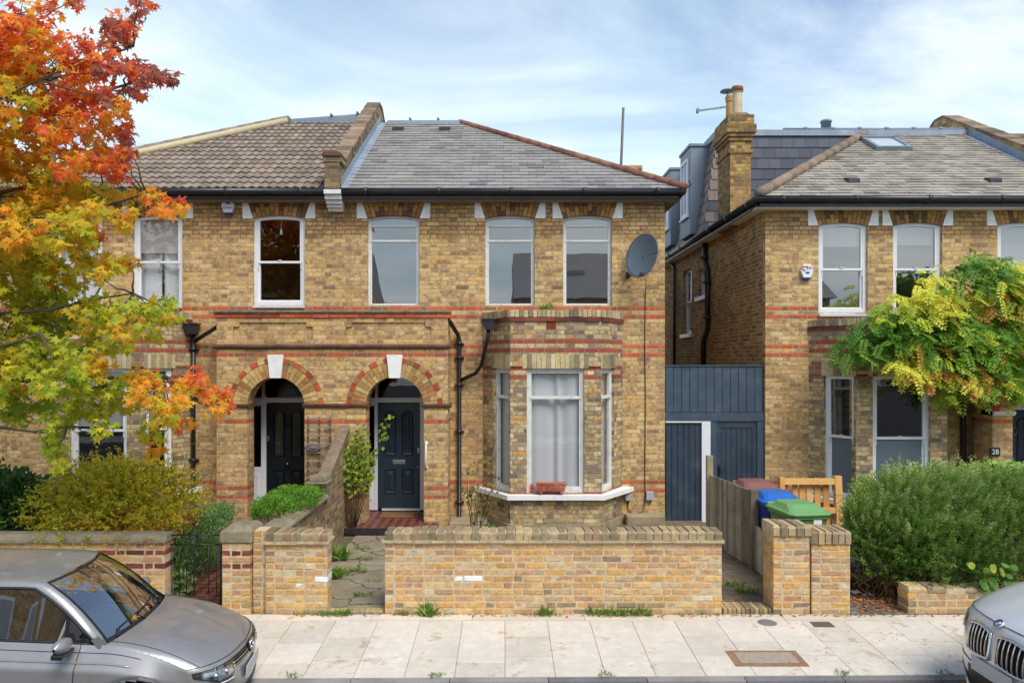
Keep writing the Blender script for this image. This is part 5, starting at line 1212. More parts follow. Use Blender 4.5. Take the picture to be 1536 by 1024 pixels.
main = gwall(PX(577, YW), PX(1083, YW), YW, -0.01, 0.805, white={(5, 3)}); creasing(main, PX(573, YW), PX(1086, YW), YW, 0.807); edge_coping(main, PX(577, YW), PX(1084, YW), YW, 0.836)
tag(main, 'long low garden wall of mixed yellow bricks in front of the bay window', 'garden wall', 'brick garden walls along the pavement')
w2 = gwall(PX(398, YW), PX(491, YW), YW, -0.01, 0.79, white={(4, 1), (5, 2)}); creasing(w2, PX(396, YW), PX(494, YW), YW, 0.792, 0.26); edge_coping(w2, PX(398, YW), PX(492, YW), YW, 0.822)
tag(w2, 'short garden wall with white-painted bricks between the grey-capped pier and the path', 'garden wall', 'brick garden walls along the pavement')
w3 = gwall(PX(377, YW), PX(397, YW) , YW + 0.05, -0.01, 0.93); tag(w3, 'narrow recessed strip of sooty wall beside the grey-capped pier', 'garden wall', 'brick garden walls along the pavement')
p1 = gwall(PX(334, YW), PX(376, YW), YW - 0.02, -0.01, 0.80, th=0.36, red_rows=(7, 9), name='gate_pier')
c = MB(); a, b = PX(331, YW), PX(379, YW); c.add([(a, YW - 0.04, 0.805), (b, YW - 0.04, 0.805), (b, YW + 0.38, 0.805), (a, YW + 0.38, 0.805), (a, YW - 0.04, 0.93), (b, YW - 0.04, 0.94), (b, YW + 0.38, 0.94), (a, YW + 0.38, 0.93), (a + 0.07, YW + 0.06, 0.99), (b - 0.05, YW + 0.05, 0.99), (b - 0.05, YW + 0.32, 0.99), (a + 0.07, YW + 0.3, 0.99)],
    [(0, 3, 2, 1), (0, 1, 5, 4), (1, 2, 6, 5), (2, 3, 7, 6), (3, 0, 4, 7), (4, 5, 9, 8), (5, 6, 10, 9), (6, 7, 11, 10), (7, 4, 8, 11), (8, 9, 10, 11)]); c.build('cap', M['stone'], p1, bevel=0.015)
tag(p1, 'gate pier with lumpy grey cap and two dark red courses beside the iron gate', 'gate pier')
p2 = gwall(PX(1160, YW), PX(1215, YW), YW, -0.01, 0.88, th=0.34, name='gate_pier'); edge_coping(p2, PX(1158, YW), PX(1217, YW), YW - 0.01, 0.885, 0.11, 0.36); tag(p2, 'yellow brick gate pier in front of the green bin, left of the paired two', 'gate pier')
p3 = gwall(PX(1217, YW), PX(1275, YW), YW - 0.01, -0.01, 0.79, th=0.34, name='gate_pier', red_rows=()); edge_coping(p3, PX(1216, YW), PX(1276, YW), YW - 0.015, 0.795, 0.14, 0.36, w=0.075); tag(p3, 'paler brick gate pier with dark soldier coping beside the driveway', 'gate pier')
w4 = gwall(PX(1362, YW), 7.6, YW, -0.01, 0.24, th=0.22, cope=None); edge_coping(w4, PX(1362, YW), 7.6, YW, 0.243, 0.05, 0.22, w=0.225, mat='cope', over=0.0); tag(w4, 'very low brick wall under the rosemary hedge on the right', 'garden wall', 'brick garden walls along the pavement')
p4 = gwall(4.66, 4.92, 8.95, -0.01, 0.92, th=0.30, name='gate_pier', red_rows=(11,)); tag(p4, 'brick pier almost swallowed by the rosemary hedge', 'gate pier')
w5 = gwall(-8.2, PX(247, YW), YW, -0.01, 0.80, red_rows=(7, 9)); tag(w5, 'garden wall with two dark red courses behind the parked hatchback', 'garden wall', 'brick garden walls along the pavement')
c = MB(); c.prism([(YW - 0.04, 0.803), (YW + 0.26, 0.803), (YW + 0.26, 0.85), (YW + 0.18, 0.895), (YW + 0.03, 0.895), (YW - 0.04, 0.85)][::-1], -8.2, PX(250, YW), axis='x'); c.build('coping', M['stone'], w5, bevel=0.012)
# dividing wall between the two front gardens
M['divb'] = brick_mat('divider_brick', stops=[(0.0, lin(168, 146, 108)), (0.25, lin(138, 118, 90)), (0.5, lin(182, 156, 112)), (0.7, lin(120, 104, 84)), (0.85, lin(160, 124, 92))], mortar=lin(176, 160, 126), stain=0.7)
dv = MB(); xl, xr = -2.86, -2.64
dv.box((xl, 8.49, -0.05), (xr, 10.8, 0.83)); dv.prism([(10.8, -0.05), (12.39, -0.05), (12.39, 1.60), (10.98, 1.02), (10.8, 1.0)][::-1], xl, xr + 0.02, axis='x')
do_ = dv.build('dividing_wall', M['divb']); tag(do_, 'stepped brick wall with sloping coping dividing the two front gardens', 'garden wall')
c = MB(); c.prism([(xl - 0.06, 0.83), (xr + 0.06, 0.83), (xr + 0.06, 0.865), (xr - 0.02, 0.91), (xl + 0.02, 0.91), (xl - 0.06, 0.865)], 8.46, 10.8); c.build('coping', M['stone'], do_, bevel=0.01)
c = MB(); c.box((xl - 0.03, 10.76, 1.0), (xr + 0.03, 11.0, 1.04)); c.box((xl - 0.05, 10.73, 1.04), (xr + 0.045, 11.04, 1.075)); c.prism([(xl - 0.02, 1.075), (xr + 0.02, 1.075), (xr - 0.0, 1.16), (xl - 0.0, 1.16)], 10.76, 11.0); c.build('wall_cap', M['stone'], do_, bevel=0.012)
c = MB(); c.prism([(11.0, 1.05), (12.39, 1.62), (12.39, 1.76), (11.0, 1.16)][::-1], xl + 0.07, xr + 0.03, axis='x'); c.build('sloping_coping', simple('weathered_coping', lin(134, 116, 94), 0.95, var=0.25, scale=7, bump=0.8, dirt=lin(70, 64, 54), dirt_amt=0.6), do_, bevel=0.02)
# trellis behind it with an oval iron plaque
tr = empty('garden_trellis', (-3.1, 12.33, 0.9), 'grey wooden trellis fixed to the brick pier between the two doors', 'trellis')
b = MB(); tx0, tx1 = PX(460, 12.33), PX(497, 12.33)
for k in range(8): z = PZ(628 + k * 12.6, 12.33); b.box((tx0, 12.33, z - 0.014), (tx1, 12.345, z + 0.014))
b.build('slats', simple('silvered_wood', lin(140, 126, 122), 0.9, var=0.15, scale=8, bump=0.3), tr)
b = MB()
for k in range(3): x = tx0 + 0.02 + k * (tx1 - tx0 - 0.04) / 2; b.box((x - 0.012, 12.346, 0.75), (x + 0.012, 12.362, PZ(625, 12.33)))
b.build('uprights', simple('silvered_wood_dark', lin(104, 84, 72), 0.9, var=0.15, scale=8), tr)
b = MB(); T = Matrix.Translation((PX(469, 12.3), 12.32, PZ(671.5, 12.3))) @ Matrix.Diagonal((1, 1, 0.42, 1)) @ Matrix.Rotation(R(90), 4, 'X'); b.M = T; b.lathe((0, 0, 0), [(0.135, 0), (0.135, 0.012), (0.12, 0.02), (0.105, 0.012), (0.07, 0.02), (0.03, 0.03), (0, 0.032)], 28)
tag(b.build('oval_plaque', simple('grey_iron', lin(116, 108, 108), 0.6, 0.3, var=0.2, scale=12)), 'small oval grey iron plaque hanging on the trellis', 'plaque')
# iron gate
gt = empty('iron_gate', (PX(290, 8.4), 8.4, 0.05), 'thin black wrought iron gate between the left garden wall and the capped pier', 'gate')
Yi = 8.40; X = lambda p: PX(p, Yi); Z = lambda p: PZ(p, Yi); b = MB(); r = 0.009
b.tube([(X(245), Yi, Z(905)), (X(245), Yi, Z(800))], 0.014, 6); b.tube([(X(331), Yi, Z(905)), (X(331), Yi, Z(800))], 0.011, 6)
for y in (802, 816, 893): b.tube([(X(245), Yi, Z(y)), (X(331), Yi, Z(y))], r, 6)
b.build('gate_frame', M['black'], gt)
b = MB()
for p in (258, 269, 280, 313, 325): b.tube([(X(p), Yi, Z(816)), (X(p), Yi, Z(893))], 0.006, 5)
b.tube([(X(291), Yi, Z(893)), (X(291), Yi, Z(787))], 0.008, 5); b.build('gate_bars', M['black'], gt)
b = MB()
def scroll(cx_, cy_, r0, s=1, turns=1.6, a0=0.0):
    b = MB(); b.tube([(X(cx_) + s * r0 * (1 - 0.8 * k / 16) * math.cos(a0 + turns * 2 * math.pi * k / 16), Yi, Z(cy_) + r0 * (1 - 0.8 * k / 16) * math.sin(a0 + turns * 2 * math.pi * k / 16)) for k in range(17)], 0.005, 5); b.build('gate_scroll', M['black'], gt)
scroll(283, 862, 0.10, 1, 1.0, 0.5); scroll(299, 862, 0.10, -1, 1.0, 0.5); scroll(285, 878, 0.06); scroll(297, 878, 0.06, -1); scroll(325, 902, 0.05); scroll(268, 902, 0.05, -1); scroll(300, 902, 0.05); scroll(285, 810, 0.05, 1); scroll(297, 810, 0.05, -1)
b.lathe((X(291), Yi, Z(787)), [(0.012, 0), (0.02, 0.02), (0.0, 0.06)], 8); b.build('gate_spike', M['black'], gt)
# brick threshold of the side path
b = MB()
for i in range(11): b.cbox((2.47 + i * 0.0505 + 0.003, 8.285 + jit(0.004), -0.06), (2.47 + (i + 1) * 0.0505 - 0.003, 8.52, 0.055 + jit(0.006)), 0.008, jit=0.002)
tag(b.build('brick_threshold', M['cope']), 'row of worn bricks on edge at the pavement end of the side path', 'threshold')
b = MB()
for i in range(3): b.cbox((-2.0 + i * 0.21, 8.285 + jit(0.004), -0.06), (-2.0 + (i + 1) * 0.21 - 0.006, 8.40, 0.03 + jit(0.006)), 0.008, jit=0.002)
tag(b.build('brick_threshold', M['cope']), 'row of dirty bricks at the pavement end of the front path', 'threshold')

# ------------------------------------------------------------------ covers in the pavement
cov = simple('rusted_cover_frame', lin(158, 122, 92), 0.8, 0.2, var=0.25, scale=20, bump=0.5); covin = simple('cover_infill', lin(168, 150, 132), 0.9, var=0.2, scale=40, bump=0.5)
def flatq(mb, pxs, top, h=0.006):
    mb.add([Vector(p) + Vector((0, 0, top - h)) for p in pxs] + [Vector(p) + Vector((0, 0, top)) for p in pxs], [(4, 5, 6, 7), (0, 1, 5, 4), (1, 2, 6, 5), (2, 3, 7, 6), (3, 0, 4, 7)])
def on_pv(px_, py_):
    y = H * F / (py_ - CY)
    for _ in range(4): y = (H - pvz(y)) * F / (py_ - CY)
    return Vector((PX(px_, y), y, pvz(y)))
A, B = on_pv(1102, 999), on_pv(1090, 975); wx = 0.78; x0, y0, y1 = on_pv(1104, 999).x, on_pv(1104, 999).y, on_pv(1090, 975.5).y
b = MB(); f = lambda x, y: (x, y, pvz(y)); flatq(b, [f(x0, y0), f(x0 + 0.70, y0), f(x0 + 0.70, y1), f(x0, y1)], 0.004); o = b.build('inspection_cover', cov); tag(o, 'large rusty-edged rectangular cover near the kerb', 'manhole cover')
b = MB(); flatq(b, [f(x0 + 0.07, y0 + 0.06), f(x0 + 0.63, y0 + 0.06), f(x0 + 0.63, y1 - 0.05), f(x0 + 0.07, y1 - 0.05)], 0.008, 0.003); b.build('cover_infill', covin, o)
b = MB()
for (qa, qb, ra_, rb_) in ((0.03, 0.67, y0 + 0.02, y0 + 0.028), (0.03, 0.67, y1 - 0.025, y1 - 0.018), (0.04, 0.66, y0 + 0.042, y0 + 0.048)): b.box((x0 + qa, ra_, pvz((ra_ + rb_) / 2) + 0.0045), (x0 + qb, rb_, pvz((ra_ + rb_) / 2) + 0.008))
b.build('cover_ridges', M['joint'], o)
c_ = on_pv(1151, 934); b = MB(); b.box((c_.x - 0.16, c_.y - 0.13, c_.z - 0.01), (c_.x + 0.16, c_.y + 0.13, c_.z + 0.004)); o = b.build('round_cover', M['slab']); tag(o, 'small round grey stop tap cover set in a square by the side path', 'manhole cover')
b = MB(); b.lathe((c_.x, c_.y, c_.z + 0.003), [(0.10, 0), (0.10, 0.006), (0.09, 0.008), (0, 0.008)], 20); b.build('cover_lid', simple('iron_lid', lin(128, 120, 112), 0.8, var=0.15, scale=50, bump=0.5), o)
c_ = on_pv(1233, 936); b = MB(); b.box((c_.x - 0.11, c_.y - 0.075, c_.z - 0.01), (c_.x + 0.11, c_.y + 0.075, c_.z + 0.005)); tag(b.build('water_cover', simple('dark_iron', lin(98, 88, 80), 0.8, var=0.15, scale=50, bump=0.5)), 'small dark rectangular iron cover in front of the paler pier', 'manhole cover')

# ------------------------------------------------------------------ wheelie bins
def bin_(x, y, col, lidcol, lab, sticker=False, yaw=0, brown=False):
    T = Matrix.Translation((x, y, 0)) @ Matrix.Rotation(R(yaw), 4, 'Z')
    root = empty('wheelie_bin', (x, y, 0), lab, 'wheelie bin', 'wheelie bins behind the gate piers'); pm = simple('bin_plastic', col, 0.45, var=0.05, scale=3, bump=0.08, dirt=lin(130, 126, 110), dirt_amt=0.15); lm = simple('bin_lid_plastic', lidcol, 0.42, var=0.05, scale=3, bump=0.08, dirt=lin(150, 146, 130), dirt_amt=0.2)
    b = MB(T); w0, w1, d0, d1 = 0.19, 0.255, 0.22, 0.31
    def ring(w, d, z, c=0.05, yo=0): return [Vector((sx * (w - (c if k else 0)), sy * (d - (0 if k else c)) + yo, z)) for sx, sy, k in ((-1, -1, 0), (-1, -1, 1), (1, -1, 1), (1, -1, 0), (1, 1, 0), (1, 1, 1), (-1, 1, 1), (-1, 1, 0))]
    def loft(mb, rings, cap=True):
        n = 8; vs = [p for r in rings for p in r]; fs = []
        for i in range(len(rings) - 1):
            for k in range(n): fs.append((i * n + k, i * n + (k + 1) % n, (i + 1) * n + (k + 1) % n, (i + 1) * n + k))
        if cap: fs += [tuple(range(n - 1, -1, -1)), tuple((len(rings) - 1) * n + k for k in range(n))]
        mb.add(vs, fs)
    loft(b, [ring(w0, d0, 0.05), ring(w0 + 0.01, d0 + 0.02, 0.3), ring(w1 - 0.01, d1 - 0.01, 0.9), ring(w1 + 0.012, d1 + 0.012, 0.91), ring(w1 + 0.012, d1 + 0.012, 0.965)]); body = b.build('bin_body', pm, root, bevel=0.008)
    b = MB(T); loft(b, [ring(w1 + 0.03, d1 + 0.035, 0.955, 0.06), ring(w1 + 0.03, d1 + 0.035, 0.985, 0.06), ring(w1 - 0.01, d1 - 0.03, 1.0, 0.05), ring(w1 - 0.06, d1 - 0.13, 1.065, 0.05, 0.05)]); b.box((-0.23, d1 + 0.03, 0.95), (0.23, d1 + 0.07, 1.01)); b.build('bin_lid', lm, root, bevel=0.01)
    b = MB(T); b.tube([(-0.24, d1 + 0.09, 0.95), (0.24, d1 + 0.09, 0.95)], 0.016, 8); 
    for sx in (-0.2, 0, 0.2): b.box((sx - 0.02, d1 + 0.0, 0.93), (sx + 0.02, d1 + 0.09, 0.965))
    b.build('handle', pm, root)
    for sx in (-1, 1):
        b = MB(T); b.tube([(sx * 0.20, d0 + 0.06, 0.1), (sx * 0.25, d0 + 0.06, 0.1)], 0.1, 16); b.build('wheel', M['black'], root)
    if sticker:
        b = MB(T); b.box((0.0, -d1 - 0.012 + 0.014, 0.80), (0.10, -d1 + 0.03, 0.90)); 
        b = MB(T); y_ = -(d0 + 0.02) - (0.87 - 0.3) / 0.6 * (d1 - 0.01 - d0 - 0.02) - 0.004; b.prism([(0.035, 0.80), (0.10, 0.82), (0.14, 0.85), (0.14, 0.92), (0.035, 0.92)], y_ - 0.012, y_ + 0.005); b.build('sticker', M['white'], root)
    return root
bin_(3.71, 9.28, lin(82, 128, 70), lin(112, 162, 98), 'green wheelie bin with white sticker just behind the brick pier', True, 7)
bin_(3.70, 10.02, lin(24, 60, 140), lin(32, 104, 186), 'blue wheelie bin between the green and the brown-lidded one', False, 0)
bin_(3.74, 10.95, lin(70, 46, 42), lin(136, 90, 82), 'brown-lidded wheelie bin at the back against the fence', False, 0)

# ------------------------------------------------------------------ pallet
pw_ = piece_mat('new_pine', [(0, lin(214, 158, 88)), (0.35, lin(224, 172, 104)), (0.6, lin(202, 142, 76)), (0.85, lin(228, 182, 120))], fine=9, pit=0.86, bump=0.2, broad=0.12, lichen=[(lin(150, 92, 48), 16, 0.68, 0.6)])
pr0 = empty('wooden_pallet', (4.9, 11.65, 0), 'orange pine pallet standing on edge against the right house', 'pallet')
T = Matrix.Translation((PX(1173, 11.6), 11.6, 0)) @ Matrix.Rotation(R(-5), 4, 'X'); W = 0.99
b = MB(T)
for x0, x1 in ((0.0, 0.075), (W - 0.11, W)): b = MB(T); b.box((x0, 0.0, 0.0), (x1, 0.10, 1.0 + (0.02 if x0 else 0))); b.build('end_beam', pw_, pr0, bevel=0.004)
b = MB(T)
for z0, z1 in ((0.88, 0.98), (0.43, 0.52), (0.0, 0.1)): b.box((0.076, 0.01, z0), (W - 0.111, 0.09, z1))
b.build('cross_beams', pw_, pr0, bevel=0.004)
b = MB(T)
for x in (0.13, 0.26, 0.38, 0.51, 0.63, 0.77): b.box((x - 0.045 + jit(.01), 0.095, 0.02), (x + 0.045 + jit(.006), 0.115, 0.97), M=Matrix.Rotation(R(jit(1.0)), 4, 'Y'))
b.build('slats', pw_, pr0)

# ------------------------------------------------------------------ things on the bay sill, pots
ter = simple('terracotta', lin(182, 96, 66), 0.8, var=0.12, scale=8, bump=0.2, dirt=lin(216, 196, 176), dirt_amt=0.7)
po_ = empty('window_box', (PX(827, 12.15), 12.15, 0.64), 'empty terracotta window box on the white bay sill', 'planter')
cx_ = PX(827, 12.15); b = MB(Matrix.Translation((cx_, 12.24, 0.0)))
zb = 0.65
b.add([(-0.22, -0.07, zb + .03), (0.22, -0.07, zb + .03), (0.22, 0.06, zb + .03), (-0.22, 0.06, zb + .03), (-0.25, -0.085, zb + 0.17), (0.25, -0.085, zb + 0.17), (0.25, 0.075, zb + 0.17), (-0.25, 0.075, zb + 0.17), (-0.24, -0.075, zb + 0.17), (0.24, -0.075, zb + 0.17), (0.24, 0.065, zb + 0.17), (-0.24, 0.065, zb + 0.17), (-0.22, -0.06, zb + 0.1), (0.22, -0.06, zb + 0.1), (0.22, 0.05, zb + 0.1), (-0.22, 0.05, zb + 0.1)],
      [(0, 3, 2, 1), (0, 1, 5, 4), (1, 2, 6, 5), (2, 3, 7, 6), (3, 0, 4, 7), (4, 5, 9, 8), (5, 6, 10, 9), (6, 7, 11, 10), (7, 4, 8, 11), (8, 9, 13, 12), (9, 10, 14, 13), (10, 11, 15, 14), (11, 8, 12, 15), (12, 13, 14, 15)])
for k in range(13): x = -0.205 + k * 0.034; b.box((x - 0.006, -0.088, zb + 0.05), (x + 0.006, -0.07, zb + 0.15))
b.box((-0.262, -0.095, zb + 0.155), (0.262, -0.082, zb + 0.18)); b.build('trough', ter, po_)
b = MB(Matrix.Translation((cx_, 12.24, 0.0)))
for s in (-1, 1): b.box((s * 0.17 - 0.02, -0.075, zb - 0.002), (s * 0.17 + 0.02, 0.05, zb + 0.035))
b.build('feet', ter, po_)
b = MB(); x = PX(798, 12.3); b.box((x - 0.032, 12.27, 0.66), (x + 0.032, 12.275, 0.79)); oc = tag(b.build('orange_card', simple('orange_print', lin(206, 84, 44), 0.5, var=0.03)), 'small orange card standing inside the bay window', 'card')
b = MB(); b.lathe((x, 12.269, 0.725), [(0.017, 0), (0.017, 0.002)], 14, M=Matrix.Rotation(R(90), 4, 'X')); b.build('blue_dot', dblue, oc)
b = MB(); c = PT(733, 788, 11.3); c.z = 0; b.lathe(c, [(0.10, 0.0), (0.14, 0.16), (0.15, 0.17), (0.15, 0.19), (0.125, 0.19), (0.12, 0.15)], 20, cap=False); tag(b.build('plant_pot', M['white']), 'white round plant pot just behind the front wall', 'plant pot'); POT = c

# ------------------------------------------------------------------ neighbours: wall beyond the left house, houses across the road (seen in the window panes)
w = MB(); w.box((-13.5, 13.25, -0.3), (-8.83, 22.3, 5.4)); w.build('side_extension', M['brick_left'], left)
w = MB(); w.prism([(13.0, 5.4), (22.3, 5.4), (17.5, 7.0)], -13.5, -9.3, axis='x'); w.build('extension_roof', M['slatebase'], left)
M['farslate'] = simple('far_slate', lin(132, 130, 128), 0.7, var=0.15, scale=3)
def opposite(x0, x1, lab, hz=5.6, rz=8.2):
    m = MB(); yf = -6.5
    m.box((x0, yf - 8, -0.2), (x1, yf, hz), 0); m.prism([(yf + 0.3, hz), (yf - 4, rz), (yf - 8.3, hz)], x0 - 0.2, x1 + 0.2, 1, axis='x')
    cx = (x0 + x1) / 2
    m.box((x1 - 0.7, yf - 4.4, rz - 0.6), (x1, yf - 3.4, rz + 0.5), 0)
    m.box((cx - 0.5, yf - 2.2, hz + 0.75), (cx + 0.4, yf - 1.9, hz + 1.5), 3)
    for k in range(3):
        for z in (1.0, 3.9):
            x = x0 + 1.2 + k * (x1 - x0 - 2.4) / 2; m.box((x - 0.5, yf, z), (x + 0.5, yf + 0.02, z + 1.5), 2); m.box((x - 0.42, yf + 0.02, z + 0.08), (x + 0.42, yf + 0.03, z + 1.42), 3)
    tag(m.build('terraced_house', [M['brick'], M['farslate'], M['white'], M['room']], None, recalc=True), lab, 'house', 'houses across the road')
opposite(-12.5, -6.8, 'terraced house across the road, reflected in the left-hand panes')
opposite(0.6, 6.2, 'terraced house across the road, reflected in the middle house panes')
opposite(8.4, 14.5, 'terraced house across the road, reflected in the right-hand panes')
# ------------------------------------------------------------------ plants
def leaf_mat(name, stops, rough=0.55, tr=0.35, const=False, spec=0.3):
    m = MT(name); r = m.rnd(); col = m.ramp(r, stops, const)
    col = m.mix(1.0, col, m.ramp(m.noise(m.geo(), 9, 3, 0.5), [(0.3, 0.8), (0.7, 1.2)]), 'MULTIPLY')
    m.base(col); m.set(rough, 0, spec)
    a = m.n('ShaderNodeBsdfTranslucent'); m.l(col, a.inputs[0])
    mx = m.n('ShaderNodeMixShader'); mx.inputs[0].default_value = tr
    m.l(m.b.outputs[0], mx.inputs[1]); m.l(a.outputs[0], mx.inputs[2]); m.l(mx.outputs[0], m.o.inputs[0]); return m.m
bark = simple('grey_bark', lin(96, 84, 72), 0.95, var=0.25, scale=14, bump=0.8)
twig = simple('brown_twigs', lin(104, 78, 54), 0.95, var=0.25, scale=10)
class FM:
    """light mesh collector for foliage: no uv, one random value per leaf"""
    def __init__(s): s.v = []; s.f = []; s.r = []
    def add(s, vs, fs, r):
        b = len(s.v); s.v += [tuple(p) for p in vs]
        for f in fs: s.f.append(tuple(b + i for i in f)); s.r.append(r)
    def build(s, name, mat, parent, origin=None):
        me = bpy.data.meshes.new(name); o0 = ORG[parent.name] if parent is not None else Vector(origin)
        me.from_pydata([(x - o0.x, y - o0.y, z - o0.z) for x, y, z in s.v], [], s.f); me.materials.append(mat)
        at = me.attributes.new('rnd', 'FLOAT', 'FACE'); at.data.foreach_set('value', s.r); me.update()
        o = bpy.data.objects.new(name, me); COL.objects.link(o)
        if parent is not None: o.parent = parent
        else: o.location = o0
        ORG[o.name] = o0; return o
def basis(d, n):
    d = d.normalized(); n = (n - d * n.dot(d))
    if n.length < 1e-4: n = Vector((0, 0, 1)).cross(d)
    n.normalize(); return d, n.cross(d), n
def rv():
    return Vector((rng.gauss(0, 1), rng.gauss(0, 1), rng.gauss(0, 1))).normalized()
STAR = []
for ang, r_ in ((90, 1.0), (62, 0.42), (38, 0.88), (10, 0.38), (-22, 0.66), (-62, 0.22), (-90, 0.14), (-118, 0.22), (-158, 0.66), (170, 0.38), (142, 0.88), (118, 0.42)):
    STAR.append((math.cos(R(ang)) * r_, math.sin(R(ang)) * r_))
def star(fm, p, d, n, size, r):
    d, s, n = basis(d, n); vs = []
    for a, b in STAR:
        k = a * a + max(b, 0) ** 2; vs.append(p + s * (a * size) + d * ((b + 0.3) * size) - n * (0.16 * size * k))
    fm.add(vs, [tuple(range(12))], r)
def diamond(fm, p, d, n, L, W, r, fold=0.0):
    d, s, n = basis(d, n); m_ = p + d * (L * 0.5)
    fm.add([p, m_ + s * W * 0.5 - n * fold * W, p + d * L, m_ - s * W * 0.5 - n * fold * W], [(0, 1, 2, 3)], r)

# --- autumn street tree (trunk just outside the left edge, branches over the pavement)
def clampf(v, a=0.0, b=0.999): return max(a, min(b, v))
CL = [(30, 20, 55, 25, .86), (-10, 60, 60, 50, .82), (72, 0, 12, 9, .9), (112, -2, 16, 12, .92), (208, 4, 16, 18, .93), (182, 28, 22, 16, .95), (172, 58, 18, 20, .97), (188, 45, 18, 14, .86), (192, 88, 16, 18, .9),
 (164, 40, 8, 14, .97), (122, 62, 15, 18, .93), (112, 80, 8, 12, .95), (150, 75, 16, 12, .95), (165, 100, 26, 16, .93), (215, 108, 26, 16, .97), (242, 110, 18, 13, .96), (258, 116, 9, 8, .97), (230, 98, 14, 8, 1.0), (200, 130, 20, 14, .98), (120, 95, 28, 20, .80),
 (75, 62, 24, 20, .74), (40, 70, 48, 34, .70), (90, 80, 12, 10, .75), (10, 110, 40, 30, .55), (45, 105, 30, 24, .6), (110, 120, 30, 20, .82), (150, 140, 26, 18, .86), (165, 150, 12, 12, .84), (100, 145, 40, 20, .8), (60, 150, 30, 20, .55), (20, 160, 40, 40, .4),
 (180, 150, 12, 8, .6), (185, 165, 10, 10, .58), (140, 168, 30, 14, .66), (90, 180, 50, 24, .7), (40, 200, 60, 26, .5), (140, 195, 36, 16, .55), (178, 190, 20, 12, .93), (190, 205, 12, 12, .95), (185, 225, 14, 10, .93), (160, 215, 34, 14, .6), (100, 215, 50, 18, .6), (20, 235, 50, 30, .48),
 (165, 240, 24, 16, .78), (150, 235, 24, 14, .7), (175, 258, 14, 12, .76), (110, 245, 40, 18, .6), (60, 250, 50, 24, .45), (90, 275, 70, 16, .38), (150, 285, 50, 12, .38), (205, 288, 40, 10, .45), (245, 292, 26, 12, .68), (262, 300, 12, 10, .75), (250, 308, 24, 10, .6), (30, 290, 60, 26, .4),
 (60, 310, 60, 26, .42), (130, 312, 40, 16, .40), (190, 322, 14, 16, .42), (20, 340, 50, 40, .5), (80, 350, 60, 26, .35), (125, 345, 30, 20, .5), (150, 360, 16, 14, .6), (60, 385, 60, 28, .30), (130, 385, 40, 16, .36), (170, 392, 24, 10, .38), (195, 395, 10, 8, .36), (20, 410, 60, 36, .27),
 (90, 415, 50, 22, .34), (145, 405, 14, 8, .4), (40, 450, 60, 30, .24), (110, 455, 50, 22, .36), (165, 460, 30, 16, .34), (215, 455, 30, 12, .28), (250, 450, 20, 10, .26), (240, 470, 24, 12, .36), (195, 482, 30, 14, .46), (230, 490, 14, 12, .3), (150, 490, 40, 18, .34), (80, 490, 60, 28, .24), (20, 500, 50, 40, .3),
 (60, 530, 50, 24, .22), (120, 525, 40, 20, .34), (175, 512, 24, 12, .3), (20, 560, 50, 30, .42), (90, 565, 50, 24, .24), (140, 550, 24, 14, .5), (150, 580, 40, 16, .3), (195, 570, 26, 14, .58), (220, 562, 24, 12, .56), (255, 572, 30, 12, .66), (285, 562, 24, 14, .80), (300, 585, 24, 12, .70), (325, 590, 20, 10, .76), (342, 597, 7, 12, .74),
 (326, 612, 8, 12, .62), (265, 595, 30, 12, .58), (225, 590, 30, 14, .5), (255, 615, 24, 10, .5), (190, 600, 34, 14, .34), (268, 632, 14, 12, .76), (240, 625, 16, 10, .34), (212, 640, 12, 10, .30), (238, 650, 10, 10, .42), (232, 668, 7, 10, .6), (150, 615, 24, 14, .26), (155, 638, 12, 12, .28), (100, 605, 36, 20, .22), (85, 635, 26, 18, .2),
 (85, 660, 16, 16, .22), (85, 682, 11, 12, .2), (40, 595, 36, 16, .2), (15, 615, 26, 14, .18), (28, 625, 12, 10, .26), (-50, 200, 60, 120, .5), (-60, 420, 60, 120, .35), (-50, 60, 50, 60, .8), (-40, 560, 50, 60, .3)]
CL += [(x, y, 75, 60, (.85 if y < 60 else .62 if y < 260 else .36)) for x in (-110, -210, -320, -430) for y in (-140, -40, 60, 160, 260, 360, 450) if not (y > 400 and x < -300)]
LIQ = leaf_mat('maple_like_leaves', [(0.0, lin(136, 168, 54)), (0.2, lin(178, 194, 60)), (0.34, lin(216, 212, 66)), (0.46, lin(232, 200, 60)), (0.58, lin(248, 186, 62)), (0.70, lin(250, 160, 60)), (0.80, lin(244, 124, 66)), (0.88, lin(226, 104, 82)), (0.94, lin(200, 112, 92)), (1.0, lin(168, 112, 92))], tr=0.58)
tree = empty('street_tree', (-7.4, 7.55, 0), 'autumn tree with star shaped green, gold and red leaves on the left', 'tree')
fm = FM(); tw = MB()
def branch_pts(A, B, sag=0.15, n=6):
    pts = []
    for i in range(n + 1):
        t = i / n; p = A.lerp(B, t); p.z += sag * math.sin(math.pi * t) * 1.0; pts.append(p + rv() * 0.03 * (0 < i < n))
    return pts
limbs = []
tr_ = MB(); base_t = Vector((-7.4, 7.55, -0.1)); trunk = [base_t, Vector((-7.38, 7.55, 1.2)), Vector((-7.3, 7.6, 2.6)), Vector((-7.25, 7.6, 4.2)), Vector((-7.1, 7.7, 6.0)), Vector((-7.0, 7.7, 7.8)), Vector((-6.9, 7.7, 9.4))]
tr_.tube(trunk, [0.17, 0.145, 0.13, 0.11, 0.085, 0.055, 0.02], 12); tr_.build('trunk', bark, tree)
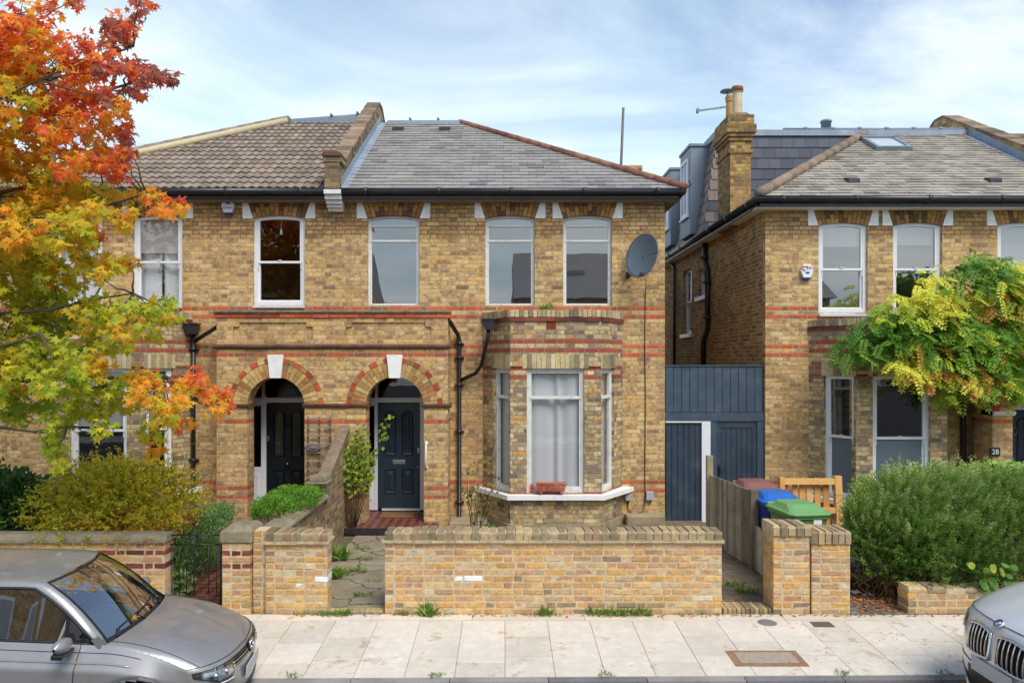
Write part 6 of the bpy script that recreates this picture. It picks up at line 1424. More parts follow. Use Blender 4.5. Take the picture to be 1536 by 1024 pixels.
for (px_, py_, Yd, z0) in ((240, 560, 8.3, 3.0), (60, 500, 7.4, 3.0), (200, 440, 7.9, 3.4), (150, 250, 8.2, 4.3), (60, 330, 7.3, 3.8), (200, 70, 8.2, 5.2), (60, 120, 7.4, 4.9), (250, 110, 8.3, 4.9), (100, 640, 7.8, 2.7), (220, 290, 8.0, 4.0), (40, 30, 7.8, 5.6)):
    A = Vector((-7.3, 7.6, z0)); B = PT(px_, py_, Yd); pts = branch_pts(A, B, -0.25 + rng.random() * 0.2, 8); tw.tube(pts, [0.045 - 0.036 * i / 8 for i in range(9)], 6); limbs += pts[1:]
nleaf = 0
for (px_, py_, rx, ry, hu) in CL:
    Yc = 7.85 + jit(0.55); c = PT(px_, py_, Yc)
    near = min(limbs, key=lambda q: (q - c).length); tw.tube(branch_pts(near, c, -0.04, 4), [0.012, 0.010, 0.007, 0.005, 0.003], 5)
    ntip = max(2, int(rx * ry * (0.0195 if px_ > -70 else 0.010) + 1.6)) 
    for _ in range(ntip):
        for _t in range(20):
            a, b = jit(1.0), jit(1.0)
            if a * a + b * b < 1: break
        Yt = Yc + rng.gauss(0, 0.22); tip = PT(px_ + a * rx * 0.92, py_ + b * ry * 0.9, Yt)
        if rng.random() < 0.35: tw.tube([c.lerp(tip, 0.1), tip], [0.005, 0.002], 4)
        axis = (tip - c); axis.z -= 0.1; axis = axis.normalized() if axis.length > 0.01 else rv(); h0 = hu + (0.07 if 140 < py_ < 430 else 0.0) * (hu < .85) - (.07 if .8 < hu and px_ < 150 else .02) + rng.gauss(0, 0.07)
        for k in range(rng.randint(7, 10)):
            out = (rv() + axis * 0.5); out.y -= 0.25; out.z -= 0.75; out.normalize(); q = tip + rv() * 0.055 + out * 0.03
            nrm = rv() * 0.7 + Vector((0.1, -0.6, 0.8)); star(fm, q, out, nrm, 0.048 + rng.random() * 0.038, clampf(h0 + rng.gauss(0, 0.06) - (0.16 if rng.random() < 0.12 else 0))); nleaf += 1
fm.build('crown', LIQ, tree); tw.build('branches', bark, tree)
# distant pale tree showing through the crown
dt = empty('distant_tree', (-11.6, 24, 0), 'hazy grey-green tree behind the roof, glimpsed through the orange crown', 'tree')
fm = FM(); 
for k in range(900):
    p = Vector((rng.gauss(0, 0.5), rng.gauss(0, 0.6), rng.gauss(0, 0.6))); diamond(fm, Vector((PX(80, 24), 24, PZ(115, 24))) + p, rv(), rv(), 0.13, 0.07, rng.random())
fm.build('crown', leaf_mat('grey_green_leaves', [(0, lin(96, 116, 70)), (1, lin(130, 146, 96))]), dt)
b = MB(); b.tube([(PX(80, 24), 24, 0), (PX(80, 24), 24, PZ(115, 24))], [0.2, 0.06], 8); b.build('trunk', bark, dt)

# --- shrubs
def blob_pts(ells, n, shell=0.55, clump=2.2):
    """points through the outer part of a union of ellipsoids, uneven and clumpy; yields point and outward direction"""
    tot = sum(e[3] * e[4] * e[5] for e in ells) ; out = []
    for e in ells:
        c = Vector(e[:3]); k = int(n * (e[3] * e[4] * e[5]) / tot) + 1
        for _ in range(k):
            d = rv(); rr = shell + (1 - shell) * rng.random() ** 0.5; nz = noise.noise(d * clump + c * 1.7) * 0.22 + noise.noise(d * clump * 3 + c) * 0.10
            rr *= 1 + nz; out.append((c + Vector((d.x * e[3], d.y * e[4], d.z * e[5])) * rr, d, nz))
    return out
def ell(px_, py_, Y, rx, rz, ry=None): return (PX(px_, Y), Y, PZ(py_, Y), rx / F * Y, (ry if ry else rx / F * Y * 0.8), rz / F * Y)
# yellow-green arching shrub with orange tips
sh = empty('shrub', (PX(170, 9.3), 9.3, 0), 'wide arching shrub turning yellow and orange behind the left garden wall', 'shrub')
fm = FM(); st = MB(); E_ = [ell(180, 745, 9.4, 80, 55, 0.6), ell(120, 765, 9.2, 75, 40, 0.5), ell(235, 750, 9.4, 55, 50, 0.5), ell(170, 780, 8.9, 95, 30, 0.4), ell(150, 715, 9.5, 50, 25, 0.5)]
for p, d, nz in blob_pts(E_, 3000, 0.25):
    dirn = Vector((d.x * 1.0 + 0.1, d.y * 0.8 - 0.2, 0.5 + d.z * 0.5 - 0.4 * abs(d.x))); dirn.normalize(); L = 0.12 + rng.random() * 0.16; hu = clampf(0.35 + nz * 1.2 + rng.gauss(0, 0.14) + (0.2 if (p.x > PX(160, 9.3) and p.z < 0.95) else 0))
    for k in range(9):
        q = p + dirn * (L * k / 9) - Vector((0, 0, 0.05 * (k / 9) ** 2)); diamond(fm, q, dirn * 0.5 + rv(), rv() + Vector((0, -0.5, 0.6)), 0.042, 0.026, clampf(hu + jit(0.08)))
for _ in range(46):
    x = PX(90 + rng.random() * 200, 9.3); z = 1.25 + rng.random() * 0.25; A = Vector((x, 9.35, z - 0.2)); B = A + Vector((jit(0.35), jit(0.2), 0.22 + rng.random() * 0.25)); C_ = B + Vector((jit(0.25), jit(0.1), 0.02)); st.tube([A, B, C_], 0.003, 4)
    for k in range(16):
        q = (A.lerp(B, k / 10) if k < 10 else B.lerp(C_, (k - 10) / 6)); diamond(fm, q, rv(), rv() + Vector((0, -.5, .6)), 0.024, 0.014, clampf(0.3 + jit(0.2)))
for _ in range(26):                                                   # sprays trailing over the coping
    x = PX(40 + rng.random() * 190, 8.2); A = Vector((x, 8.24, 0.93)); L = 0.08 + rng.random() * 0.28
    for k in range(12): diamond(fm, A + Vector((0.02 * math.sin(k), -0.02, -L * k / 12)), rv() + Vector((0, 0, -1)), rv() + Vector((0, -1, 0)), 0.028, 0.016, clampf(0.3 + (0.5 if x > PX(140, 8.2) else 0) * (L > .2) + jit(0.2)))
fm.build('foliage', leaf_mat('turning_leaves', [(0.0, lin(150, 160, 50)), (0.3, lin(200, 196, 60)), (0.55, lin(232, 208, 66)), (0.75, lin(238, 172, 70)), (1.0, lin(232, 128, 72))], tr=0.5), sh); st.build('stems', twig, sh)
# dark green shrub far left
sh = empty('shrub', (PX(20, 9.6), 9.6, 0), 'dark green leafy shrub at the left edge beside the yellowing one', 'shrub'); fm = FM()
for p, d, nz in blob_pts([ell(15, 755, 9.6, 62, 48, 0.55), ell(45, 775, 9.4, 42, 35, 0.4), ell(-30, 745, 9.6, 50, 50, 0.5)], 2200, 0.2):
    for k in range(5): diamond(fm, p + rv() * 0.05, d + rv() * 0.7, Vector((0, -0.6, 0.7)) + rv() * 0.6, 0.075, 0.044, clampf(0.4 + nz + jit(0.35)))
fm.build('foliage', leaf_mat('dark_leaves', [(0, lin(50, 88, 40)), (0.5, lin(78, 120, 54)), (1, lin(130, 160, 76))], tr=0.3), sh)
b = MB(); b.tube([(PX(15, 9.6), 9.6, 0), (PX(18, 9.6), 9.6, 0.8)], 0.03, 6); b.build('stem', twig, sh)
# airy feathery plants behind the iron gate
sh = empty('bushy_plant', (PX(295, 10.0), 10.0, 0), 'feathery green plants with tiny white flowers behind the iron gate', 'plant'); fm = FM()
for p, d, nz in blob_pts([ell(290, 820, 9.8, 42, 50, 0.6), ell(265, 840, 9.2, 18, 60, 0.4), ell(315, 790, 10.6, 34, 22, 0.5), ell(330, 775, 11.3, 20, 14, 0.3)], 2000, 0.1):
    dirn = Vector((d.x * 0.4, d.y * 0.3, 1)).normalized(); h_ = clampf(0.4 + nz + jit(0.3))
    for k in range(7): diamond(fm, p + dirn * 0.02 * k + rv() * 0.01, dirn + rv() * 0.8, rv(), 0.055, 0.016, h_)
for _ in range(60): p = PT(300 + rng.random() * 45, 768 + rng.random() * 18, 10.9); diamond(fm, p, rv(), Vector((0, -1, .3)), 0.02, 0.02, 1.0)
for _ in range(70):
    p = PT(258 + rng.random() * 28, 860 + rng.random() * 36, 8.9); diamond(fm, p, rv(), Vector((0, -.5, 1)) + rv() * .4, 0.10, 0.06, 0.55 + jit(.2))
fm.build('foliage', leaf_mat('feathery_leaves', [(0, lin(88, 124, 64)), (0.5, lin(124, 160, 88)), (0.93, lin(160, 186, 118)), (0.97, lin(225, 222, 225)), (1, lin(235, 235, 238))], tr=0.3), sh)
b = MB(); b.tube([(PX(290, 9.8), 9.8, 0), (PX(290, 9.8), 9.8, 0.5)], 0.012, 5); b.build('stems', twig, sh)
# bright clipped hebe
sh = empty('clipped_shrub', (PX(435, 9.6), 9.6, 0), 'bright green domed shrub behind the capped pier, brown stems below', 'shrub'); fm = FM(); st = MB()
for p, d, nz in blob_pts([ell(440, 753, 9.9, 38, 17, 0.5), ell(412, 765, 9.4, 30, 19, 0.45), ell(462, 745, 10.4, 20, 11, 0.3)], 2600, 0.5, 1.5):
    if d.z < -0.5: continue
    dirn = (Vector((d.x * .6, d.y * .6, 1.0)) + rv() * .35).normalized(); h_ = clampf(0.5 + nz * .6 + jit(0.3))
    for k in range(7): diamond(fm, p + dirn * 0.011 * k, dirn + rv() * 0.9, rv(), 0.032, 0.014, h_)
for _ in range(110):
    a = PT(395 + rng.random() * 50, 795 + rng.random() * 10, 9.3 + jit(.3)); t = PT(385 + rng.random() * 70, 765 + rng.random() * 10, 9.3 + jit(.3)); st.tube([a, a.lerp(t, .5) + rv() * .03, t], 0.004, 4)
fm.build('foliage', leaf_mat('bright_leaves', [(0, lin(72, 116, 34)), (0.5, lin(112, 160, 50)), (1, lin(150, 188, 74))], tr=0.3), sh); st.build('stems', simple('dry_stems', lin(150, 132, 100), 0.95, var=0.25), sh)
# rosemary hedge
sh = empty('rosemary_hedge', (PX(1430, 9.0), 9.0, 0), 'huge upright rosemary bush spilling over the very low wall on the right', 'shrub'); fm = FM(); st = MB()
RE = [ell(1345, 770, 9.3, 62, 58, 0.6), ell(1410, 760, 9.3, 75, 48, 0.6), ell(1480, 757, 9.5, 75, 44, 0.6), ell(1545, 770, 9.4, 65, 54, 0.6), ell(1345, 825, 9.0, 55, 38, 0.5), ell(1420, 825, 8.9, 65, 52, 0.55), ell(1500, 815, 9.0, 80, 56, 0.6), ell(1330, 800, 9.2, 48, 40, .5), ell(1385, 862, 8.65, 36, 24, .3), ell(1450, 858, 8.6, 60, 26, .3), ell(1375, 815, 8.75, 40, 44, .35), ell(1340, 850, 8.8, 44, 26, .3), ell(1520, 850, 8.6, 50, 30, .3), ell(1310, 790, 9.1, 36, 46, .45), ell(1400, 722, 9.6, 50, 18, .4), ell(1490, 720, 9.8, 60, 16, .4)]
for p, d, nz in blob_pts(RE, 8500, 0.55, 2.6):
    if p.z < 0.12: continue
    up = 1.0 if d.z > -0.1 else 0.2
    dirn = (Vector((d.x * .7, d.y * .8 - .15, up)) + rv() * .25).normalized(); L = (0.09 + rng.random() * 0.11) * (1.9 if (d.z > .3 and rng.random() < .08) else 1); h_ = clampf(0.38 + nz * 2.4 + jit(0.22) + 0.3 * (p.z - 0.8))  # hollows between clumps get darker needles, their shade put into the colour
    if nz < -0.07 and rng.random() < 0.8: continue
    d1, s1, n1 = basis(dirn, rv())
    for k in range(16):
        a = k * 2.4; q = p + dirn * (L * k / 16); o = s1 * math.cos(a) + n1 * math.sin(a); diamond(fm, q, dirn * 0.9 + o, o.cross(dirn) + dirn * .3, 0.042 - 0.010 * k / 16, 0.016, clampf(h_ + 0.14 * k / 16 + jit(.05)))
for _ in range(90):
    a = Vector((PX(1290 + rng.random() * 90, 8.9), 8.7 + rng.random() * .6, 0.02)); st.tube([a, a + Vector((jit(.2), jit(.2), .15)), a + Vector((jit(.4), jit(.3), .35 + rng.random() * .2))], [0.012, 0.008, 0.003], 5)
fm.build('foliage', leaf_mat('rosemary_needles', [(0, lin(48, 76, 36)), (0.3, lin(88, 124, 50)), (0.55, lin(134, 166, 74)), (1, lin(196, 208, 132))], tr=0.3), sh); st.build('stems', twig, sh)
# broad leaves creeping at the hedge foot and a big-leaved plant behind it
def broad(label, pts, sz, stops, nm='leafy_plant'):
    sh = empty(nm, tuple(sum((Vector(p) for p in pts), Vector()) / len(pts)), label, 'plant'); fm = FM(); st = MB()
    for p in pts:
        p = Vector(p); n = (Vector((jit(.5), -0.7, 0.7)) + rv() * .3).normalized(); d = (Vector((jit(1), -.3, -.4 + jit(.5)))).normalized(); d, s, n = basis(d, n); L = sz * (0.8 + rng.random() * .5); vs = []
        for k in range(10):
            a = 2 * math.pi * k / 10; vs.append(p + s * (math.sin(a) * L * 0.42) + d * (L * .5 - math.cos(a) * L * 0.5) - n * (0.1 * L * abs(math.sin(a))))
        fm.add(vs, [tuple(range(10))], rng.random()); st.tube([p, p + Vector((jit(.03), .08, -.1))], 0.003, 4)
    fm.build('leaves', leaf_mat(nm + '_leaves', stops, tr=0.3), sh); st.build('stems', twig, sh); return sh
broad('broad green leaves creeping over the very low wall under the hedge', [PT(1440 + rng.random() * 85, 842 + rng.random() * 40, 8.22 + rng.random() * .1) for _ in range(22)], 0.09, [(0, lin(70, 112, 40)), (0.6, lin(104, 146, 58)), (1, lin(166, 176, 60))])
broad('fresh green fingered leaves above the hedge in front of the right porch', [PT(1466 + rng.random() * 70, 690 + rng.random() * 26, 10.2 + rng.random() * .5) for _ in range(110)], 0.10, [(0, lin(86, 134, 44)), (0.6, lin(124, 168, 58)), (1, lin(164, 192, 80))])

# --- wisteria
wi = empty('wisteria', (PX(1440, 12.0), 12.0, 0), 'wisteria with yellow-green and bronze leaves over the bay and porch of the right house', 'climbing plant'); fm = FM(); st = MB(); pods = FM()
WE = [(1290, 528, 34, 22, 0), (1325, 505, 36, 26, 0), (1370, 500, 40, 34, 0), (1345, 480, 30, 18, .3), (1400, 470, 44, 24, .9), (1430, 455, 36, 16, .9), (1360, 460, 24, 10, .8), (1395, 440, 18, 10, .9), (1398, 425, 8, 16, .85), (1450, 430, 36, 24, .1), (1480, 415, 36, 22, .0), (1465, 400, 24, 9, .1),
      (1520, 420, 28, 22, .85), (1545, 450, 30, 40, .3), (1500, 440, 30, 20, .7), (1505, 470, 30, 24, .55), (1440, 490, 40, 26, .15), (1420, 520, 40, 30, .1), (1400, 520, 36, 14, .45), (1460, 510, 30, 18, .85), (1475, 530, 30, 30, .2), (1515, 520, 34, 20, .6), (1530, 555, 34, 24, .2),
      (1365, 565, 22, 22, .95), (1350, 550, 16, 14, .9), (1380, 545, 18, 12, .8), (1420, 570, 30, 20, .5), (1450, 575, 34, 18, .45), (1480, 590, 30, 18, .45), (1470, 590, 14, 14, .95), (1510, 590, 30, 20, .3), (1535, 600, 20, 20, .1), (1525, 615, 8, 12, .8), (1440, 550, 40, 18, .3), (1400, 590, 20, 10, .5), (1275, 535, 16, 12, .05), (1520, 500, 40, 60, .2), (1430, 610, 24, 8, .4)]
for (px_, py_, rx, ry, hu) in WE:
    nl = int(rx * ry * 0.062) + 5
    for _ in range(nl):
        for _t in range(9):
            a, b = jit(1), jit(1)
            if a * a + b * b < 1: break
        Yc = 11.95 + jit(0.35) + 0.15 * b * -1; p = PT(px_ + a * rx, py_ + b * ry * .9 - (22 if py_ > 560 else 12), Yc)
        d = Vector((a * .8 + jit(.8), -0.45 + jit(.3), -0.15 + jit(.5) - .25 * rng.random())).normalized(); L = 0.2 + rng.random() * 0.1; n = (Vector((jit(.5), -0.6, 0.9))).normalized(); d, s, n = basis(d, n)
        bronze = (hu in (.45, .5, .55, .6)) and rng.random() < .6
        h_ = clampf((0.93 if bronze else hu * 0.8 + .08) + rng.gauss(0, .05)) if bronze else clampf(min(hu * 0.8 + .06 + rng.gauss(0, .10), 0.82))
        for k in range(6):
            t = (k + 1) / 6.5; q = p + d * (L * t) - Vector((0, 0, 0.09 * t * t)); w = 0.086 * (1 - 0.3 * abs(t - .45))
            for sg in (-1, 1): diamond(fm, q, s * sg * 1.0 + d * 0.55 - Vector((0, 0, .3)), n + rv() * .45, w, 0.046, clampf(h_ + jit(.03)), .2)
        diamond(fm, p + d * L - Vector((0, 0, 0.09)), d - Vector((0, 0, .3)), n, 0.06, 0.023, h_)
wm_ = leaf_mat('wisteria_leaves', [(0, lin(92, 136, 50)), (0.2, lin(124, 168, 60)), (0.4, lin(168, 196, 64)), (0.6, lin(216, 224, 72)), (0.8, lin(240, 238, 96)), (0.87, lin(214, 170, 72)), (1.0, lin(196, 130, 66))], tr=0.45)
fm.build('foliage', wm_, wi)
podm = simple('pale_pods', lin(176, 178, 132), .8)
for (x, y) in ((1308, 555), (1360, 535), (1405, 555), (1412, 548), (1418, 560), (1445, 560), (1455, 570), (1515, 560)): p = PT(x, y - 12, 11.6); st = MB(); st.tube([p, p + Vector((0, 0, -.06)), p + Vector((0, 0, -.2))], [0.004, 0.012, 0.006], 5); st.build('seed_pod', podm, wi)
st = MB()
st.tube([(8.14, 12.85, 0), (8.17, 12.88, 1.4), (8.14, 12.8, 2.2), (7.9, 12.2, 3.0), (7.2, 11.95, 3.35), (6.5, 11.95, 3.3), (5.9, 11.95, 3.05)], [.028, .026, .026, .026, .024, .02, .01], 7); st.tube([(7.9, 12.0, 3.0), (8.4, 12.0, 3.6), (9.0, 12.0, 3.7)], [.035, .025, .012], 6)
for _ in range(30): a = PT(1300 + rng.random() * 220, 450 + rng.random() * 120, 12.0); st.tube([a, a + Vector((jit(.4), jit(.1), jit(.25)))], 0.006, 4)
st.build('stems', bark, wi)

# --- climbing rose by the navy door and thin rose by the bay
def rose(label, base, tops, hues, nleaf, sz, stops, nm='rose_bush', tmin=.45):
    sh = empty(nm, base, label, 'plant'); fm = FM(); st = MB()
    for (x, y, Y) in tops:
        B = PT(x, y, Y); A = Vector(base) + Vector((jit(.06), jit(.04), 0)); mid_ = A.lerp(B, .5) + Vector((jit(.06), jit(.05), .05)); st.tube([A, mid_, B], [0.009, 0.006, 0.003], 5)
        for _ in range(nleaf):
            t = tmin + (1.05 - tmin) * rng.random(); q = (A.lerp(mid_, t * 2) if t < .5 else mid_.lerp(B, (t - .5) * 2)) + rv() * 0.07; d = rv() + Vector((0, -.3, -.2)); h_ = clampf(hues + jit(.3))
            for k in (-1, 0, 1): diamond(fm, q, d + d.orthogonal() * k * .8, Vector((0, -.7, .6)) + rv() * .4, sz, sz * .6, h_)
    fm.build('leaves', leaf_mat(nm + '_leaf', stops, tr=.35), sh); st.build('stems', twig, sh); return sh
rose('climbing rose with yellowing leaves between the dividing wall and the navy door', (PX(528, 12.0), 12.0, 0), [(505, 690, 12.1), (515, 672, 12.0), (530, 660, 12.0), (545, 652, 12.0), (552, 668, 11.9), (560, 682, 12.0), (540, 675, 12.0), (550, 700, 11.9), (556, 710, 12.0), (520, 700, 11.9), (535, 690, 12.1), (500, 696, 12.0), (580, 633, 12.0), (540, 640, 12.1), (525, 720, 12.0), (548, 722, 12.0), (512, 680, 12.0), (526, 672, 12.0), (538, 700, 12.0), (508, 710, 12.0)], .5, 26, 0.06,
     [(0, lin(58, 96, 38)), (0.45, lin(110, 146, 46)), (0.75, lin(170, 182, 56)), (1, lin(206, 176, 60))], tmin=.72)
rose('sparse thin rose with a few yellow leaves in front of the downpipe', (PX(712, 11.6), 11.6, 0), [(700, 700, 11.6), (718, 692, 11.6), (730, 700, 11.6), (745, 712, 11.5), (752, 722, 11.5), (705, 735, 11.6), (712, 745, 11.6), (722, 730, 11.6), (716, 760, 11.6), (696, 720, 11.6)], .4, 7, 0.05,
     [(0, lin(62, 96, 50)), (0.6, lin(110, 140, 66)), (0.85, lin(200, 180, 60)), (1, lin(160, 110, 80))])
fm = FM()
for _ in range(160): p = POT + Vector((jit(.05), jit(.05), .16)); d = Vector((jit(.5), jit(.5), 1)); diamond(fm, p + d * rng.random() * .16, d + rv() * .6, rv(), .05, .02, rng.random())
o = fm.build('potted_plant', leaf_mat('pot_leaves', [(0, lin(64, 110, 44)), (1, lin(120, 160, 74))]), None, POT + Vector((0, 0, .17))); tag(o, 'small bushy green plant growing in the white pot', 'plant')
# --- weeds (each clump its own) and litter
wmat = leaf_mat('weed_leaves', [(0, lin(74, 116, 40)), (0.6, lin(120, 156, 56)), (1, lin(170, 178, 90))], tr=.35)
def weed(lab, px_, py_, Y, n, sz, spread, grp=None, z=None):
    p0 = Vector((PX(px_, Y), Y, 0.0 if z is None else z)); fm = FM()
    for _ in range(n):
        d = Vector((jit(1), jit(.7) - .1, .35 + rng.random() * .9)).normalized(); q = p0 + Vector((jit(spread), jit(min(spread, .05)), 0.0)); diamond(fm, q, d, rv() + Vector((0, -.5, .3)), sz * (.5 + rng.random()), sz * .16, rng.random())
    o = fm.build('weed_tuft', wmat, None, p0); return tag(o, lab, 'weed', grp)
weed('tall grass tuft at the left foot of the long garden wall', 641, 930, 8.22, 90, .13, .05)
weed('bright weed tuft at the foot of the long garden wall, left of centre', 819, 925, 8.23, 70, .10, .05)
weed('wide straggling weeds under the right half of the long garden wall', 930, 920, 8.23, 260, .09, .33)
weed('low weeds at the path mouth beside the short garden wall', 505, 918, 8.24, 150, .07, .16)
weed('dark little weeds by the path edge at the long wall corner', 600, 915, 8.25, 40, .06, .08)
weed('leafy weed in the planting strip below the climbing rose', 508, 830, 10.5, 80, .20, .10)
weed('yellowish weeds by the short wall end in the planting strip', 500, 850, 9.6, 120, .12, .10)
for (x, y, sz, n, t) in ((545, 824, .06, 50, 'back'), (548, 840, .06, 60, 'middle'), (508, 862, .12, 60, 'left'), (535, 858, .08, 60, 'nearer'), (545, 895, .07, 40, 'front'), (560, 872, .05, 30, 'right')):
    Y = H * F / (y - CY); weed('weed clump growing in the cracked front path, ' + t + ' one', x, y, Y, n, sz, .12, 'weeds in the front path', .006)
for (x, y, n, t) in ((1120, 889, 90, 'larger'), (1100, 880, 50, 'smaller')):
    Y = H * F / (y - CY); weed('weed patch on the side path, ' + t + ' of two', x, y, Y, n, .08, .12, 'weeds in the side path', .01)
for (x, t) in ((440, 'left'), (655, 'middle left'), (908, 'middle'), (1264, 'right'), (1415, 'far right')):
    weed('tiny weed growing along the kerb joint, ' + t + ' one', x, 1013, 6.76 + .012 * PX(x, 6.7), 40, .045, .06, 'weeds along the kerb', -.05)
weed('spray of weeds sprouting on top of the bay coping between the windows', 818, 455, 12.3, 90, .10, .09, None, 3.70)
gc = FM()
for _ in range(1500):
    x = -2.6 + rng.random() * 7.0; den = noise.noise(Vector((x * 1.6, 3.1, 0))) 
    if den < 0.02 or 2.46 < x < 3.0: continue
    p = Vector((x, 8.262 - rng.random() * .035, .0)); dd = Vector((jit(.8), -.3 - .4 * rng.random(), .5 + rng.random())).normalized(); diamond(gc, p, dd, rv() + Vector((0, -.5, .3)), .02 + .05 * rng.random() * den * 3, .008, rng.random())
tag(gc.build('ground_weeds', wmat, None, (0, 8.25, 0)), None, None, None, 'stuff')
lit = FM()
def fl(x, y, z, sz, r): d = Vector((jit(1), jit(1), jit(.25))); star(lit, Vector((x, y, z)), d, Vector((jit(.4), jit(.4), 1)), sz, r)
for _ in range(260): fl(-2.5 + rng.random() * 8.5, 8.235 - abs(rng.gauss(0, .03)), .008, .018 + rng.random() * .012, rng.random())
for _ in range(1500):
    x = -1.5 + rng.random() * 8
    if rng.random() < .65: x = 2.0 + rng.random() * 3.2
    q = abs(rng.gauss(0, .07)); fl(x, kerbY(x) - .115 - q, -.185 + (.02 + .10 * math.exp(-q / .05)) * rng.random() ** .5, .03 + rng.random() * .02, rng.random())
for _ in range(800): x = 4.05 + abs(rng.gauss(0.35, .22)); y = 8.32 + rng.random() * 1.2; fl(min(x, 4.62) - .03 * (y - 8.3), y, .012 + rng.random() * .015, .022 + rng.random() * .014, rng.random())
for _ in range(160): fl(2.6 + rng.random() * 3.8, 6.9 + rng.random() * 1.3, pvz(7.5) + .012, .009 + rng.random() * .010, rng.random())
for _ in range(70): fl(-2.5 + rng.random() * 1.3, 8.6 + rng.random() * 3.2, .012, .016, rng.random())
o = lit.build('fallen_leaves', leaf_mat('dead_leaves', [(0, lin(150, 84, 50)), (0.4, lin(176, 112, 66)), (0.7, lin(196, 146, 88)), (1, lin(128, 78, 56))], tr=.1), None, (0, 8, 0)); tag(o, None, None, None, 'stuff')
b = MB(); b.box((-.16, -.05, 0), (.16, .05, .012)); b.build
pk = MB(Matrix.Translation((4.33, 8.95, 0.02)) @ Matrix.Rotation(R(-38), 4, 'Z')); pk.grid([[Vector((-.17 + .034 * i, y, .012 + .012 * math.sin(i * 1.7 + y * 30))) for i in range(11)] for y in (-.05, -.02, .02, .05)]); tag(pk.build('plastic_wrapper', simple('white_plastic', lin(206, 214, 220), .25, var=.05), None, solid=.002), 'crumpled white plastic wrapper on the setts beside the hedge', 'litter')
# ------------------------------------------------------------------ parked cars
def car_paint(name, c, metal=0.55, dirt=None):
    m = MT(name); p = m.geo(); fl = m.noise(p, 600, 1, .5)
    col = m.ramp(fl, [(0.3, tuple(x * .85 for x in c[:3]) + (1,)), (0.7, tuple(min(1, x * 1.15) for x in c[:3]) + (1,))])
    if dirt: col = m.mix(m.ramp(m.noise(p, 5, 6, .7), [(0.35, 0.1), (0.75, 0.5)]), col, dirt)
    m.base(col); m.set(0.34, metal, .5, 0.8); m.b.inputs['Coat Roughness'].default_value = 0.06; return m.m
M['cglass'] = glass('car_glass', 0.34, (0.66, 0.77, 0.72, 1))
M['trim'] = simple('black_trim', lin(30, 30, 32), .5, var=.1)
M['seat'] = simple('grey_upholstery', lin(84, 84, 86), .85, var=.2, scale=6)
M['chrome'] = simple('chrome', lin(214, 216, 218), .12, 1.0, var=.02)
M['plate'] = simple('pale_plate', lin(196, 198, 198), .5, var=.03)
M['lamp'] = None
def lampmat():
    m = MT('headlamp_inner'); m.base(m.ramp(m.noise(m.geo(), 22, 3, .5), [(0.35, lin(60, 64, 70)), (0.5, lin(140, 146, 152)), (0.65, lin(214, 218, 222))])); m.set(.15, .7); return m.m
M['lamp'] = lampmat(); M['lens'] = glass('lamp_lens', .10, (.9, .92, .94, 1))
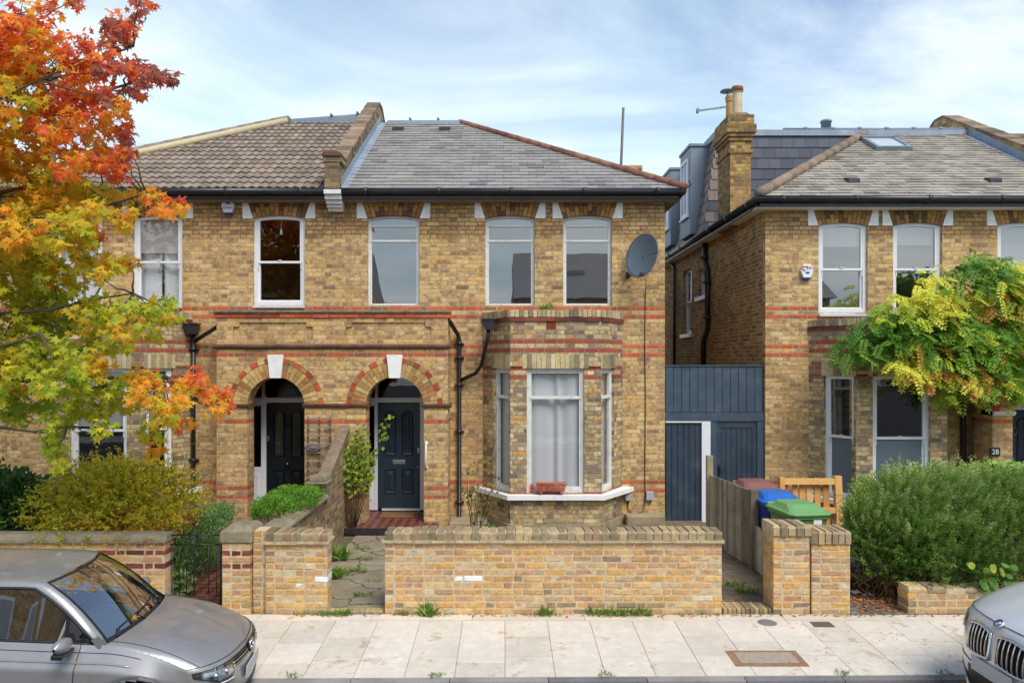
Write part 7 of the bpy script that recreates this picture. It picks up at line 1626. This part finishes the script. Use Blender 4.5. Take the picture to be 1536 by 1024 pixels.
def car(nose, yaw, cfg, label, name):
    """car frame: x forward with the nose tip at 0, y to the car's left, z up from the road"""
    T = Matrix.Translation(nose) @ Matrix.Rotation(R(yaw), 4, 'Z') @ Matrix.Rotation(R(cfg.get('pitch', 0)), 4, 'Y') @ Matrix.Diagonal((cfg.get('sx', 1), cfg.get('sy', 1), cfg.get('sx', 1), 1)); k = cfg['zs']; W = cfg['hw']; pm = cfg['paint']
    root = empty(name, Vector(nose) + Matrix.Rotation(R(yaw), 3, 'Z') @ Vector((-2, 0, 0)), label, 'car', 'cars parked along the kerb')
    S = W / 0.875; q = cfg.get('blunt', 1.0)
    plan = [(0, 0), (-.004, .12), (-.012, .24), (-.03, .36), (-.055, .47), (-.095, .57), (-.15, .66), (-.22, .73), (-.32, .79)]
    plan = [(x * q, y * S) for x, y in plan]
    zt = lambda j: (.765 - .022 * (j / 8) ** 2) * k                    # hood leading edge height
    prof = cfg['prof']                                              # (z fraction of leading edge, x inset)
    half = []
    fr = []
    for fz, dx in prof:
        fr.append([(x - dx * (1 + .3 * (j / 8)), y * (1 - dx * .15), fz * zt(j)) for j, (x, y) in enumerate(plan)])
    def mirror(rowpts): return [Vector((x, -y, z)) for x, y, z in rowpts[:0:-1]] + [Vector(p) for p in rowpts]
    # bonnet rows
    cw = cfg['cowl']; nh = 12; hood = []
    for i in range(nh + 1):
        t = i / nh; row = []
        for j, (x, y) in enumerate(plan):
            x0, y0, z0 = fr[-1][j]; u = j / 8
            xc = cw - .14 * u * u; yc = y * (.745 / .79); zc = (.985 - .052 * u ** 3) * k
            crease = .012 * math.exp(-((u - .74) / .09) ** 2) * math.sin(math.pi * min(1, t * 1.3 + .1)) * k
            xx = x0 + (xc - x0) * t; zz = z0 + (zc - z0) * (1 - (1 - t) ** 1.9) + crease; row.append((xx, y0 + (yc - y0) * t, zz))
        hood.append(row)
    b = MB(T); rows = [mirror(r) for r in fr] + [mirror(r) for r in hood[1:]]; b.grid(rows)
    # flanks
    wx, wr, wz = cfg['wheel_x'], cfg['wheel_r'], cfg['wheel_z']
    sh = [(h[-1]) for h in hood]; lastx, lasty, lastz = sh[-1]
    n = 0; x = lastx
    while x > -3.9: x -= .1; sh.append((x, lasty + .012 * min(1, (lastx - x) / .5), lastz + .014 * k * min(3, (lastx - x))))
    side = []
    xs0 = sh[0][0]
    def yside(x): t = min(1, max(0, (xs0 - x) / .42)); return plan[-1][1] + (W - plan[-1][1]) * (1 - (1 - t) ** 2)
    fz_ = [f for f, _ in prof][::-1]
    for (sx, sy, sz) in sh:
        col = []
        for i, f in enumerate(fz_):
            y = yside(sx); bulge = sy + (y - sy) * min(1, (1 - f) * 5.0) - .03 * max(0, (.45 - f)); t = min(1, max(0, (xs0 - sx) / .3))
            z = f * sz; fx, fy, fz2 = fr[len(prof) - 1 - i][-1]
            col.append(Vector((sx + (fx - xs0) * (1 - t), bulge * t + fy * (1 - t) if i else sy, z)))
        side.append(col)
    # refine flank rows so the wheel arch can be cut
    def refine(col, m_=4):
        out = []
        for a, c in zip(col, col[1:]):
            for i in range(m_): out.append(a.lerp(c, i / m_))
        return out + [col[-1]]
    side2 = []
    for a, c in zip(side, side[1:]):
        for i in range(2): side2.append([p.lerp(r, i / 2) for p, r in zip(refine(a), refine(c))])
    side2.append(refine(side[-1]))
    for s in (1, -1):
        vs = []; fs = []; m_ = len(side2[0])
        for colm in side2: vs += [Vector((p.x, s * p.y, p.z)) for p in colm]
        for i in range(len(side2) - 1):
            for j in range(m_ - 1):
                c = (side2[i][j] + side2[i + 1][j + 1]) / 2
                if math.hypot(c.x - wx, c.z - wz) < wr or math.hypot(c.x - wx + 2.5, c.z - wz) < wr: continue
                fs.append((i * m_ + j, (i + 1) * m_ + j, (i + 1) * m_ + j + 1, i * m_ + j + 1))
        b.add(vs, fs, 0, None, True)
    tail = side2[-1]; b.grid([[Vector((p.x - .10 * (1 - (u / 5) ** 4) - .03 * math.sin(math.pi * i / len(tail)), p.y * u / 5, p.z)) for u in range(-5, 6)] for i, p in enumerate(tail)])
    body = b.build('body', pm, root, merge=.002, recalc=True)
    # arch lips, wheels
    def ys_at(x, z):
        c = min(side2, key=lambda c: abs(c[0].x - x)); p = min(c, key=lambda p: abs(p.z - z)); return p.y
    for s in (1, -1):
        b = MB(T); prev = None; rowa, rowb = [], []
        for i in range(25):
            a = math.pi * i / 24; ca, sa = math.cos(a), math.sin(a)
            for (rr, dy, rw) in ((wr - .015, -.03, rowa), (wr + .045, .008, rowb)):
                x, z = wx + rr * ca, wz + rr * sa; rw.append(Vector((x, s * (ys_at(x, min(z, side2[0][0].z)) + dy), z)))
        mid_ = [a.lerp(c, .55) + Vector((0, s * .014, 0)) for a, c in zip(rowa, rowb)]; b.grid([rowa, mid_, rowb]); b.build('wheel_arch', cfg.get('arch', pm), root)
        for wq in (wx, wx - 2.5):
            b = MB(T @ Matrix.Translation((wq, s * (W - .12), wr * .97 - .03)) @ Matrix.Rotation(R(90 * s), 4, 'X')); rt = wr - .05
            b.lathe((0, 0, 0), [(rt * .6, .1), (rt * .95, .1), (rt, .07), (rt, -.07), (rt * .95, -.1), (rt * .64, -.1)], 28, cap=False); wh = b.build('wheel', M['trim'], root)
            b = MB(b.M); b.lathe((0, 0, 0), [(rt * .64, -.1), (rt * .62, -.05), (rt * .56, -.045), (rt * .2, -.07), (0, -.075)], 24)
            for q5 in range(5): b.box((-.03, rt * .12, -.085), (.03, rt * .62, -.06), M=Matrix.Rotation(q5 * 2 * math.pi / 5, 4, 'Z'))
            b.build('rim', M['steel'], wh)
    b = MB(T); b.box((-3.4, -W + .16, .15), (cw - .1, W - .16, .82 * k)); b.box((-.6, -.5, .16), (-.25, .5, .5 * k)); b.build('underbody', M['trim'], root)
    # cabin
    gl = cfg['cabin']; zb, zr = .945 * k, gl['roof_z']; xb0 = cw - .02
    def wsp(u, t):                                                # windscreen point
        x = (cw - .0) + (gl['top_x'] - cw) * t - .14 * u * u * (1 - t) - .10 * u * u * t; y = u * ((.69 + (.555 - .69) * t) * S); z = (.975 - .045 * u * u) * k + (zr - .035 - .975 * k - .02 * u * u + .045 * u * u * k) * t + .05 * math.sin(math.pi * t)
        return Vector((x, y, z))
    b = MB(T); b.grid([[wsp(-1 + 2 * i / 12, t / 8) for i in range(13)] for t in range(9)]); ws = b.build('windscreen', M['cglass'], root)
    b = MB(T)
    for (u0, u1, off) in ((-1, -.97, .004), (.97, 1, .004)): b.grid([[wsp(u0 + (u1 - u0) * i / 2, t / 8) + Vector((.006, 0, .004)) for i in range(3)] for t in range(9)])
    b.grid([[wsp(-1 + 2 * i / 12, t) + Vector((.004, 0, .005)) for i in range(13)] for t in (.97, 1.0)]); b.grid([[wsp(-1 + 2 * i / 12, t) + Vector((.004, 0, .005)) for i in range(13)] for t in (-.03, .045)])
    b.build('screen_border', M['trim'], ws)
    # A pillars running into the roof rails, roof skin
    rear = -3.3; b = MB(T)
    def rail(s):
        lo_, hi = [], []
        for t in [i / 8 for i in range(9)]:
            p = wsp(s, t); hi.append(p + Vector((0, s * .004, .006))); lo_.append(p + Vector((-.045 - .02 * t, s * (.075 - .02 * t), -.02 - .02 * t)))
        for i in range(1, 11):
            x = gl['top_x'] - .10 + (rear - gl['top_x']) * i / 10; hi.append(Vector((x, s * (.56 * S), zr - .03 - .004 * i))); lo_.append(Vector((x, s * (.62 * S), zr - .085 - .004 * i)))
        return lo_, hi
    for s in (1, -1):
        lo_, hi = rail(s); lo_[0] += Vector((.03, -s * .05, -.07)); hi[0] += Vector((.03, -s * .03, -.05)); md = [a.lerp(c, .5) + Vector((.0, s * .016, .014)) for a, c in zip(lo_, hi)]; b.grid([lo_, md, hi])
    lo_, hi = rail(1); hi = hi[8:]; rows = []
    for p in hi: rows.append([Vector((p.x + .10 * (1 - (u / 6) ** 2) * (1 if p is hi[0] else 0.6 if p is hi[1] else 0), p.y * u / 6, p.z + .035 * (1 - (u / 6) ** 2))) for u in range(-6, 7)])
    b.grid(rows); tp = side2[-1][0]; rend = rows[-1]; low = [Vector((tp.x - .10 * (1 - (u / 6) ** 4), tp.y * u / 6, tp.z)) for u in range(-6, 7)]
    b.grid([rend, [p.lerp(q, .22) for p, q in zip(rend, low)]]); b.grid([[p.lerp(q, .85) for p, q in zip(rend, low)], low])
    for s in (1, -1):
        lo_, hi = rail(s); q = Vector((tp.x, s * tp.y, tp.z)); b.add([lo_[-1], hi[-1], q, Vector((lo_[-1].x, s * (lasty - .03), tp.z))], [(0, 1, 2, 3)])
    rw = MB(T); rw.grid([[p.lerp(q, t) for p, q in zip(rend, low)] for t in (.22, .5, .85)]); rw.build('rear_window', M['cglass'], root)
    b.build('roof', pm, root, merge=.002, recalc=True)
    for s in (1, -1):
        lo_, hi = rail(s); bel = []
        for p in lo_: bel.append(p)
        belt = lambda x: Vector((x, s * (lasty - .03), lastz + .014 * k * min(3, max(0, (lastx - x))) - .004))
        b = MB(T); up = [p for p in lo_ if p.x < cw - .2]; b.grid([up, [belt(p.x) for p in up]]); sg = b.build('side_window', M['cglass'], root)
        b = MB(T); b.tube([p + Vector((0, s * .004, -.004)) for p in up], .014, 6); b.tube([belt(p.x) + Vector((0, s * .012, .002)) for p in up], .012, 6); b.tube([belt(up[0].x), up[0]], .014, 6)
        xq = cw - .36; tri = [p for p in lo_ if cw - .55 < p.x < cw - .18]
        if len(tri) > 1: b.add([tri[0] + Vector((0, s * .006, 0)), tri[-1] + Vector((0, s * .006, 0)), belt(tri[-1].x) + Vector((0, s * .006, 0)), belt(tri[0].x + .08) + Vector((0, s * .006, 0))], [(0, 1, 2, 3)])
        b.build('window_trim', M['trim'], sg)
        mx_, my, mz = cw - .42, s * (W + .06), lastz + .055 * k
        b = MB(T @ Matrix.Translation((mx_, my, mz))); ring = []
        for i in range(7):
            t = -1 + i / 3; r_ = max(.04, (1 - abs(t) ** 2.5)) ** .5; ring.append([Vector((.055 * r_ * math.cos(a) + .02 * t, t * .11 * 1.0, .068 * r_ * math.sin(a))) for a in [2 * math.pi * j / 14 for j in range(15)]])
        b.grid(ring); mo2 = b.build('door_mirror', pm, root)
        b = MB(T @ Matrix.Translation((mx_, my, mz))); b.box((-.05, -.10, -.088), (.045, .10, -.045)); b.tube([(0, -s * .09, -.06), (.02, -s * .19, -.095)], .02, 6); b.build('mirror_base', M['trim'], mo2, bevel=.01)
    b = MB(T); b.box((cw - .75, -.6 * S, .5 * k), (cw - .2, .6 * S, .87 * k)); b.box((-3.2, -.6 * S, .3), (cw - .75, .6 * S, .55 * k))
    for s in (-1, 1): b.box((cw - 1.5, s * .35 - .22, .5 * k), (cw - 1.3, s * .35 + .22, .98 * k)); b.box((cw - 1.47, s * .35 - .12, .98 * k), (cw - 1.36, s * .35 + .12, 1.16 * k))
    b.build('cabin_interior', M['seat'], root, bevel=.02)
    # wipers, shut lines
    b = MB(T); P_ = lambda u, t, h=.022: wsp(u, t) + Vector((.0, 0, h)); b.tube([P_(-.25, -.02), P_(-.3, .07), P_(.5, .12)], .009, 5); b.tube([P_(.45, -.02), P_(.4, .06), P_(-.75 + 1.5 * .9, .1)], .009, 5); b.tube([P_(-.85, -.01), P_(-.75, .06), P_(.05, .10)], .010, 5); b.build('wiper', M['trim'], ws)
    b = MB(T)
    for s in (1, -1): b.tube([Vector((h[6][0], s * (h[7][1] + .01), h[7][2] + .001)) if 0 else Vector((h[7][0], s * h[7][1], h[7][2] + .0005)) for h in hood], .0035, 4, cap=False)
    b.tube([p + Vector((.002, 0, .001)) for p in mirror(fr[-1])], .004, 4, cap=False)
    for s in (1, -1):
        xd = cw - .34; c = min(side2, key=lambda c: abs(c[0].x - xd)); b.tube([Vector((p.x, s * (p.y + .001), p.z)) for p in c[:-3]], .004, 4, cap=False)
        for jj, x1 in ((5, lastx + .1),): 
            pts = [c[jj] for c in side2 if c[0].x < cw + .2]; b.tube([Vector((p.x, s * (p.y + .0005), p.z)) for p in pts], .004, 4, cap=False)
    b.build('panel_gaps', M['trim'], body)
    # surface helper for the front
    def front(y, f):
        s = 1 if y >= 0 else -1; ay = abs(y); js = 0
        for j in range(8):
            if plan[j + 1][1] >= ay: js = j; break
        else: js = 7
        u = (ay - plan[js][1]) / (plan[js + 1][1] - plan[js][1]); i = 0
        for i in range(len(prof) - 1):
            if prof[i + 1][0] >= f: break
        v = (f - prof[i][0]) / (prof[i + 1][0] - prof[i][0]); L = lambda a, c, t: Vector(a).lerp(Vector(c), t)
        p = L(L(fr[i][js], fr[i][js + 1], u), L(fr[i + 1][js], fr[i + 1][js + 1], u), v); return Vector((p.x, s * p.y, p.z))
    def patch(y0, y1, f0, f1, off, nm, mt, par, ny=10, nf=3, shape=None, mb=None):
        b = mb or MB(T); rows = []
        for a in range(nf + 1):
            row = []
            for c in range(ny + 1):
                ty, tf = c / ny, a / nf; y = y0 + (y1 - y0) * ty; fa, fb = (shape(ty) if shape else (0, 1)); f = f0 + (f1 - f0) * (fa + (fb - fa) * tf); p = front(y, f); row.append(p + Vector((off, (off * .8 if y > 0 else -off * .8) * min(1, abs(y)), 0)))
            rows.append(row)
        b.grid(rows)
        if mb is None: return b.build(nm, mt, par)
    cfg['details'](T, root, front, patch, plan, fr, k, W, side2)
    return root
def emblem(T, c, nrm_tilt, r, strokes, par, back, fore, nm='emblem'):
    """round badge: ring and strokes on a small disc, facing forward"""
    TT = T @ Matrix.Translation(c) @ Matrix.Rotation(R(90 - nrm_tilt), 4, 'Y')
    b = MB(TT); b.lathe((0, 0, 0), [(r, -.01), (r, .004), (0, .004)], 28); o = b.build(nm, back, par)
    b = MB(TT); b.tube([Vector((r * .95 * math.cos(a), r * .95 * math.sin(a), .007)) for a in [2 * math.pi * i / 28 for i in range(29)]], r * .09, 6, cap=False)
    for a, c2 in strokes: b.tube([Vector((-a[1] * r, a[0] * r, .008)), Vector((-c2[1] * r, c2[0] * r, .008))], r * .085, 6)
    b.build('badge_ring', fore, o); return TT, o
def hatch(T, root, front, patch, plan, fr, k, W, side2):
    g = patch(-.46, .46, .845, .965, .004, 'grille', M['trim'], root, 16, 3)
    b = MB(T)
    for f in (.868, .905): b.tube([front(-.45 + .9 * i / 16, f) + Vector((.008, 0, 0)) for i in range(17)], .006, 5)
    b.build('grille_strips', M['chrome'], g)
    V = [((-.38, .72), (0, .12)), ((0, .12), (.38, .72)), ((-.8, .30), (-.42, -.72)), ((-.42, -.72), (0, -.02)), ((0, -.02), (.42, -.72)), ((.42, -.72), (.8, .30))]
    p = front(0, .92); emblem(T, p + Vector((.018, 0, 0)), 12, .068, V, root, M['trim'], M['chrome'])
    for s in (1, -1):
        lo = lambda t: (0.28 - .28 * min(1, t * 1.6) + 1.3 * max(0, t - .45), 1.0 - .03 * t)
        y0, y1 = s * .44, s * .785
        h = patch(y0, y1, .72, .965, .006, 'headlight', M['trim'], root, 14, 4, lo)
        patch(y0 + s * .03, y1 - s * .015, .735, .95, .010, 'reflector', M['lamp'], h, 14, 4, lambda t: (lo(t)[0] + .14 * (1 - t), lo(t)[1] - .18 * (1 - .7 * t)))
        patch(y0, y1, .72, .965, .020, 'lens', M['lens'], h, 14, 4, lo)
        b = MB(T)
        for yy in (.55, .66): c = front(s * yy, .86); b.lathe(c + Vector((-.004, 0, 0)), [(.038, -.02), (.038, .016), (.03, .018), (.02, .010), (0, .006)], 16, M=Matrix.Rotation(R(90), 4, 'Y') @ Matrix.Rotation(R(20 * s), 4, 'X'))
        b.build('bulb_ring', M['chrome'], h)
        b = MB(T); b.tube([front(s * (.46 + .31 * i / 10), .755 + .02 * i / 10) + Vector((.018, s * .012, 0)) for i in range(11)], .006, 5); b.build('light_strip', M['white'], h)
    patch(-.40, .40, .28, .52, .004, 'lower_grille', M['trim'], root, 14, 3)
    b = MB(T); c = front(0, .66); b.box((c.x + .006, -.26, .47), (c.x + .016, .26, .585)); b.build('number_plate', M['plate'], root, bevel=.003)
    # crease along the door with a bright lower edge
    b = MB(T)
    for s in (1, -1):
        pts = [c[9] for c in side2 if c[0].x < -.86]; b.tube([Vector((q.x, s * (q.y - .004), q.z)) for q in pts], [.001] + [.012] * (len(pts) - 1), 6, cap=False)
    b.build('door_crease', root.children[0].data.materials[0] if 0 else M['cpaint_l'], root)
def suv(T, root, front, patch, plan, fr, k, W, side2):
    for s in (1, -1):
        sh = lambda t: (.10 * (1 - t) ** 2 + .06 * t ** 4, 1 - .16 * abs(t - .45) ** 1.6 * 2)
        g = patch(s * .05, s * .40, .64, .93, .004, 'kidney_grille', M['void'], root, 12, 5, sh)
        b = MB(T); N = 14; pr = []
        for i in range(N + 1): t = i / N; pr.append(front(s * (.05 + .35 * t), .64 + .29 * sh(t)[0]))
        for i in range(N + 1): t = 1 - i / N; pr.append(front(s * (.05 + .35 * t), .64 + .29 * sh(t)[1]))
        pr.append(pr[0]); b.tube([p + Vector((.012, 0, 0)) for p in pr], .014, 7, cap=False); b.build('grille_surround', M['chrome'], g)
        for i in range(6):
            b = MB(T); y = s * (.085 + .055 * i); t = (abs(y) - .05) / .35; f0, f1 = .64 + .29 * sh(t)[0], .64 + .29 * sh(t)[1]; b.tube([front(y, f0 + (f1 - f0) * j / 6) + Vector((.012 + .010 * math.sin(math.pi * j / 6), 0, 0)) for j in range(7)], .009, 6); b.build('grille_slat', M['chrome'], g)
        h = patch(s * .52, s * .78 * W / .875, .80, .93, .006, 'headlight', M['lamp'], root, 10, 3)
        patch(s * .52, s * .78 * W / .875, .80, .93, .016, 'lens', M['lens'], h, 10, 3)
        patch(s * .42, s * .80 * W / .875, .24, .50, .004, 'air_intake', M['trim'], root, 10, 3, lambda t: (.1 * t, .6 + .4 * t))
    # roundel
    p = front(0, 1.0) ; p = Vector((-.055, 0, p.z + .012)); TT, o = emblem(T, p, 52, .043, [], root, M['white'], M['chrome'])
    for a0 in (0, 180):
        b = MB(TT); pts = [(0, 0, .006)] + [(.030 * math.cos(R(a0 + 90 * i / 8)), .030 * math.sin(R(a0 + 90 * i / 8)), .006) for i in range(9)]; b.add(pts, [tuple(range(10))]); b.build('blue_quarter', dblue2, o)
    b = MB(TT); b.tube([Vector((.036 * math.cos(a), .036 * math.sin(a), .006)) for a in [2 * math.pi * i / 24 for i in range(25)]], .005, 5, cap=False); b.build('black_ring', M['trim'], o)
    patch(-.40, .40, .22, .50, .005, 'lower_grille', M['trim'], root, 14, 3)
    b = MB(T); c = front(0, .42); b.box((c.x + .008, -.27, .46), (c.x + .02, .27, .585)); b.build('number_plate', M['plate'], root, bevel=.003)
    b = MB(T); n = 20; b.tube([front(-.74 + 1.48 * i / n, .17 + .10 * abs(-1 + 2 * i / n) ** 3) + Vector((.012, 0, 0)) for i in range(n + 1)], .026, 8); b.build('bumper_strip', M['chrome'], root)
    b = MB(T); b.tube([front(-.70 + 1.40 * i / n, .56 - .05 * (1 - abs(-1 + 2 * i / n))) + Vector((.002, 0, 0)) for i in range(n + 1)], .006, 5); b.build('bumper_crease', M['trim'], root)
dblue2 = simple('badge_blue', lin(60, 120, 190), .3, var=.02)
M['cpaint_l'] = car_paint('grey_beige_metallic', lin(152, 152, 152), .35, lin(132, 126, 118))
M['cpaint_r'] = car_paint('silver_metallic', lin(214, 216, 216), .3)
PR = [(.22, .09), (.32, .03), (.45, .0), (.60, .0), (.70, .012), (.80, .018), (.88, .03), (.96, .05), (1.0, .075)]
lc = car((-2.22, 6.35, -0.20), 6.0, dict(pitch=4.0, sx=.86, sy=.83, zs=1.0, hw=.875, paint=M['cpaint_l'], prof=PR, cowl=-1.0, wheel_x=-.83, wheel_r=.36, wheel_z=.32, cabin=dict(roof_z=1.47, top_x=-1.66), details=hatch), 'grey-beige metallic hatchback with leaves on its windscreen, parked at the left', 'parked_car')
PR2 = [(.18, .07), (.28, .03), (.42, .0), (.55, .0), (.66, .0), (.76, .008), (.86, .02), (.95, .04), (1.0, .075)]
rc2 = car((3.99, 6.00, -0.20), 180 + 0, dict(sx=.96, sy=.92, zs=1.22, hw=.92, paint=M['cpaint_r'], prof=PR2, cowl=-1.15, wheel_x=-.90, wheel_r=.40, wheel_z=.36, blunt=1.15, cabin=dict(roof_z=1.66, top_x=-1.85), details=suv), 'silver sport utility car with twin slatted grille nosing in from the right edge', 'parked_car')
Tl = Matrix.Translation((-2.22, 6.35, -.2)) @ Matrix.Rotation(R(6), 4, 'Z') @ Matrix.Rotation(R(4), 4, 'Y') @ Matrix.Diagonal((.86, .83, .86, 1))
for (x, y, z, hu, lab) in ((-1.10, -.28, 1.03, .52, 'pale yellow leaf lying on the hatchback windscreen by the wiper'), (-1.10, .02, 1.03, .84, 'red leaf lying on the hatchback windscreen by the wiper')):
    fm = FM(); star(fm, Tl @ Vector((x, y, z)), Vector((1, .4, .1)), Vector((.5, -.2, .9)), .05, hu); tag(fm.build('fallen_leaf', LIQ, None, Tl @ Vector((x, y, z))), lab, 'leaf')
